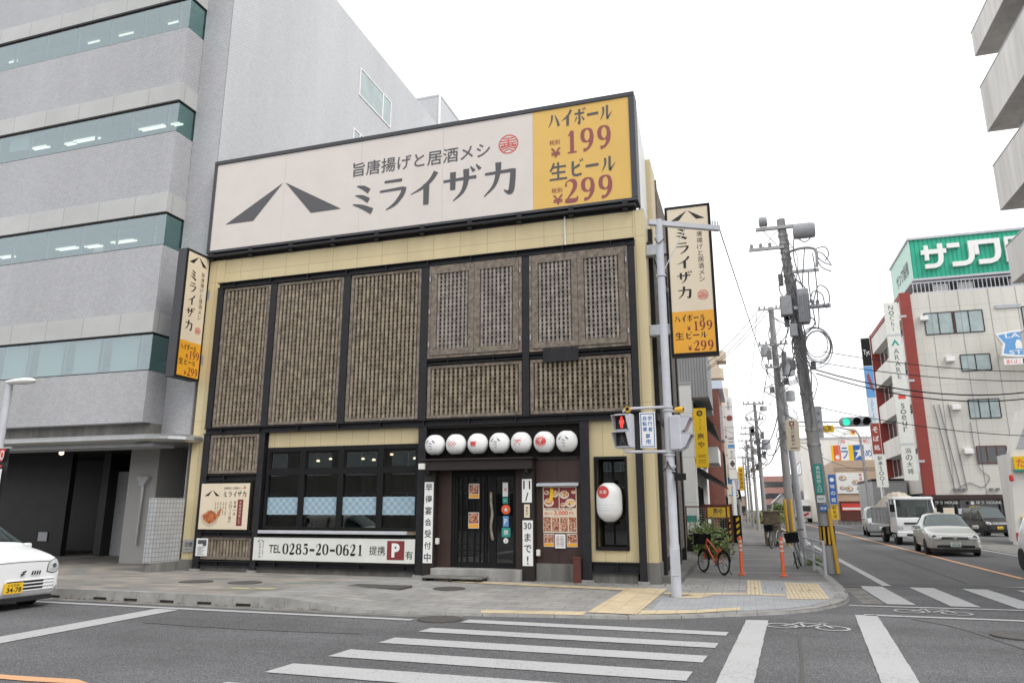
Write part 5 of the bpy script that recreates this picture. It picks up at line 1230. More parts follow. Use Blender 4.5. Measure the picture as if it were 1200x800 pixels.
def plate(r, y, z, w, h, m, txt, x=0, small=None):
    s = MB(); s.box(x-w/2, x+w/2, y-.012, y, z, z+h); p = s.build('number_plate', M[m], r, local=True)
    s = MB(); f = Frame((x-w/2, y-.0125, z), (1, 0, 0)); text(s, f, txt, w*.14, w*.92, h*.12, h*.58, .02, .003)
    if small: text(s, f, small, w*.2, w*.8, h*.68, h*.9, .01, .003)
    s.build('plate_number', M['inkblack'] if m == 'plate_y' else M['doorgreen'], p, local=True)

# silver sedan waiting at the front of the lane
st = [(-.02, .3, .55, .58, .62, .62, .5), (.06, .22, .72, .64, .78, .7, .66), (.35, .2, .8, .74, .835, .80, .7), (.85, .2, .8, .83, .845, .88, .72), (1.2, .2, .8, .88, .845, .94, .7), (1.3, .2, .8, .89, .845, 1.0, .68), (2.0, .2, .8, .91, .845, 1.44, .56), (2.1, .2, .8, .91, .845, 1.455, .56), (2.72, .2, .8, .92, .845, 1.47, .55), (2.8, .2, .8, .92, .845, 1.47, .55), (3.35, .2, .8, .94, .84, 1.4, .55), (3.85, .2, .8, .96, .83, 1.03, .6), (4.2, .25, .78, .95, .8, 1.0, .62), (4.38, .35, .7, .85, .7, .9, .55)]
sd = car('silver_sedan', 'champagne silver sedan waiting in front of the white dump truck', (8.98, 13.75, 0), R(-4), st, M['car_silver'], .3, (.82, 3.42), .80, roof_st=(5, 10, (7, ), 5, 10))
lampshape(sd, 'headlight', [(.40, .6), (.56, .685), (.72, .75), (.805, .765), (.81, .67), (.72, .575), (.5, .555)], .03, 'lens')
s = MB(); s.box(-.4, .4, -.055, .03, .585, .665); gr = s.build('grille', M['plastic'], sd, local=True)
s = MB(); s.box(-.38, .38, -.06, -.05, .61, .618); s.box(-.38, .38, -.06, -.05, .638, .646); s.lathe([(.055, -.075), (.055, -.05)], (0, 0, .625), 20, 'y'); s.build('grille_bar', M['chrome'], gr, local=True)
s = MB(); s.box(-.58, .58, -.045, .1, .3, .385); s.build('air_intake', M['plastic'], sd, local=True)
seam(sd, [(-.6, .73), (0, .7), (.6, .73)])
plate(sd, -.055, .33, .33, .165, 'plate_w', '34-25', 0, '小山 501'); mirror_pair(sd, .86, 1.5, .98, M['car_silver'])
s = MB(); s.box(-.75, .75, .03, .5, .14, .26); s.build('bumper_lip', M['plastic'], sd, local=True)
for sx in (-1, 1):
    s = MB(); s.tube([(sx*.05, 1.22, .965), (sx*.05+.5, 1.3, .985)], .01, 6); s.build('wiper', M['black'], sd, local=True)
    for y in (2.55, 3.3):
        s = MB(); s.box(sx*.845-.012, sx*.845+.012, y-.09, y+.09, .79, .82); s.build('door_handle', M['car_silver'], sd, local=True)

# white kei car at the left edge, driving to the right
st = [(-.03, .28, .62, .68, .70, .77, .62), (.02, .2, .69, .75, .737, .82, .65), (.3, .18, .7, .82, .738, .91, .66), (.62, .18, .7, .86, .737, .98, .64), (.78, .18, .7, .89, .737, 1.04, .62), (1.4, .18, .7, .88, .737, 1.43, .55), (1.5, .18, .7, .88, .737, 1.45, .55), (2.1, .18, .7, .9, .737, 1.475, .55), (2.2, .18, .7, .9, .737, 1.475, .55), (2.9, .18, .7, .92, .735, 1.46, .55), (3.1, .2, .7, .93, .73, 1.4, .54), (3.35, .22, .68, .9, .7, 1.05, .56), (3.4, .35, .6, .8, .62, .9, .5)]
kc = car('white_small_car', 'white small car with yellow number plate at the left edge, nose toward the crosswalk', (-9.47, -6.75, 0), R(90), st, M['car_white'], .275, (.62, 3.0), .70, roof_st=(4, 10, (6, 8), 4, 10))
lampshape(kc, 'headlight', [(.47, .58), (.49, .71), (.57, .765), (.66, .775), (.70, .73), (.695, .61), (.6, .55)], .03, 'lens')
seam(kc, [(-.5, .745), (0, .755), (.5, .745)])
s = MB(); f = Frame((0, -.052, 0), (1, 0, 0))
for q, x, zz in (([(.04, .035), (-.03, .01), (.0, -.005), (.045, .012)], .02, .585), ([(-.04, -.035), (.03, -.01), (0, .005), (-.045, -.012)], .02, .575)):
    s.prism([f.p(x+a, zz+b, 0) for a, b in q], (0, -.012, 0))
for k in range(4): s.prism([f.p(.17+.045*k, .545, 0), f.p(.187+.045*k, .545, 0), f.p(.2+.045*k, .605, 0), f.p(.183+.045*k, .605, 0)], (0, -.012, 0))
s.build('bonnet_badge', M['plastic'], kc, local=True)
s = MB()
for z in (.33, .385, .44): s.box(-.22, .42, -.04, .03, z-.018, z+.015)
g_ = s.build('grille', M['plastic'], kc, local=True)
s = MB()
for z in (.302, .357, .412, .465): s.box(-.24, .62, -.052, .02, z-.009, z+.009)
s.build('grille_slat', M['car_white'], g_, local=True, bevel=.003)
s = MB(); s.box(-.6, .6, -.045, .4, .13, .2); s.build('bumper_lip', M['plastic'], kc, local=True)
plate(kc, -.058, .275, .33, .165, 'plate_y', '34-78', -.13, 'とちぎ581'); mirror_pair(kc, .75, .98, .95, M['car_white'])
for x in (-.25, .3):
    s = MB(); s.tube([(x, .76, .99), (x-.45, .86, 1.03)], .01, 6); s.build('wiper', M['black'], kc, local=True)

# white hatchback cut by the right edge
st2 = [(a*1.06, b, c, d*1.02, e, f_*1.03, g2) for a, b, c, d, e, f_, g2 in st]
wc = car('white_hatchback', 'white hatchback cut off by the right edge, ahead of the silver sedan', (9.72, 4.5, 0), R(-3), st2, M['car_white'], .29, (.66, 3.1), .71, roof_st=(4, 10, (6, 8), 4, 10))
for sx in (-1, 1):
    s = MB(); s.box(sx*.62-.08, sx*.62+.08, 3.5, 3.6, .72, .98); s.build('tail_light', M['redink'], wc, local=True, bevel=.02)
mirror_pair(wc, .76, 1.0, .97, M['car_white'])

# vans
stv = [(-.02, .35, .55, .72, .62, .8, .52), (.05, .25, .68, .8, .715, .9, .62), (.35, .22, .7, .92, .735, 1.02, .66), (.5, .22, .7, .95, .737, 1.1, .66), (1.05, .22, .7, .98, .737, 1.74, .6), (1.15, .22, .7, .98, .737, 1.77, .6), (1.9, .22, .7, .98, .737, 1.8, .6), (2.0, .22, .7, .98, .737, 1.8, .6), (3.0, .22, .7, .99, .735, 1.78, .6), (3.2, .22, .7, .99, .73, 1.74, .6), (3.38, .25, .68, 1.0, .71, 1.2, .6), (3.42, .4, .6, .9, .62, 1.0, .55)]
bv = car('black_van', 'black tall van parked in front of the shop on the right', (16.6, 36.0, 0), R(10), stv, M['car_black'], .28, (.6, 2.95), .70, roof_st=(3, 9, (5, 7), 3, 9), cat='van')
lampshape(bv, 'headlight', [(.42, -.01, .72), (.5, .0, .84), (.66, .08, .9), (.7, .12, .78), (.62, .02, .7)], .03, 'lens'); plate(bv, -.06, .45, .33, .165, 'plate_y', '61-20')
s = MB(); s.box(-.4, .4, -.05, .03, .74, .8); s.build('grille', M['chrome'], bv, local=True); mirror_pair(bv, .76, .75, 1.05, M['car_black'])
sv = car('silver_van', 'silver minivan in the queue behind the dump truck', (9.75, 33.5, 0), R(-4), [(a*1.2, b, c*1.08, d*1.0, e*1.1, f_, g2*1.08) for a, b, c, d, e, f_, g2 in stv], M['car_grey'], .3, (.75, 3.4), .77, roof_st=(3, 9, (5, 7), 3, 9), cat='van')
lampshape(sv, 'headlight', [(.45, -.01, .72), (.52, .0, .84), (.72, .1, .9), (.76, .14, .78), (.66, .02, .7)], .03, 'lens'); plate(sv, -.06, .45, .33, .165, 'plate_w', '20-61'); mirror_pair(sv, .84, .9, 1.05, M['car_grey'])

# white cab dump truck
tk = thing('dump_truck', 'white cab dump truck with grey tipper bed and covered load behind the silver sedan', 'truck', (9.5, 22.3, 0), R(1.5))
def cabpart(mb, pts, x0, x1): mb.prism([(x0, y, z) for y, z in pts], (x1-x0, 0, 0))
s = MB(); cabpart(s, [(0, .55), (-.02, .95), (.03, 1.2), (.05, 1.25), (1.5, 1.25), (1.5, .55)], -.86, .86)
s.box(-.86, .86, .32, 1.5, 2.06, 2.16); s.box(-.84, .84, .42, 1.46, 2.16, 2.2)
for sx in (-1, 1):
    s.prism([(sx*.86, .05, 1.25), (sx*.86, .14, 1.25), (sx*.82, .42, 2.07), (sx*.82, .32, 2.07)], (-sx*.07, 0, 0)); s.box(sx*.86, sx*.8, .82, .92, 1.25, 2.07); s.box(sx*.86, sx*.8, 1.36, 1.5, 1.25, 2.07)
s.box(-.8, .8, 1.42, 1.5, 1.25, 2.07)
s.build('cab', M['car_white'], tk, local=True, bevel=.025, smooth=True)
s = MB(); s.poly([(-.78, .1, 1.27), (.78, .1, 1.27), (.75, .355, 2.06), (-.75, .355, 2.06)]); s.build('windscreen', M['car_glass'], tk, local=True)
for sx in (-1, 1):
    s = MB(); s.poly([(sx*.845, .16, 1.26), (sx*.845, .82, 1.26), (sx*.815, .82, 2.05), (sx*.815, .42, 2.05)]); s.build('side_window', M['car_glass'], tk, local=True)
    s = MB(); s.box(sx*.98-.1, sx*.98+.1, -.06, .04, 1.5, 1.85); s.tube([(sx*.86, .1, 1.9), (sx*.98, -.0, 1.9), (sx*.98, -.0, 1.8)], .015, 6); s.build('door_mirror', M['black'], tk, local=True, bevel=.02)
    s = MB(); s.box(sx*.72-.12, sx*.72+.13, -.05, .02, .72, .9); s.build('headlight', M['lens'], tk, local=True, bevel=.025)
s = MB(); s.box(-.78, .78, .4, 1.35, .6, 1.24); s.box(-.6, -.2, .8, .95, 1.24, 1.75); s.box(.2, .6, .8, .95, 1.24, 1.75); s.build('cabin', M['plastic'], tk, local=True)
s = MB(); s.box(-.55, .55, -.045, .0, .95, 1.03); s.box(-.2, .2, -.055, .0, .78, .88); s.build('grille', M['plastic'], tk, local=True)
s = MB(); s.box(-.88, .88, -.08, .15, .38, .62); s.build('bumper', M['car_white'], tk, local=True, bevel=.03); s = MB(); s.box(-.5, .5, -.085, -.07, .42, .52); s.build('bumper_vent', M['plastic'], tk, local=True)
plate(tk, -.09, .45, .36, .17, 'plate_w', '12-07', .0)
s = MB(); s.tube([(-.3, .08, 1.27), (.4, .14, 1.42)], .012, 6); s.tube([(.3, .08, 1.27), (.7, .16, 1.4)], .012, 6); s.build('wiper', M['black'], tk, local=True)
s = MB(); s.box(-.6, .6, .15, 4.6, .5, .68); s.box(-.3, -.22, 1.4, 4.6, .68, .9); s.box(.22, .3, 1.4, 4.6, .68, .9); s.box(-.85, -.5, 1.9, 2.7, .45, .8); s.box(.5, .85, 1.9, 2.7, .45, .8); s.build('chassis', M['plastic'], tk, local=True)
s = MB(); s.box(-.95, .95, 1.65, 5.5, .92, 1.0); s.box(-.95, -.9, 1.65, 5.5, 1.0, 1.75); s.box(.9, .95, 1.65, 5.5, 1.0, 1.75); s.box(-.9, .9, 1.65, 1.72, 1.0, 2.0); s.box(-.9, .9, 5.43, 5.5, 1.0, 1.75)
for sx in (-1, 1):
    for y in (1.7, 2.4, 3.15, 4.1, 5.35): s.box(sx*.95, sx*.985, y, y+.08, .95, 1.75)
    s.box(sx*.95, sx*.98, 1.65, 5.5, 1.68, 1.75); s.box(sx*.95, sx*.98, 1.65, 5.5, 1.3, 1.34)
s.build('tipper_bed', M['trafo'], tk, local=True, bevel=.006)
s = MB()
for i in range(10):
    for j in range(14):
        def H(a, b): x = -.9+1.8*a/10; y = 1.75+3.7*b/14; return (x, y, 1.72+.75*(1-abs(a/5-1)**2.2)*(1-abs(b/7-1)**3)+.06*math.sin(a*2.3+b*1.7))
        s.poly([H(i, j), H(i+1, j), H(i+1, j+1), H(i, j+1)])
s.build('load_cover', M['tarp'], tk, local=True, smooth=True)
s = MB(); s.tube([(-.7, 1.62, 2.12), (.7, 1.62, 2.12)], .07, 8); s.build('rolled_net', M['plastic'], tk, local=True)
for y in (.75, 3.6):
    for sx in (-1, 1):
        s = MB(); s.lathe([(.2, -.12), (.35, -.12), (.38, -.08), (.38, .08), (.35, .12), (.22, .1)], (sx*.72, y, .38), 24, 'x'); wh = s.build('wheel', M['rubber'], tk, local=True, smooth=True)
        s = MB(); s.lathe([(.22, .09), (.2, .12), (.12, .08), (.1, .14), (.02, .14)], (sx*.72, y, .38), 20, 'x')
        if sx < 0: s.v = [(2*-.72-a, b, c) for a, b, c in s.v]
        s.build('rim', M['galv'], wh, local=True)

# ------------------------------------------------------------ corner: posts, bicycles, rail
def bollard():
    r = thing('delineator_post', 'x', 'bollard', (0, 0, 0), 0, 'orange delineator posts')
    s = MB(); s.lathe([(.095, 0), (.095, .02), (.055, .035), (.043, .05), (.042, .86), (.03, .9), (.005, .905)], (0, 0, 0), 18); s.build('post', M['orange'], r, local=True, smooth=True)
    for z in (.56, .66, .76):
        s = MB(); s.lathe([(.0445, z), (.0445, z+.05)], (0, 0, 0), 18); s.build('reflective_band', M['reflector'], r, local=True, smooth=True)
    return r
b1 = bollard(); b1.location = (1.84, 2.95, .066); b1['label'] = 'orange delineator post with pale bands next to the orange bicycle'
b2 = copy_tree(b1); b2.location = (2.78, 2.85, .066); b2['label'] = 'orange delineator post with pale bands next to the steel guard rail'

def bicycle(label, loc, rz, mf, wr=.33, basket=True, wb=1.05, lean=R(4)):
    """local +Y is forward"""
    r = thing('parked_bicycle', label, 'bicycle', loc, rz); r.rotation_euler.y = lean
    hub = {'front_wheel': wb/2, 'rear_wheel': -wb/2}
    for nm, y in hub.items():
        s = MB(); pts = [(0, y+(wr-.02)*math.cos(a), wr+(wr-.02)*math.sin(a)) for a in [2*math.pi*k/28 for k in range(29)]]; s.tube(pts, .021, 6, False); w = s.build(nm, M['rubber'], r, local=True, smooth=True)
        s = MB(); s.tube([(0, y+(wr-.05)*math.cos(a), wr+(wr-.05)*math.sin(a)) for a in [2*math.pi*k/28 for k in range(29)]], .011, 5, False); s.lathe([(.025, -.04), (.025, .04)], (0, y, wr), 8, 'x')
        for k in range(14):
            a = 2*math.pi*k/14; s.tube([(0, y, wr), (0, y+(wr-.05)*math.cos(a), wr+(wr-.05)*math.sin(a))], .0035, 3)
        s.build('rim', M['galv'], w, local=True)
        s = MB(); s.tube([(0, y+(wr+.025)*math.cos(a), wr+(wr+.025)*math.sin(a)) for a in [R(20)+R(150)*k/12 for k in range(13)]], .02, 6); s.build('mudguard', M['galv'] if mf != 'orange' else M['black'], r, local=True, smooth=True)
    s = MB(); bb = (0, -.08, .27); hd = (0, .36, .66); hd2 = (0, .32, .82); st = (0, -.26, .66)
    for a, b, q in ((bb, hd, .02), (bb, (0, -.25, .6), .017), ((0, -.2, .5), hd2, .018) if mf == 'orange' else ((0, -.12, .36), hd2, .018), (bb, (0, -wb/2, wr), .011), (st, (0, -wb/2, wr), .01), (hd, hd2, .02), (hd, (0, wb/2, wr), .014)):
        s.tube([a, b], q, 8)
    s.build('frame', M[mf], r, local=True, smooth=True)
    s = MB(); s.tube([(0, -.25, .58), (0, -.29, .78)], .013, 6); s.prism([(-.02, -.1, .8), (.02, -.1, .8), (.08, -.38, .82), (-.08, -.38, .82)], (0, 0, .05)); s.build('saddle', M['black'], r, local=True, bevel=.01)
    s = MB(); s.tube([hd2, (0, .3, .93)], .012, 6); s.tube(smoothpath([(-.28, .1, .98), (-.2, .26, .99), (0, .31, .93), (.2, .26, .99), (.28, .1, .98)]), .012, 6)
    for sx in (-1, 1): s.tube([(sx*.285, .07, .98), (sx*.24, .19, .988)], .019, 6)
    s.build('handlebar', M['black'], r, local=True)
    if basket:
        s = MB()
        s.box(-.17, .17, .66, .668, .68, .93); s.box(-.165, -.16, .42, .66, .68, .93); s.box(.16, .165, .42, .66, .68, .93)
        for k in range(6):
            z = .68+.05*k; e = .008*k; s.tube([(-.15-e, .42, z), (.15+e, .42, z), (.15+e, .66+e, z), (-.15-e, .66+e, z), (-.15-e, .42, z)], .006, 4)
        for k in range(7):
            x = -.15+.05*k; s.tube([(x, .42, .68), (x, .42, .94)], .005, 4); s.tube([(x, .66, .68), (x*1.2, .7, .94)], .005, 4)
        s.box(-.15, .15, .42, .66, .675, .685); s.build('basket', M['black'], r, local=True)
    s = MB(); s.lathe([(.09, -.008), (.09, .008)], (.05, -.08, .27), 16, 'x'); s.tube([(.06, -.08, .27), (.08, .05, .2)], .01, 5); s.tube([(-.06, -.08, .27), (-.08, -.2, .34)], .01, 5); s.box(.06, .13, .02, .08, .19, .21); s.build('crank', M['galv'], r, local=True)
    s = MB(); s.tube([(.05, -wb/2+.02, wr), (.2, -wb/2-.02, .02)], .01, 5); s.build('kickstand', M['black'], r, local=True)
    return r
bicycle('orange bicycle with black basket parked beside the pub side wall', (1.16, 3.12, .066), R(33), 'orange', .27, True, .95)
bicycle('grey city bicycle with basket leaning beside the steel guard rail', (3.32, 5.9, .066), R(172), 'galv', .33, True, 1.05, R(6))
bicycle('grey bicycle parked by the brown box further along the walkway', (3.1, 16.6, .066), R(160), 'galv', .33, True)
gr = thing('guard_rail', 'pale steel pedestrian guard rail at the kerb beside the leaning utility pole', 'railing', (3.62, 5, .07))
s = MB()
for x, y in ((3.74, 3.2), (3.62, 4.9), (3.52, 6.6)): s.tube([(x, y, .05), (x, y, .88)], .038, 10)
s.build_each('rail_post', M['greypaint'], gr, smooth=True)
s = MB()
for z in (.84, .56, .3): s.tube([(3.74, 3.2, z), (3.52, 6.6, z)], .022, 8)
s.build('rail_bar', M['greypaint'], gr, smooth=True)

# ------------------------------------------------------------ utility poles
def insul(mb, x, y, z): mb.lathe([(.03, 0), (.055, .03), (.035, .06), (.06, .09), (.03, .14), (.01, .16)], (x, y, z), 10)
up = thing('utility_pole', 'thick leaning concrete utility pole with transformers and a cable coil, beside the guard rail', 'utility pole', (4.05, 4.9, .07))
PB, PT = Vector((4.06, 4.9, 0)), Vector((3.56, 4.9, 9.8))
def pp(z): return PB.lerp(PT, z/9.8)
s = MB(); s.tube([pp(-.1), pp(9.8)], [.185, .115], 20); s.build('pole', M['pole'], up, smooth=True)
s = MB()
for z in (3.3, 3.7, 4.7, 5.3, 6.0, 6.7, 7.0, 7.5, 7.9, 8.1, 8.35, 8.6, 8.8, 9.05, 9.3): c = pp(z); q = .185-.07*z/9.8; s.lathe([(q, -.03), (q+.02, -.03), (q+.02, .03), (q, .03)], c, 18)
for k in range(17): c = pp(2.2+.42*k); s.tube([c+Vector((-.2 if k % 2 else .2, -.02, 0)), c], .012, 5)
s.build('band_clamp', M['galv'], up)
s = MB(); s.obox((3.6, 4.78, 9.52), (1.5, .09, .09)); s.obox((3.1, 4.78, 8.92), (.95, .08, .08)); s.tube([(3.05, 4.78, 9.48), (3.55, 4.8, 8.75)], .012, 5); s.tube([(3.0, 4.78, 8.96), (3.5, 4.8, 9.5)], .01, 5)
s.tube(smoothpath([(3.6, 4.75, 8.72), (4.0, 4.7, 8.8), (4.32, 4.68, 8.76), (4.4, 4.66, 8.6), (4.38, 4.66, 8.2)]), .04, 8); s.obox((4.05, 4.68, 8.12), (.75, .07, .08)); s.obox((4.15, 4.62, 7.05), (.95, .08, .09)); s.build_each('crossarm', M['galv'], up)
s = MB(); s.lathe([(.02, -.3), (.2, -.28), (.215, -.2), (.215, .2), (.2, .28), (.02, .3)], (4.13, 4.62, 9.28), 20, 'x'); s.lathe([(.02, -.12), (.13, -.1), (.15, 0), (.13, .1), (.02, .12)], (3.06, 4.7, 9.72), 14, 'x')
for x in (3.0, 3.14): insul(s, x, 4.78, 9.6)
for x in (2.7, 2.95, 3.2): insul(s, x, 4.78, 8.95)
for x in (4.0, 4.18, 4.3): insul(s, x, 4.64, 7.1); s.lathe([(.02, -.1), (.06, -.06), (.04, 0), (.06, .06), (.02, .1)], (x+.18, 4.58, 7.05), 10, 'x')
s.build_each('switch', M['trafo'], up, smooth=True)
s = MB(); s.obox((3.48, 4.62, 7.12), (.3, .3, .55)); s.obox((3.93, 4.72, 7.1), (.3, .4, .95)); s.obox((3.62, 4.6, 6.42), (.2, .16, .36))
for k in range(6): s.obox((3.8+.055*k, 4.5, 7.05), (.022, .06, .75))
s.build_each('transformer', M['trafo'], up, bevel=.02)
s = MB()
for k in range(6):
    rr = .34+.035*k+.02*math.sin(k*3); s.tube([(4.17+.03*math.sin(k)+rr*.82*math.cos(a), 4.55+.03*k, 5.95+.03*math.cos(2*k)+rr*1.08*math.sin(a)) for a in [2*math.pi*j/26 for j in range(27)]], .013, 5, False)
for pts in ([(3.6, 4.72, 9.4), (3.7, 4.6, 8.9), (3.5, 4.6, 8.3), (3.34, 4.6, 7.7), (3.42, 4.6, 7.4)], [(3.85, 4.6, 9.1), (3.8, 4.6, 8.5), (3.95, 4.6, 7.6)], [(4.3, 4.66, 8.6), (4.32, 4.6, 8.0), (4.3, 4.6, 6.8), (4.25, 4.6, 6.4)], [(4.15, 4.66, 8.1), (4.12, 4.6, 7.6), (4.2, 4.6, 6.5)], [(4.1, 4.66, 8.75), (4.02, 4.6, 8.2), (3.95, 4.6, 7.7)],
 [(4.35, 4.66, 8.72), (4.62, 4.6, 8.74), (4.7, 4.55, 8.5), (4.58, 4.5, 8.3)], [(4.4, 4.66, 8.5), (4.55, 4.6, 8.3), (4.75, 4.5, 8.15)], [(4.4, 4.66, 8.4), (4.5, 4.6, 8.15), (4.72, 4.5, 7.98)], [(4.35, 4.66, 8.65), (4.55, 4.6, 8.55), (4.72, 4.5, 8.2)],
 [(3.5, 4.68, 7.9), (3.7, 4.62, 7.3), (3.78, 4.62, 6.6), (3.86, 4.66, 5.6), (3.9, 4.66, 4.8)], [(3.6, 4.68, 8.1), (3.76, 4.6, 7.2), (3.84, 4.6, 6.4), (3.9, 4.62, 5.8)], [(3.64, 4.7, 8.7), (3.72, 4.6, 8.0), (3.8, 4.6, 7.4)],
 [(4.2, 4.55, 7.2), (4.35, 4.5, 7.6), (4.55, 4.5, 7.5), (4.6, 4.5, 7.2), (4.5, 4.5, 6.95)], [(4.1, 4.55, 7.15), (4.2, 4.5, 7.45), (4.42, 4.5, 7.35), (4.46, 4.5, 7.0)], [(3.6, 4.65, 6.2), (3.55, 4.65, 5.8), (3.75, 4.65, 5.3)],
 [(3.98, 4.7, 9.1), (4.1, 4.6, 8.95), (4.25, 4.6, 9.02), (4.28, 4.6, 9.2)]):
    s.tube(smoothpath(pts, 5), .016, 5)
rc = random.Random(21)
for k in range(16):
    z = rc.uniform(5.2, 9.2); h = rc.uniform(.5, 1.6); dx = rc.uniform(-.32, .5); c0 = pp(z); s.tube(smoothpath([tuple(c0+Vector((rc.uniform(-.1, .15), -.16, 0))), tuple(c0+Vector((dx, -.2-rc.uniform(0, .15), -h*.4))), tuple(pp(z-h)+Vector((rc.uniform(-.1, .15), -.17, 0)))], 6), rc.uniform(.009, .02), 5)
for k in range(9):
    z = rc.uniform(5.0, 8.6); s.tube([pp(z)+Vector((rc.uniform(-.05, .18), -.19, 0)), pp(z-rc.uniform(1, 3))+Vector((rc.uniform(-.05, .2), -.19, 0))], .016, 5)
for k in range(6): s.obox(pp(rc.uniform(5, 8.4))+Vector((rc.choice((-.24, .27)), -.12, 0)), (.12, .14, rc.uniform(.15, .3)))
s.build_each('service_cable', M['cable_grey'], up)
s = MB(); c = pp(.95); s.lathe([(.19, -.24), (.193, -.24), (.193, .24), (.19, .24)], c, 20); gd = s.build('hazard_sleeve', M['black'], up)
s = MB()
for k in range(4): a = R(-150+33*k); s.obox(c+Vector((.195*math.cos(a), .195*math.sin(a), 0)), (.01, .05, .44), Matrix.Rotation(a, 3, 'Z'))
s.build('yellow_stripe', M['yellow_guard'], gd)
s = MB(); s.tube([(4.16, 4.66, .02), (4.08, 4.66, 1.62)], .045, 10); s.build('guy_guard', M['yellow_guard'], up, smooth=True)
def plateon(label, x0, x1, z0, z1, y, back, txt, ink, name='pole_sign', vert=True, bold=.01):
    r = thing(name, label, 'sign', ((x0+x1)/2, y, z0)); s = MB(); s.box(x0, x1, y-.015, y, z0, z1); s.build('sign_panel', M[back], r, bevel=.003)
    s = MB(); f = FR(y-.016); w = x1-x0
    if vert: vtext(s, f, txt, x0+w*.18, x1-w*.18, z0+.04, z1-.04, bold, .002)
    else: text(s, f, txt, x0+w*.12, x1-w*.12, z0+(z1-z0)*.25, z1-(z1-z0)*.25, bold, .002)
    s.build('lettering', M[ink], r); return r
plateon('tall green sign with white characters strapped to the leaning utility pole', 3.8, 4.02, 2.0, 2.78, 4.69, 'doorgreen', '歯科医院入口', 'white'); plateon('small white plate under the green pole sign', 3.82, 4.03, 1.78, 1.97, 4.69, 'white', '中央町', 'doorgreen', vert=False); plateon('small blue plate lowest on the leaning pole above the hazard sleeve', 3.86, 4.06, 1.55, 1.72, 4.69, 'blue', '駅南', 'white', vert=False)
ds = thing('dentist_sign', 'cream sign with red flower emblem and four dark characters left of the leaning pole', 'sign', (3.36, 4.7, 3.15))
s = MB(); s.prism([(3.24, 4.72, 3.98), (3.5, 4.72, 3.96), (3.54, 4.72, 3.9), (3.53, 4.72, 3.18), (3.49, 4.72, 3.13), (3.25, 4.72, 3.15), (3.21, 4.72, 3.2), (3.2, 4.72, 3.93)], (0, -.05, 0)); s.build('sign_panel', M['sign_cream'], ds, bevel=.004)
s = MB(); f = FR(4.669); f.rect(s, 3.3, 3.42, 3.8, 3.92, .002); s.build('emblem', M['maroon_d'], ds); s = MB(); rdisc(s, f, 3.36, 3.86, .035, .004, 6); s.build('flower', M['white'], ds)
s = MB(); vtext(s, f, '石川歯科', 3.29, 3.44, 3.36, 3.79, .012, .002); text(s, f, '←', 3.32, 3.42, 3.28, 3.34, .01, .002); f.rect(s, 3.28, 3.46, 3.2, 3.22, .002); s.build('lettering', M['inkblack'], ds)
s = MB(); s.tube([(3.5, 4.74, 3.8), (3.9, 4.85, 3.8)], .012, 5); s.tube([(3.5, 4.74, 3.35), (3.9, 4.85, 3.35)], .012, 5); s.build_each('bracket', M['galv'], ds)
gs = thing('pole_board', 'narrow grey board mounted behind the right of the leaning pole', 'sign', (4.06, 5.1, 3.5)); s = MB(); s.box(4.0, 4.18, 5.08, 5.12, 3.5, 4.35); s.build('board', M['greypaint'], gs, bevel=.004); s = MB(); vtext(s, FR(5.079), '予約制', 4.04, 4.14, 3.6, 4.25, .0, .002); s.build('lettering', M['ink'], gs)

def upole(label, x, y, h, r0, lean=0, arms=((.5, 1.0), (1.4, .8)), tr=True, boxes=(), dark=False):
    r = thing('utility_pole', label, 'utility pole', (x, y, .07), 0, 'utility poles along the side street')
    s = MB(); s.tube([(x, y, 0), (x+lean, y, h)], [r0, r0*.65], 14); s.build('pole', M['trafo' if dark else 'pole'], r, smooth=True)
    s = MB()
    for dz, w in arms:
        z = h-dz; xx = x+lean*z/h; s.box(xx-w, xx+w*.8, y-r0-.08, y-r0, z-.04, z+.04)
        for k in (-.9, -.5, .4, .7): insul(s, xx+w*k, y-r0-.04, z+.04)
    for k in range(int(h*2)-6): z = 2.5+.5*k; xx = x+lean*z/h; s.tube([(xx-.25, y, z), (xx+.25, y, z)], .01, 4)
    if arms: s.build_each('crossarm', M['galv'], r)
    if tr and y > 25:
        rc = random.Random(int(y)); s = MB()
        for k in range(14):
            z = rc.uniform(4.5, h-.4); q = rc.uniform(.4, 1.4); xx = x+lean*z/h; s.tube(smoothpath([(xx+rc.uniform(-.12, .12), y-r0-.06, z), (xx+rc.uniform(-.7, .7), y-r0-.15, z-q*.45), (xx+rc.uniform(-.12, .15), y-r0-.06, z-q)], 5), rc.uniform(.015, .03), 4)
        for k in range(4): z = rc.uniform(4.5, h-1); s.obox((x+lean*z/h+rc.choice((-.26, .28)), y-.1, z), (.2, .2, rc.uniform(.25, .45)))
        s.build('service_cable', M['cable_grey'], r)
    if tr:
        s = MB()
        for bx, bz, hh, w in (boxes or ((.3, h-2.0, .5, .22),)): xx = x+lean*bz/h+bx; s.lathe([(.02, -hh/2), (w, -hh/2+.02), (w, hh/2-.03), (w*.6, hh/2), (.02, hh/2+.02)], (xx, y-.15, bz), 14)
        s.build_each('transformer', M['trafo'], r, smooth=True)
    return r
upole('second utility pole, with a tall grey shaft behind the dentist sign', 3.92, 20, 11.2, .2, -.1, ((.15, .6), (1.9, .75), (3.0, .5)), True, ((.5, 8.2, .9, .26), (-.45, 9.0, .5, .2), (.5, 6.8, .5, .2)))
u2 = bpy.data.objects['utility_pole.001'] if 'utility_pole.001' in bpy.data.objects else None
rc = random.Random(5); s = MB()
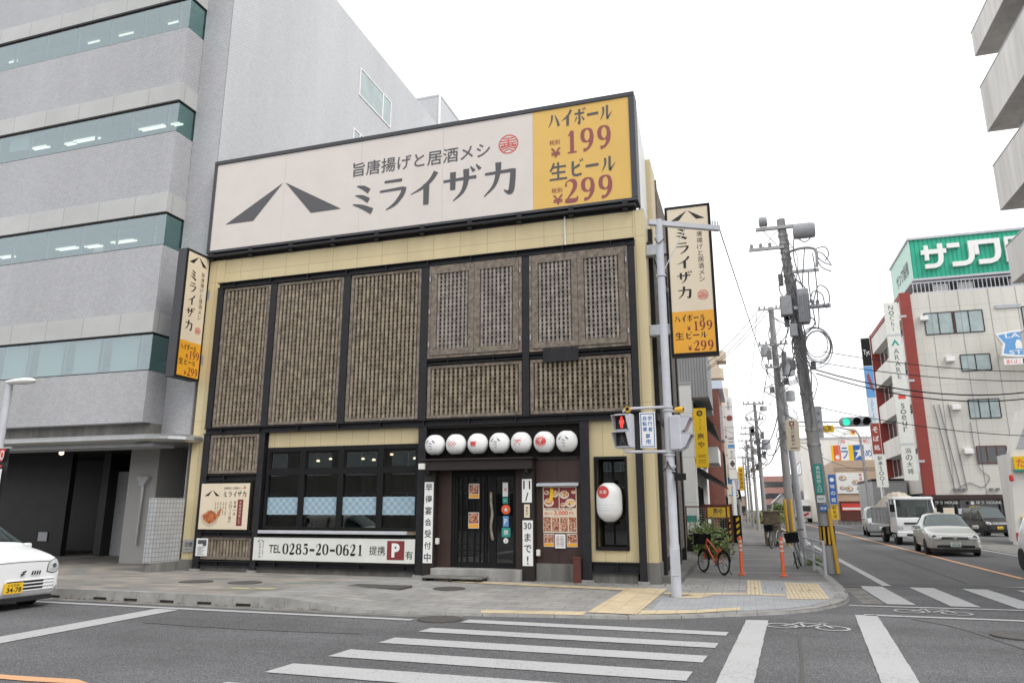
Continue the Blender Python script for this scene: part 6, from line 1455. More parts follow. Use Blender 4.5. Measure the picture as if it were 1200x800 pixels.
for k in range(22):
    z = rc.uniform(5.5, 10.8); h = rc.uniform(.5, 1.8); xx = 3.92-.1*z/11.2; s.tube(smoothpath([(xx+rc.uniform(-.15, .15), 19.74, z), (xx+rc.uniform(-.75, .75), 19.6, z-h*.45), (xx+rc.uniform(-.15, .2), 19.74, z-h)], 6), rc.uniform(.012, .03), 5)
for k in range(5): rr = .42+.05*k; s.tube([(4.42+rr*.8*math.cos(a), 19.6, 7.9+rr*math.sin(a)) for a in [2*math.pi*j/20 for j in range(21)]], .016, 5, False)
for k in range(5): z = rc.uniform(5.5, 9.5); s.obox((3.88+rc.choice((-.32, .34)), 19.75, z), (.22, .2, rc.uniform(.25, .5)))
s.build_each('service_cable', M['cable_grey'], u2)
upole('dark slim pole standing against the second utility pole', 4.42, 20.5, 7.6, .17, -.35, (), False, dark=True)
upole('third utility pole along the walkway with a round transformer', 3.05, 30, 8.0, .14, -.15, ((.15, .7), (1.1, .55)), True, ((.45, 5.4, .6, .25), (.5, 7.55, .3, .2)))
upole('fourth utility pole along the walkway, smaller in the distance', 2.8, 45, 8.1, .14, -.1, ((.15, .7), (.6, .8)), True)
upole('fifth utility pole far along the walkway', 2.5, 62, 8.6, .14, -.1, ((.15, .8), (.9, .8)), True)
upole('farthest utility pole at the end of the walkway', 2.3, 85, 8.4, .14, -.1, ((.15, .9), (.9, .8)), True)
upole('slim utility pole left of the far poles', 1.95, 70, 7.5, .12, 0, ((.15, .6),), False)
yg = thing('cable_guard', 'left one of the yellow cable guards at the foot of the second pole', 'cable guard', (3.72, 19.5, .07), 0, 'yellow cable guards'); s = MB(); s.tube([(0, 0, 0), (-.03, 0, 2.0)], .07, 10); s.build('guard_tube', M['yellow_guard'], yg, local=True, smooth=True)
y2 = copy_tree(yg); y2.location = (3.95, 19.3, .07); y2['label'] = 'right one of the yellow cable guards at the foot of the second pole'

# traffic light for cars
tl = thing('traffic_light', 'horizontal three lamp traffic light showing green over the side street', 'traffic signal', (7.0, 19.7, 5.2))
s = MB(); s.prism([(6.45, 19.75, 5.26), (7.55, 19.75, 5.26), (7.68, 19.75, 5.36), (7.68, 19.75, 5.6), (7.55, 19.75, 5.7), (6.45, 19.75, 5.7), (6.32, 19.75, 5.6), (6.32, 19.75, 5.36)], (0, -.16, 0)); s.build('housing', M['trafo'], tl, bevel=.02)
for x, m, n in ((6.6, 'green_on', 'green_lens'), (7.02, 'black', 'amber_lens'), (7.43, 'black', 'red_lens')):
    s = MB(); s.lathe([(.01, -.03), (.12, -.015), (.17, .01)], (x, 19.58, 5.48), 20, 'y'); s.build(n, M[m], tl, smooth=True)
    s = MB()
    for k in range(14):
        a0, a1 = R(-20+220*k/14), R(-20+220*(k+1)/14); s.poly([(x+.19*math.cos(a0), 19.59, 5.48+.19*math.sin(a0)), (x+.19*math.cos(a1), 19.59, 5.48+.19*math.sin(a1)), (x+.18*math.cos(a1), 19.34, 5.46+.18*math.sin(a1)), (x+.18*math.cos(a0), 19.34, 5.46+.18*math.sin(a0))])
    v = s.build('visor', M['trafo'], tl); v.modifiers.new('t', 'SOLIDIFY').thickness = .012
s = MB(); s.tube([(3.95, 20, 5.6), (6.4, 19.8, 5.5)], .035, 8); s.tube([(3.95, 20, 6.3), (5.6, 19.85, 5.54)], .015, 6); s.build('signal_arm', M['galv'], tl)

# ------------------------------------------------------------ overhead cables
def cable(label, a, b, sag, r=.012, m='cable', mid=None):
    n = 16; a, b = Vector(a), Vector(b); s = MB()
    s.tube([a.lerp(b, k/n)-Vector((0, 0, sag*4*(k/n)*(1-k/n))) for k in range(n+1)], r, 5)
    o = s.build('overhead_cable', M[m]); tag(o, label, 'cable', 'overhead cables'); return o
cable('uppermost overhead cable sweeping right from the leaning pole across the pale building', (4.3, 4.7, 5.8), (13.4, 11, 5.95), .28)
cable('overhead cable just below the uppermost one, sweeping right from the pole coil', (4.2, 4.7, 5.5), (13.4, 11, 5.7), .3)
cable('thick sagging cable from the pole coil toward the right edge', (4.1, 4.7, 5.3), (13.4, 11, 5.85), .72, .02); cable('second thick sagging cable under the first, crossing above the shop', (4.1, 4.7, 5.2), (13.4, 11, 5.7), .78, .018)
cable('lowest long cable crossing the pale building above the truck', (4.0, 4.7, 4.3), (13.4, 11, 3.9), .35, .011)
cable('dashed guy cable falling from the signal pole arm to the second pole', (1.88, -1.35, 7.45), (3.7, 20, 6.9), .1, .012)
for k, (dx, dz) in enumerate(((0, 0), (.25, .1), (.5, .05))):
    cable(('left', 'middle', 'right')[k]+' one of three cables from the second pole down to the white shop roof', (3.3+dx, 19.9, 11.2-dz), (-.25+dx*.8, 16.4, 7.3-dz), .35, .015)
FARW = ((.35, 0), (-.45, .05), (.1, -1.2))
Q = [(3.6, 20, 10.9), (2.9, 30, 7.9), (2.7, 45, 8.0), (2.4, 62, 8.5), (2.2, 85, 8.3)]
for i in range(4):
    for k, (dx, dz) in enumerate(FARW):
        a, b = Q[i], Q[i+1]; cable('%s cable of the span between utility pole %s and the next along the walkway' % (('right', 'left', 'lower')[k], ('two', 'three', 'four', 'five')[i]), (a[0]+dx, a[1], a[2]+dz), (b[0]+dx, b[1], b[2]+dz), .5, .014)
for k, (dx, za, zb) in enumerate(((0, 6.2, 5.8), (.2, 5.4, 5.3), (-.1, 4.9, 4.8))):
    cable(('upper', 'middle', 'lower')[k]+' slack cable from the second pole to the third pole', (3.8+dx, 20, za), (2.95+dx, 30, zb), .9, .025)
cable('cable from the leaning pole back to the second pole, upper one', (3.6, 4.9, 7.0), (3.85, 20, 8.6), .4, .016); cable('cable from the leaning pole back to the second pole, lower one', (3.7, 4.9, 6.2), (3.9, 20, 7.4), .5, .02)
cable('thin cable from the third pole across the walkway to the brick building', (2.95, 30, 6.2), (.9, 29, 6.4), .3, .012); cable('thin cable from the fourth pole across to the tall sign tower', (2.7, 45, 6.2), (1.5, 36, 5.6), .3, .014)
cable('far cable crossing the side street from the second pole to the right', (3.9, 20, 6.2), (11.2, 46, 6.8), .4, .016); cable('far cable crossing the side street just above the beige restaurant', (3.9, 20, 7.6), (12, 60, 8.6), .6, .016)
cable('thin cable at the far left of the restaurant front', (3.9, 20, 5.0), (11.0, 46, 4.6), .4, .014)

# ------------------------------------------------------------ things along the walkway
fn = thing('mesh_fence', 'rusty framed wire mesh fence with brown base beside the bushes', 'fence', (.55, 13, .07))
s = MB()
for x in (-.2, .58, 1.3): s.box(x-.03, x+.03, 12.97, 13.03, .07, 1.75)
s.box(-.2, 1.3, 12.98, 13.02, 1.69, 1.74); s.build_each('post', M['rust'], fn)
s = MB()
for k in range(16): s.box(-.17+.092*k, -.163+.092*k, 12.99, 13.0, .72, 1.7)
for k in range(11): s.box(-.2, 1.3, 12.993, 12.998, .76+.088*k, .766+.088*k)
s.build('wire_mesh', M['galv'], fn); s = MB(); s.box(-.2, 1.3, 12.96, 13.04, .07, .7); s.build('base_panel', M['brown2'], fn)
def bush(label, c, rx, ry, rz, n, ls, m1='leaf', name='bush', seed=1):
    rnd = random.Random(seed); r = thing(name, label, 'plant', (c[0], c[1], c[2]))
    for q, mt, cnt in ((0, m1, n), (1, 'leaf2', n//4)):
        s = MB(); cl = [(rnd.uniform(-.7, .7), rnd.uniform(-.7, .7), rnd.uniform(0, .9)) for _ in range(10)]
        for _ in range(cnt):
            b = rnd.choice(cl); p = Vector((b[0]+rnd.gauss(0, .22), b[1]+rnd.gauss(0, .22), abs(b[2]*(1-.4*abs(b[0]))+rnd.gauss(0, .16))))
            P = Vector(c)+Vector((p.x*rx, p.y*ry, p.z*rz)); a = Vector((rnd.gauss(0, 1), rnd.gauss(0, 1), rnd.gauss(.3, .7))).normalized(); b2 = a.orthogonal().normalized()*ls*.4; l = ls*rnd.uniform(.6, 1.3)
            s.poly([P, P+a*l*.5+b2, P+a*l, P+a*l*.5-b2])
        s.build('foliage' if q == 0 else 'dry_foliage', M[mt], r)
    s = MB(); k = 0
    for b in cl: s.tube([(c[0]+b[0]*rx*.2, c[1]+b[1]*ry*.2, c[2]), (c[0]+b[0]*rx, c[1]+b[1]*ry, c[2]+b[2]*rz)], [.012, .005], 4)
    s.build('stem', M['wood_back'], r)
bush('leafy green bush spilling onto the walkway behind the orange bicycle', (1.0, 9.2, .07), .55, .9, .85, 1500, .1, seed=3)
bush('taller loose bush against the mesh fence', (.6, 11.4, .07), .6, .8, 1.2, 1300, .1, seed=5)
bush('far pale green hedge along the bend of the street', (4.6, 72, .05), 2.2, .8, 1.6, 1400, .22, 'leaf2', 'hedge', seed=8)
bush('small dark bush at the foot of the leaning pole and rail', (3.75, 6.8, .07), .22, .5, .25, 260, .06, seed=9)
hz = thing('hazard_board', 'yellow and black striped barrier board on the left of the walkway', 'barrier', (1.3, 20, .07))
s = MB(); s.box(.75, 1.75, 20, 20.06, .1, 1.35); s.build('board', M['black'], hz)
s = MB()
for x in (1.2, 1.52):
    for k in range(4): s.poly([(x, 19.99, .2+.28*k), (x+.14, 19.99, .3+.28*k), (x+.14, 19.99, .45+.28*k), (x, 19.99, .35+.28*k)])
s.build('yellow_stripe', M['yellow'], hz)
yb = thing('menu_stand', 'low yellow signboard in an orange wooden frame outside the white shop', 'signboard', (.9, 17.5, .07))
s = MB(); s.box(.3, 1.32, 17.5, 17.56, 1.28, 1.75); s.build('panel', M['yellow'], yb); s = MB(); s.box(.2, .3, 17.48, 17.58, .1, 1.85); s.box(1.32, 1.42, 17.48, 17.58, .1, 1.85); s.box(.3, 1.32, 17.48, 17.58, 1.75, 1.83); s.box(.3, 1.32, 17.48, 17.58, 1.2, 1.28); s.build('frame', M['rust'], yb)
s = MB(); text(s, FR(17.499), '庵や', .62, 1.02, 1.36, 1.68, .03, .002); s.build('lettering', M['inkblack'], yb)
tp = thing('teal_panel', 'small teal panel standing behind the mesh fence', 'panel', (-.1, 14.5, .07)); s = MB(); s.box(-.4, .1, 14.5, 14.54, 1.12, 1.38); s.build('panel', M['doorgreen'], tp); s = MB(); s.box(-.35, -.3, 14.5, 14.54, .07, 1.12); s.box(.02, .07, 14.5, 14.54, .07, 1.12); s.build_each('leg', M['galv'], tp)
tb = thing('brown_box', 'weathered dark brown wooden box at the kerb beyond the bollards', 'box', (3.05, 18.5, .07)); s = MB(); s.box(2.72, 3.4, 18.2, 19.2, .12, 1.5); s.build('box', M['wood_back'], tb, bevel=.02); s = MB(); s.box(2.68, 3.44, 18.16, 19.24, 1.5, 1.56); s.build('lid', M['wood'], tb)
an = thing('metal_trestle', 'small metal barrier trestle far along the walkway', 'barrier', (2.0, 50, .07))
s = MB()
for x in (1.6, 2.5): s.tube([(x, 49.8, .07), (x+.02, 50, 1.3)], .025, 6); s.tube([(x, 50.3, .07), (x+.02, 50, 1.3)], .025, 6)
for z in (.5, .9, 1.3): s.tube([(1.6, 50, z), (2.5, 50, z)], .025, 6)
s.build('frame', M['galv'], an)

rl = random.Random(17); g = MB()
for k in range(260):
    x = rl.uniform(-12, -4.5) if k < 150 else rl.uniform(-4, 3.5); y = (-5.26-abs(rl.gauss(0, .05))) if k < 150 else rl.uniform(-.55, -.15); z = .012 if k < 150 else zs(x, y)+.012
    a = rl.uniform(0, 6.3); q = rl.uniform(.012, .03); g.poly([(x+q*math.cos(a), y+q*math.sin(a), z), (x-q*.5*math.sin(a), y+q*.5*math.cos(a), z+.012), (x-q*math.cos(a), y-q*math.sin(a), z+.004), (x+q*.5*math.sin(a), y-q*.5*math.cos(a), z)])
tag(g.build('fallen_leaves', M['dead_leaf']), 'scattered brown dead leaves along the kerb and the pub wall', 'leaves', kind='stuff')

# ------------------------------------------------------------ left row of the side street
def wins(par, x0, x1, z0, z1, y, nx, mats=('steel', 'window_dark')):
    s = MB(); s.box(x0, x1, y-.05, y+.02, z0, z0+.06); s.box(x0, x1, y-.05, y+.02, z1-.06, z1); n = nx
    for k in range(n+1): x = x0+(x1-x0)*k/n; s.box(x-.03, x+.03, y-.052, y+.02, z0+.06, z1-.06)
    w = s.build('window', M[mats[0]], par); s = MB(); s.box(x0, x1, y-.02, y-.012, z0+.03, z1-.03); s.build('pane', M[mats[1]], w)
def xwins(par, y0, y1, z0, z1, x, nx, sgn=1, mats=('steel', 'window_dark')):
    s = MB(); e = .05*sgn; s.box(x, x+e, y0, y1, z0, z0+.06); s.box(x, x+e, y0, y1, z1-.06, z1)
    for k in range(nx+1): y = y0+(y1-y0)*k/nx; s.box(x, x+e*1.04, y-.03, y+.03, z0+.06, z1-.06)
    w = s.build('window', M[mats[0]], par); s = MB(); s.box(x+e*.2, x+e*.5, y0, y1, z0+.03, z1-.03); s.build('pane', M[mats[1]], w)
ws = thing('white_shop', 'white panelled shop with grey sheet metal upper box and dark awnings, behind the pub', 'building', (-3, 22, .07))
s = MB(); s.box(-8, .05, 16, 27.5, .07, 7.0); s.build('wall', M['panel_white'], ws)
s = MB(); s.box(-8, .78, 16.2, 21, 6.4, 8.7); s.box(-8, .55, 21, 27.5, 6.9, 8.5); s.build('upper_box', M['corrug'], ws)
s = MB(); s.box(-8, .07, 15.97, 16.0, 6.96, 7.06); s.build('coping', M['trafo'], ws)
for y0, y1, zt, zb, d in ((17.2, 26, 6.35, 5.3, .9), (17.2, 25.5, 3.5, 2.75, 1.15)):
    s = MB(); s.prism([(.05, y0, zt), (d, y0, zb), (d, y0, zb-.08), (.05, y0, zt-.25)], (0, y1-y0, 0)); s.build('awning', M['steel'], ws)
xwins(ws, 17.2, 20.5, .9, 2.6, .05, 4); xwins(ws, 21.5, 25.5, 3.8, 5.2, .05, 4)
s = MB(); s.box(-.02, .85, 22, 25.5, 3.9, 4.7); s.build('balcony', M['white'], ws)
ys_ = thing('yellow_shop_sign', 'tall yellow projecting shop sign with round black emblem and brush characters', 'signboard', (.36, 16.6, 3.4))
s = MB(); s.box(.1, .62, 16.1, 16.32, 3.36, 5.9); s.build('sign_box', M['yellow'], ys_, bevel=.01); s = MB(); s.box(-.04, .1, 16.15, 16.25, 5.45, 5.7); s.box(-.04, .1, 16.15, 16.25, 3.55, 3.8); s.build_each('bracket', M['yellow'], ys_)
f = FR(16.099); s = MB(); ring(s, f, .36, 5.68, .07, .13, .002); s.poly([f.p(a, b, .003) for a, b in ((.28, 5.62), (.34, 5.7), (.44, 5.76), (.38, 5.66))]); vtext(s, f, 'うどん処', .32, .4, 4.95, 5.45, 0, .002); vtext(s, f, '庵や', .22, .5, 4.15, 4.85, .03, .002)
for z in (3.86, 3.8, 3.66, 3.56): f.rect(s, .2, .52, z, z+.02, .002)
s.build('lettering', M['inkblack'], ys_)
bk = thing('brick_building', 'red brick building with grey roof edge beyond the white shop', 'building', (-3, 31, .07)); s = MB(); s.box(-8, .88, 28, 33.8, .07, 8.6); s.build('wall', M['brickred'], bk); s = MB(); s.box(-8, 1.15, 27.95, 34, 8.6, 9.1); s.build('roof_edge', M['bluewhite'], bk); xwins(bk, 29, 33, 3, 5, .88, 3); xwins(bk, 29, 33, .6, 2.4, .88, 3)
s = MB(); s.box(.88, 1.05, 28.3, 30, 5.6, 7.6); s.build('side_bay', M['greypaint'], bk)
ap = thing('beige_apartments', 'beige apartment block with stepped curved balconies rising behind the brick building', 'building', (-3, 42, .07)); s = MB(); s.box(-8, .7, 37, 55, .07, 12.6); s.build('wall', M['beige'], ap)
for k in range(8):
    z = 2.6+1.35*k; s = MB(); pts = [(.7, 36.9-.0), (1.1, 36.95), (1.32, 37.3), (1.32, 38.5), (.7, 38.5)] if k % 2 else [(-.6, 36.4), (.9, 36.4), (1.1, 36.8), (1.1, 37.6), (-.6, 37.6)]
    s.prism([(a, b, z) for a, b in pts], (0, 0, .72)); s.build('balcony', M['beige'], ap)
wp = thing('white_office', 'low white panelled building front beside the tall sign tower', 'building', (-1, 35, .07)); s = MB(); s.box(-8, .9, 34.4, 36.6, .07, 6.0); s.build('wall', M['wall_white'], wp); s = MB(); s.box(-8, .95, 34.35, 34.4, 5.96, 6.06); s.box(.15, .85, 34.36, 34.4, 3.6, 3.8); s.build('coping', M['trafo'], wp); wins(wp, .2, .8, .5, 2.2, 34.4, 2)
stw = thing('sign_tower', 'tall narrow white sign tower with stacked panels and a black diamond', 'signboard', (1.3, 35.9, .07))
s = MB(); s.box(1.05, 1.55, 35.8, 36.0, 3.6, 9.2); s.box(1.2, 1.4, 35.85, 35.95, .07, 3.6); s.build('sign_box', M['white'], stw)
f = FR(35.799)
for k in range(8): s = MB(); f.rect(s, 1.05, 1.55, 3.6+.7*k, 3.63+.7*k, .002); s.build('panel_joint', M['ink'], stw)
s = MB(); s.poly([f.p(1.3, 4.9, .003), f.p(1.12, 4.65, .003), f.p(1.3, 4.4, .003), f.p(1.48, 4.65, .003)]); s.build('black_diamond', M['ink'], stw)
s = MB(); vtext(s, f, '小野医院', 1.18, 1.4, 8.3, 9.1, 0, .003); s.build('lettering', M['ink'], stw)
for z in (6.3, 6.1): s = MB(); f.rect(s, 1.15, 1.45, z, z+.05, .003); s.build('text_bar', M['ink'], stw)
s = MB(); vtext(s, f, '整体院', 1.2, 1.38, 5.05, 5.55, 0, .003); s.build('lettering', M['ink'], stw)
s = MB(); rdisc(s, f, 1.3, 7.75, .2, .003, 16); s.build('pink_circle', M['maroon'], stw); s = MB(); f.rect(s, 1.08, 1.52, 5.74, 6.25-.3, .002); s.build('blue_panel', M['lblue'], stw)
def wsign(label, x0, x1, z0, z1, y, back, txt, ink, vert=True, extra=None):
    r = thing('shop_sign', label, 'signboard', ((x0+x1)/2, y, z0)); s = MB(); s.box(x0, x1, y, y+.15, z0, z1); s.build('sign_box', M[back], r)
    s = MB(); s.box(x0-.5, x0, y+.05, y+.1, z1-.4, z1-.3); s.box(x0-.5, x0, y+.05, y+.1, z0+.2, z0+.3); s.build_each('bracket', M['galv'], r)
    if txt:
        s = MB(); f = FR(y-.001); w = x1-x0
        (vtext if vert else text)(s, f, txt, x0+w*.18, x1-w*.18, z0+.08, z1-(z1-z0)*(.3 if extra else .06), .02, .002); s.build('lettering', M[ink], r)
    if extra:
        s = MB(); f = FR(y-.001); cx = (x0+x1)/2; cz = z1-(z1-z0)*.16; h = (x1-x0)*.3; f.rect(s, cx-h, cx+h, cz-h*.3, cz+h*.3, .002); f.rect(s, cx-h*.3, cx+h*.3, cz-h, cz+h, .003); s.build('cross', M[extra], r)
wsign('white sign with green cross and blue characters on the left row', .42, .78, 2.0, 3.42, 38, 'white', '大島薬局', 'blue', True, 'doorgreen'); wsign('bright blue sign with white letter P', .86, 1.2, 2.55, 3.88, 38.6, 'lblue', 'P', 'white'); wsign('black sign with white letter B below the striped one', 1.22, 1.62, 2.36, 3.0, 39.2, 'black', 'B', 'white', False); wsign('white and blue sign with red swoosh above the black one', 1.22, 1.62, 3.02, 3.7, 39.3, 'bluewhite', '//', 'redink', False)
wsign('yellow vertical sign with red and black characters, farthest on the left row', 1.42, 1.9, 3.45, 5.75, 60, 'yellow', '個室居酒屋', 'maroon_d')
for x0, x1, y0, y1, h, lab, mt in ((-8, .9, 55.5, 66, 5.2, 'pale low shop building beyond the beige apartments', 'wall_plain'), (-8, 1.3, 67, 82, 4.6, 'grey low building near the far end of the walkway', 'concrete'), (-8, 1.2, 83, 108, 6.2, 'tan building closing the left row far away', 'tanwall'), (.2, 1.9, 110, 124, 3.6, 'tiny tan house with brown roof at the end of the walkway', 'beige')):
    b = thing('far_shop', lab, 'building', ((x0+x1)/2, y0, .07)); s = MB(); s.box(x0, x1, y0, y1, .07, h); s.build('wall', M[mt], b); s = MB(); s.box(x0-.1, x1+.15, y0-.1, y1+.1, h, h+.2); s.build('roof', M['trafo'], b); xwins(b, y0+1, y1-1, 2.8 if h > 4 else 1, (4 if h > 4 else 2.2), x1, 5); wins(b, x1-1.2, x1-.2, .8, 2.2, y0, 2)

# ------------------------------------------------------------ far end of the side street
pk = thing('pink_building', 'pinkish brown block closing the view at the end of the street', 'building', (8, 150, 0)); s = MB(); s.box(5.2, 11.2, 150, 165, 0, 8.6); s.build('wall', M['pinkwall'], pk)
for k in range(3): wins(pk, 5.8, 10.6, 1.5+2.4*k, 2.6+2.4*k, 150, 6)
hs_ = thing('white_house', 'small white gabled house in front of the pink block', 'house', (8, 118, 0)); s = MB(); s.prism([(6.3, 118, 0), (9.2, 118, 0), (9.2, 118, 2.6), (7.75, 118, 4.0), (6.3, 118, 2.6)], (0, 8, 0)); s.build('wall', M['wall_plain'], hs_); s = MB(); s.prism([(6.1, 117.8, 2.5), (7.75, 117.8, 4.1), (7.75, 117.8, 4.3), (6.0, 117.8, 2.6)], (0, 8.4, 0)); s.prism([(9.4, 117.8, 2.5), (7.75, 117.8, 4.1), (7.75, 117.8, 4.3), (9.5, 117.8, 2.6)], (0, 8.4, 0)); s.build('roof', M['greypaint'], hs_); wins(hs_, 7.0, 8.4, 1, 2.2, 118, 2)
bush('round dark tree top beside the far white house', (6.9, 112, 1.2), .9, .9, 1.5, 500, .25, seed=12)
wb_ = thing('white_block', 'large white windowless block behind the tan restaurant', 'building', (13, 95, 0)); s = MB(); s.box(9.6, 19, 92, 110, 0, 11.2); s.build('wall', M['wall_plain'], wb_); s = MB(); s.box(9.55, 19, 91.9, 92, 11.1, 11.3); s.build('coping', M['greypaint'], wb_); xwins(wb_, 94, 108, 6.5, 8.2, 9.6, 5, -1); xwins(wb_, 94, 108, 2.5, 4.2, 9.6, 5, -1); s = MB(); s.box(13.5, 17, 94, 98, 11.2, 12.6); s.build('roof_tank', M['white'], wb_)
gh = thing('grey_shop', 'grey shop with dark window strips left of the white block', 'building', (10.5, 112, 0)); s = MB(); s.box(8.9, 13, 111, 125, 0, 7.2); s.build('wall', M['concrete'], gh); wins(gh, 9.1, 11, 4.2, 5.6, 111, 3); wins(gh, 9.1, 11, 1, 2.8, 111, 3)
rs = thing('tan_restaurant', 'tan restaurant with large food picture board and shuttered doorway', 'building', (14, 78, 0))
s = MB(); s.box(11.75, 19, 75, 88, 0, 7.1); s.build('wall', M['tanwall'], rs)
s = MB()
for z in (6.2, 5.95): s.box(11.74, 19, 74.96, 75, z, z+.03)
s.box(11.7, 19.0, 74.94, 75, 0, .5); s.build('trim', M['concrete_d'], rs)
s = MB(); s.box(12.0, 14.6, 74.9, 75, .4, 2.55); s.build('doorway', M['rust'], rs); s = MB(); s.box(12.2, 14.4, 74.86, 74.9, 1.5, 2.3); s.build('door_banner', M['redink'], rs); s = MB(); s.box(12.3, 14.3, 74.84, 74.86, 1.6, 1.85); s.build('banner_stripe', M['white'], rs)
fb_ = thing('food_board', 'white picture board of noodle bowls with red script on the tan restaurant', 'signboard', (13.4, 74.9, 3.4)); s = MB(); s.box(11.95, 14.8, 74.88, 74.98, 3.4, 5.7); s.build('board', M['white'], fb_)
f = FR(74.87)
for a, b, r_ in ((12.6, 5.1, .42), (12.5, 4.0, .3), (13.2, 3.9, .42), (13.9, 4.6, .4), (14.3, 3.95, .34)):
    s = MB(); rdisc(s, f, a, b, r_, .002, 18, r_*.75); bw = s.build('bowl', M['concrete'], fb_); s = MB(); rdisc(s, f, a, b+.05, r_*.78, .005, 16, r_*.5); s.build('noodles', M['sign_cream'], bw); s = MB(); rdisc(s, f, a-.1, b+.06, r_*.35, .008, 10, r_*.25); s.build('topping', M['food2'], bw)
s = MB(); vtext(s, f, '味自慢', 14.25, 14.7, 4.4, 5.65, .04, .002); s.build('red_lettering', M['redink'], fb_)
ac = thing('arch_sign', 'arched rooftop sign with gold crest above a colourful letter panel', 'signboard', (14.3, 75.5, 7.1))
s = MB(); n = 22
for rr in (1.72, 1.5): s.tube([(14.28+rr*math.cos(math.pi*k/n), 75.5, 8.75+rr*1.05*math.sin(math.pi*k/n)) for k in range(n+1)], .04, 6)
for k in range(5): a = math.pi*(k+.5)/5; s.tube([(14.28+1.5*math.cos(a), 75.5, 8.75+1.57*math.sin(a)), (14.28+1.72*math.cos(a), 75.5, 8.75+1.8*math.sin(a))], .03, 5)
s.box(12.55, 12.62, 75.4, 75.5, 7.1, 8.75); s.box(15.95, 16.02, 75.4, 75.5, 7.1, 8.75); s.build('arch', M['trafo'], ac)
f = FR(75.4); s = MB()
for k in range(12):
    a = 2*math.pi*k/12; s.poly([f.p(14.28, 10.35, .01+.001*k), f.p(14.28+.38*math.cos(a), 10.35+.38*math.sin(a), .01+.001*k), f.p(14.28+.5*math.cos(a+.2), 10.35+.5*math.sin(a+.2), .01+.001*k), f.p(14.28+.38*math.cos(a+.4), 10.35+.38*math.sin(a+.4), .01+.001*k)])
s.build('gold_crest', M['yellow'], ac); s = MB(); rdisc(s, f, 14.28, 10.35, .2, .04, 14); text(s, f, '味', 12.9, 13.35, 9.0, 9.5, .03, .01); text(s, f, '処', 15.2, 15.65, 9.0, 9.5, .03, .01); s.build('red_lettering', M['redink'], ac)
for a, b, mt in ((11.75, 12.0, 'yellow'), (12.0, 12.75, 'orange'), (12.75, 13.6, 'white'), (13.6, 14.1, 'yellow'), (14.1, 15.2, 'blue'), (15.2, 16.2, 'white')):
    s = MB(); s.box(a, b-.01, 75.42, 75.55, 7.12, 8.85); s.build('colour_panel', M[mt], ac)
s = MB(); f = FR(75.419); s.poly([f.p(a, b, .004) for a, b in ((14.2, 7.3), (14.6, 8.0), (14.15, 8.2), (14.75, 8.3), (14.85, 8.8), (15.0, 8.3), (15.2, 8.25), (14.9, 7.9), (15.2, 7.2), (14.75, 7.65))]); rdisc(s, f, 12.38, 7.5, .25, .004, 14); s.build('white_figure', M['white'], ac)
s = MB(); text(s, f, 'ラ', 12.8, 13.5, 7.3, 8.6, .05, .004); text(s, f, 'め', 15.3, 16.0, 7.5, 8.3, .04, .004); s.build('dark_lettering', M['blue'], ac)
wsign('tall blue sign with white characters left of the tan restaurant', 10.6, 11.3, 2.2, 5.3, 70, 'blue', '●味の館', 'white'); wsign('white and yellow sign under the tall blue one', 10.6, 11.3, .6, 2.1, 70.2, 'yellow', '駐車場', 'ink'); wsign('small yellow board with black letters high beyond the leaning pole', 9.6, 11.0, 9.3, 10.0, 64, 'yellow', 'SALON', 'inkblack', False)
dl = thing('delivery_truck', 'white delivery truck with red mark far down the street', 'truck', (9.0, 88, 0)); s = MB(); s.box(8.2, 10, 88, 92, .7, 2.9); s.build('cargo_box', M['white'], dl); s = MB(); s.box(8.25, 9.95, 86.6, 87.95, .5, 2.3); s.build('cab', M['car_white'], dl, bevel=.1); s = MB(); s.box(8.4, 9.8, 86.57, 86.62, 1.4, 2.1); s.build('windscreen', M['window_dark'], dl); s = MB(); s.poly([(8.5, 86.56, .9), (9.5, 86.56, 1.3), (9.6, 86.56, 1.1), (9.1, 86.56, .8)]); s.build('red_mark', M['redink'], dl)
s = MB()
for x in (8.4, 9.8):
    for y in (87.2, 91): s.lathe([(.02, -.12), (.4, -.12), (.4, .12), (.02, .12)], (x, y, .4), 14, 'x')
s.build_each('wheel', M['rubber'], dl)

# ------------------------------------------------------------ right block: pale building with green rooftop sign
gb = thing('pale_building', 'pale panelled building with red corner column and dark shopfront at street level', 'building', (22, 50, 0))
s = MB(); s.box(15.3, 32, 45, 60, 2.66, 18.0); s.box(15.3, 32, 45.4, 60, 0, 2.66); s.build('wall', M['wall_white'], gb)
s = MB(); s.box(14.55, 15.3, 44.85, 45.35, 2.6, 18.15); s.box(14.5, 15.2, 59.4, 60.1, 0, 18.1); s.box(14.55, 15.2, 45.35, 59.4, 17.7, 18.1); s.build('red_column', M['redcol'], gb, bevel=.02)
for k in range(5):
    z = 2.6+3.35*k; s = MB(); s.box(14.62, 15.3, 45.36, 59.4, z+.2, z+1.75); s.build('spandrel', M['wall_plain'], gb)
    xwins(gb, 45.6, 59.2, z-1.5 if k else .6, z+.15, 15.25, 7, -1, ('white', 'window_dark'))
wins(gb, 16.1, 18.0, 14.66, 16.4, 45, 2, ('steel', 'window_grey')); wins(gb, 18.15, 20.03, 14.66, 16.4, 45, 2, ('steel', 'window_grey')); s = MB(); s.box(18.0, 18.15, 44.95, 45.02, 14.66, 16.4); s.build('window_post', M['rust'], gb)
wins(gb, 18.15, 20.1, 11.71, 13.0, 45, 2, ('steel', 'window_grey')); wins(gb, 18.25, 20.25, 8.15, 9.6, 45, 3, ('steel', 'window_grey')); wins(gb, 18.35, 20.25, 4.86, 6.16, 45, 3, ('rust', 'window_dark'))
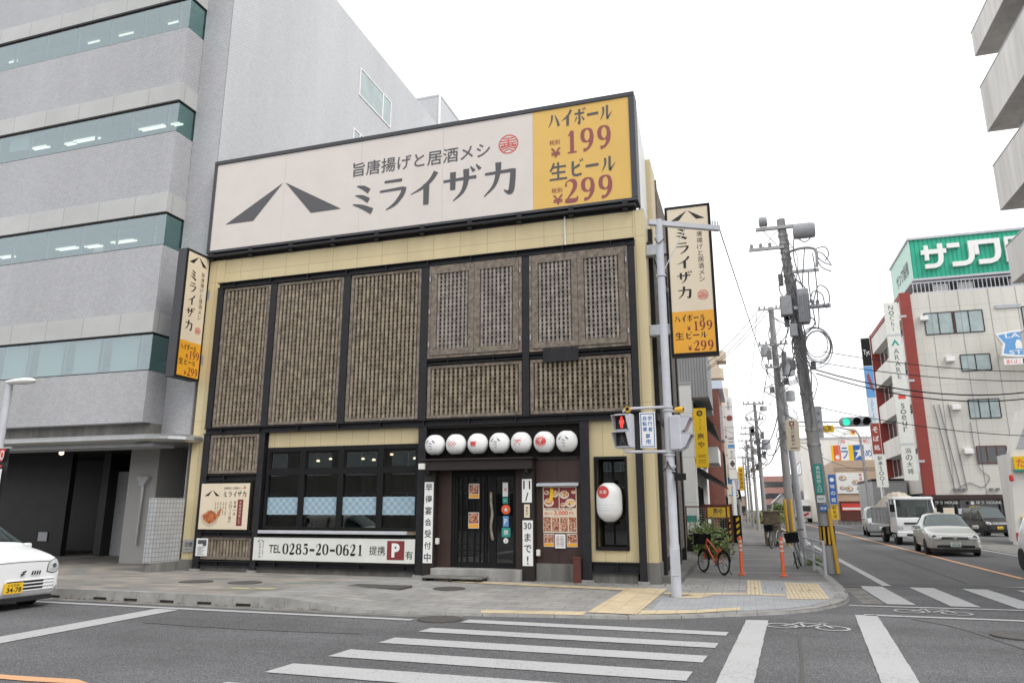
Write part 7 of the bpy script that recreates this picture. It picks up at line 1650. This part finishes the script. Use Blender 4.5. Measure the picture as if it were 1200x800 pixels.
wins(gb, 22.6, 24.6, 14.66, 16.4, 45, 2, ('steel', 'window_grey')); wins(gb, 22.6, 24.6, 8.15, 9.6, 45, 3, ('steel', 'window_grey'))
s = MB(); s.box(20.9, 22.6, 44.9, 45.05, 16.35, 16.62); s.box(22.6, 23.3, 44.9, 45.05, 8.0, 8.5); s.build_each('vent_slot', M['trafo'], gb)
for x, z in ((15.75, 16.2), (17.15, 12.9), (17.1, 9.25), (17.5, 6.0)):
    s = MB(); s.prism([(x, 45, z), (x, 44.6, z-.08), (x, 44.6, z-.4), (x, 45, z-.45)], (.55, 0, 0)); s.build('vent_hood', M['white'], gb)
s = MB()
for x0, x1 in ((15.95, 16.6), (16.3, 17.0), (16.9, 17.4)): s.tube([(x0, 44.93, 9.3), (x1, 44.93, 3.0)], .03, 5)
s.tube(smoothpath([(16.9, 44.93, 3.2), (17.6, 44.93, 3.5), (18.4, 44.93, 3.2), (18.9, 44.93, 3.9), (18.3, 44.93, 4.8), (18.2, 44.93, 7.9)]), .025, 5)
for x in (16.6, 16.9, 17.2, 18.9, 19.3): s.obox((x, 44.85, 3.05), (.2, .2, .16))
for x in (16.6, 18.6, 20.6, 22.4): s.box(x-.01, x+.01, 44.98, 45, 2.7, 18)
s.build_each('wall_pipe', M['cable_grey'], gb)
s = MB(); s.box(14.6, 32, 44.4, 45.4, 2.36, 2.66); s.box(14.6, 32, 44.42, 45.4, 2.3, 2.36); s.build('shop_lintel', M['brown'], gb)
s = MB(); s.box(15.3, 32, 45.2, 45.3, 0, 2.36); s.build('shopfront_glass', M['window_dark'], gb)
s = MB()
for x in (15.0, 16.6, 19.4, 22.4): s.box(x, x+.12, 44.7, 44.8, 0, 2.3)
s.box(15.3, 32, 45.1, 45.2, 0, .45); s.build_each('shopfront_post', M['brown2'], gb)
s = MB(); f = FR(44.55); text(s, f, 'ゆう HOUSE', 15.15, 16.6, 2.0, 2.24, .03, .0); f.rect(s, 17.4, 17.6, 1.98, 2.2, 0); text(s, f, 'ゆう HOUSE', 17.75, 19.3, 2.0, 2.24, .03, .0); s.build('shop_lettering', M['white'], gb)
for x0, x1, z0, z1, m_ in ((14.85, 15.35, .85, 1.75, 'sign_cream'), (15.6, 16.3, .9, 1.75, 'sign_cream'), (17.3, 18.0, .75, 1.85, 'yellow'), (16.55, 16.9, 1.3, 1.7, 'greypaint'), (16.5, 17.1, .95, 1.15, 'greypaint')):
    s = MB(); s.box(x0, x1, 44.6, 44.63, z0, z1); s.build('shop_poster', M[m_], gb)
s = MB()
for k in range(60): x = 15.6+.28*k; s.box(x, x+.05, 45.1, 45.15, 18.1, 18.85)
s.box(15.5, 32, 45.08, 45.18, 18.85, 18.93); s.box(15.5, 32, 45.08, 45.18, 18.0, 18.12); s.build('roof_railing', M['greypaint'], gb)
s = MB(); s.box(16.3, 30, 48, 55, 18, 19.3); s.build('roof_house', M['concrete'], gb); s = MB()
for x in (17.3, 19.0, 22.5): s.box(x, x+1.0, 46, 46.5, 18.05, 18.95)
s.build_each('air_conditioner', M['white'], gb, bevel=.03)
gs_ = thing('green_rooftop_sign', 'green rooftop sign box with big white katakana letters on the pale building', 'signboard', (22, 48, 19.1))
s = MB(); s.box(15.8, 32, 45.3, 53, 19.3, 22.5); s.build('sign_box', M['green_sheet'], gs_); s = MB(); s.box(15.74, 15.8, 45.3, 53, 19.3, 22.5); s.build('pale_side_face', M['mint'], gs_)
s = MB(); s.box(15.7, 32, 45.2, 53, 19.14, 19.3); s.box(15.65, 32, 45.15, 53.1, 22.5, 22.68); s.build('sign_edge', M['greypaint'], gs_)
s = MB(); f = FR(45.28)
NB = [0]
def SX(a): return 16.5+(a-17.0)*.9
def SZ(b): return 20.0+(b-20.25)*1.22
def bar(a0, a1, b0, b1): NB[0] += 1; f.slab(s, SX(a0), SX(a1), SZ(b0), SZ(b1), 0, .25+.003*NB[0])
def arcbar(pts, w):
    NB[0] += 1; pts = [(SX(a), SZ(b)) for a, b in pts]; w *= 1.1
    L, Rr = [], []
    for i, p in enumerate(pts):
        a, b = pts[max(i-1, 0)], pts[min(i+1, len(pts)-1)]; dx, dz = b[0]-a[0], b[1]-a[1]; l = math.hypot(dx, dz); nx, nz = -dz/l*w/2, dx/l*w/2
        L.append((p[0]+nx, p[1]+nz)); Rr.append((p[0]-nx, p[1]-nz))
    n = len(pts); dd = .25+.003*NB[0]; vs = [f.p(a, b, d_) for d_ in (0, dd) for row in (L, Rr) for a, b in row]
    fs = []
    for i in range(n-1): fs += [(i, i+1, n+i+1, n+i), (2*n+i, 2*n+i+1, 3*n+i+1, 3*n+i), (i, i+1, 2*n+i+1, 2*n+i), (n+i, n+i+1, 3*n+i+1, 3*n+i)]
    fs += [(0, n, 3*n, 2*n), (n-1, 2*n-1, 4*n-1, 3*n-1)]; s.add(vs, fs)
z0 = 20.25
bar(17.0, 18.95, z0+.95, z0+1.25); bar(17.25, 17.58, z0+.55, z0+1.55); arcbar([(18.5, z0+1.6), (18.5, z0+.75), (18.44, z0+.42), (18.25, z0+.22), (17.95, z0+.14), (17.2, z0+.14)], .32)
bar(19.05, 20.0, z0+1.25, z0+1.55); arcbar([(20.85, z0+1.6), (20.85, z0+.75), (20.78, z0+.42), (20.58, z0+.22), (20.25, z0+.14), (19.3, z0+.14)], .34)
bar(21.05, 23.0, z0+1.3, z0+1.6); bar(21.07, 21.4, z0+.65, z0+1.33); arcbar([(22.82, z0+1.6), (22.82, z0+.75), (22.74, z0+.42), (22.52, z0+.22), (22.15, z0+.14), (21.3, z0+.14)], .34)
for k in range(4): bar(23.4, 25.0, z0+.1+.45*k, z0+.28+.45*k)
bar(23.36, 23.62, z0, z0+1.6); s.build('lettering', M['white'], gs_)
s = MB(); fl = Frame((15.72, 51.5, 19.3), (0, -1, 0)); text(s, fl, 'サンワ設備', .5, 5.2, .7, 1.9, .03, .02); s.build('side_lettering', M['ink'], gs_)
for x in (19.6, 30.3, 28):
    pass
an1 = thing('roof_antenna', 'thin whip antenna on the left of the green rooftop sign', 'antenna', (19.5, 46, 22.6)); s = MB(); s.tube([(19.5, 46, 22.6), (19.2, 46, 26.2)], .025, 5); s.build('whip', M['galv'], an1)
an2 = thing('roof_antenna', 'thin mast with small vane on the right of the green rooftop sign', 'antenna', (25.0, 46, 22.6)); s = MB(); s.tube([(25.0, 46, 22.6), (24.6, 46, 25.6)], .025, 5); s.box(24.3, 24.9, 45.98, 46.02, 25.55, 25.65); s.build('mast', M['trafo'], an2)
tw = thing('tenant_sign', 'tall white vertical tenant sign of stacked panels fixed to the red corner column', 'signboard', (13.8, 44.1, 3.7))
s = MB(); s.box(13.22, 14.15, 44.0, 44.25, 3.7, 17.2); s.build('sign_box', M['offwhite'], tw); s = MB()
for z in (14.6, 10.2, 6.3): s.box(13.2, 14.17, 43.98, 44.27, z, z+.1)
s.box(14.15, 14.7, 44.1, 44.2, 5, 5.15); s.box(14.15, 14.7, 44.1, 44.2, 11, 11.15); s.box(14.15, 14.7, 44.1, 44.2, 16, 16.15); s.build('frame', M['greypaint'], tw)
f = FR(43.997); s = MB(); vtext(s, f, 'NoChi', 13.4, 13.95, 14.9, 17.0, .0, .002); vtext(s, f, 'ARARE', 13.5, 13.9, 11.2, 13.6, .0, .002); vtext(s, f, 'soeur', 13.4, 13.95, 7.2, 9.4, 0, .002); vtext(s, f, '浜の大将', 13.4, 13.95, 4.1, 6.1, .02, .002); s.build('lettering', M['ink'], tw)
s = MB(); s.poly([f.p(13.69, 14.3, .002), f.p(13.4, 13.8, .002), f.p(13.55, 13.8, .002), f.p(13.69, 14.05, .002), f.p(13.83, 13.8, .002), f.p(13.98, 13.8, .002)]); s.build('green_mark', M['doorgreen'], tw); s = MB(); f.rect(s, 13.45, 13.95, 9.7, 10.0, .002); s.build('red_mark', M['redink'], tw)
t2 = thing('tenant_sign', 'narrow vertical sign with black top and blue fish picture left of the red building', 'signboard', (11.6, 44.1, .07))
s = MB(); s.box(11.3, 11.95, 44.0, 44.2, 5.6, 14.6); s.box(11.55, 11.7, 44.05, 44.15, 0, 5.6); s.build('sign_box', M['white'], t2)
for z0, z1, mt in ((12.35, 14.5, 'black'), (9.9, 12.3, 'lblue'), (8.0, 9.85, 'bluewhite'), (5.65, 7.95, 'redcol')):
    s = MB(); s.box(11.32, 11.93, 43.985, 44.0, z0, z1); s.build('sign_panel', M[mt], t2)
f = FR(43.984); s = MB(); text(s, f, 'Tyt', 11.4, 11.85, 13.1, 13.6, .0, .002); vtext(s, f, 'そば処', 11.42, 11.82, 5.8, 7.8, .03, .002); s.build('white_lettering', M['white'], t2)
s = MB(); s.poly([f.p(a, b, .002) for a, b in ((11.45, 11.6), (11.6, 11.8), (11.75, 11.2), (11.85, 10.3), (11.6, 10.7), (11.5, 11.2))]); s.build('fish_picture', M['maroon'], t2); s = MB(); vtext(s, f, 'Sorriso', 11.45, 11.8, 8.1, 9.8, 0, .002); s.build('green_lettering', M['doorgreen'], t2)
t3 = thing('street_sign_box', 'white vertical sign box with dark characters above the dump truck', 'signboard', (11.65, 43, 0)); s = MB(); s.box(11.2, 11.95, 43.0, 43.2, 3.2, 5.55); s.build('sign_box', M['offwhite'], t3); s = MB(); s.box(11.5, 11.62, 43.05, 43.15, 0, 3.2); s.build('post', M['galv'], t3); s = MB(); vtext(s, FR(42.999), '駅東SOOI', 11.38, 11.75, 3.3, 5.45, .01, .002); s.build('lettering', M['ink'], t3)
db = thing('dark_shed', 'dark grey low shop between the tan restaurant and the white sign box', 'building', (13, 52, 0)); s = MB(); s.box(11.9, 14.4, 50, 58, 0, 3.9); s.build('wall', M['trafo'], db); s = MB(); s.box(11.85, 14.4, 49.9, 58, 3.9, 4.05); s.build('roof', M['steel'], db); wins(db, 12.1, 13.8, .8, 2.2, 50, 3)
lp = thing('street_lamp', 'slim grey lamp post rising behind the dump truck on the right', 'street lamp', (11.15, 47, 0)); s = MB(); s.tube([(11.15, 47, 0), (10.95, 47, 7.2), (10.7, 47, 7.7), (9.6, 47, 8.0)], [.12, .09, .07, .05], 10); s.build('post', M['galv'], lp, smooth=True); s = MB(); s.obox((9.4, 47, 8.02), (.6, .2, .12)); s.build('lamp_head', M['galv'], lp, bevel=.03)
# blue and white wall sign
ls = thing('store_wall_sign', 'blue shield shaped store sign with white milk can hung on the pale building', 'signboard', (21.6, 43.4, 11.6))
def shield(e): return [(20.15+e, 14.1-e), (21.2, 14.25-e), (22.5, 14.3-e), (23.8, 14.25-e), (24.85-e, 14.1-e), (24.5-e, 13.3), (24.7-e, 12.45+e), (23.4, 12.3+e), (22.5, 12.28+e), (21.3, 12.3+e), (20.35+e, 12.45+e), (20.55+e, 13.3)]
s = MB(); s.prism([(x, 43.3, z) for x, z in shield(0)], (0, .35, 0)); s.build('sign_box', M['white'], ls)
s = MB(); s.poly([(x, 43.296, z) for x, z in shield(.14)]); s.build('blue_face', M['lblue'], ls)
f = FR(43.292); s = MB(); text(s, f, 'LAWSON', 20.75, 24.2, 13.72, 14.05, .01, .0); text(s, f, 'STATION', 20.85, 24.1, 12.5, 12.8, .01, 0)
s.poly([f.p(a, b, 0) for a, b in ((22.1, 12.9), (22.9, 12.9), (22.95, 13.25), (22.7, 13.45), (22.75, 13.58), (22.25, 13.58), (22.3, 13.45), (22.05, 13.25))]); s.poly([f.p(a, b, 0) for a, b in ((21.3, 12.9), (21.7, 12.9), (21.72, 13.25), (21.62, 13.55), (21.42, 13.55), (21.3, 13.25))]); s.build('white_lettering', M['white'], ls)
s = MB(); s.box(20.45, 24.5, 43.3, 43.5, 11.75, 12.2); s.build('small_sign', M['white'], ls); f = FR(43.297); s = MB(); text(s, f, '酒たばこ', 20.55, 21.5, 11.82, 12.12, .02, .0); s.build('red_lettering', M['redink'], ls); s = MB(); f.rect(s, 21.6, 23.0, 11.78, 12.17, 0); s.build('red_block', M['maroon_d'], ls); s = MB(); text(s, f, 'ATM', 21.7, 22.9, 11.84, 12.1, .02, .003); s.build('white_letters', M['white'], ls)
s = MB(); s.box(21, 21.2, 43.65, 45, 13, 13.2); s.box(24, 24.2, 43.65, 45, 13, 13.2); s.build_each('bracket', M['galv'], ls)
# white A-shaped shop at the right edge
af = thing('white_gabled_shop', 'white steep gabled shop front with yellow signs at the right edge', 'building', (17, 26, 0))
s = MB(); s.prism([(13.85, 24, 0), (20.3, 24, 0), (20.0, 24, 3), (19.4, 24, 5.1), (15.3, 24, 6.3), (14.75, 24, 6.2), (14.15, 24, 4.3), (14.05, 24, 3.0)], (0, .5, 0)); s.box(15.0, 20, 24.5, 29, 0, 4.4); s.build('wall', M['wall_plain'], af)
s = MB(); s.poly([(14.4, 23.99, 4.4), (14.85, 23.99, 5.4), (15.3, 23.99, 4.4)]); s.build('gable_opening', M['trafo'], af)
s = MB(); s.box(14.2, 17, 23.85, 23.98, 3.45, 4.05); s.build('yellow_sign', M['yellow'], af); s = MB(); text(s, FR(23.849), 'たこやき', 14.3, 15.8, 3.55, 3.95, .03, .002); s.build('red_lettering', M['redink'], af)
s = MB(); s.box(14.16, 17, 23.8, 23.98, 3.36, 3.44); s.build('green_edge', M['doorgreen'], af); s = MB(); s.box(14.2, 15.4, 23.9, 23.98, .7, 1.3); s.build('lower_sign', M['yellow'], af)
s = MB(); s.lathe([(.05, 2.9), (.1, 2.95), (.1, 3.15), (.05, 3.2)], (13.98, 23.8, 0), 10); s.build('red_lantern', M['redink'], af)
# apartments at the upper right
ab = thing('corner_apartments', 'concrete apartment block with stacked solid balconies at the upper right corner', 'building', (16, 0, 0))
s = MB(); s.box(12.35, 24, -6, 10.5, 3.2, 24); s.box(13.4, 24, -5, 10.2, 0, 3.2); s.build('wall', M['wall_plain'], ab)
for zb, zt in ((5.95, 7.25), (8.95, 10.25), (11.55, 13.2), (14.5, 16.25), (17.5, 18.45)):
    s = MB(); s.box(11.0, 11.14, -6, 10.85, zb, zt); s.box(11.14, 12.35, 10.71, 10.85, zb, zt); s.box(11.14, 12.35, -6, 10.71, zb, zb+.16); s.build('balcony', M['balcony'], ab, bevel=.012)
    s = MB(); s.box(10.985, 11.16, -6, 10.865, zt, zt+.03); s.build('balcony_cap', M['greypaint'], ab)
    xwins(ab, 2, 9.5, zb+.2, zb+2.1, 12.35, 5, -1, ('white', 'window_dark'))
s = MB(); s.tube([(11.9, 10.4, 3), (11.9, 10.4, 18)], .05, 8); s.build('drain_pipe', M['greypaint'], ab)
g = MB(); g.poly([(11.3, 10.5, .012), (13.6, 10.5, .012), (13.6, 32, .012), (11.3, 32, .012)]); structure(g, 'right_verge', M['concrete_d'])
# the far side of the front road: what the pub's windows mirror
op = thing('opposite_building', 'dark grey block across the front road behind the viewer, mirrored in the pub windows', 'building', (-8, -42, 0))
s = MB(); s.box(-80, 14, -52, -42, 0, 9.5); s.build('wall', M['concrete_d'], op)
for k in range(19): wins(op, -78+4.6*k, -75+4.6*k, 1, 3, -41.94, 2, ('trafo', 'window_dark')); wins(op, -78+4.6*k, -75+4.6*k, 4.6, 6.6, -41.94, 2, ('white', 'window_grey'))
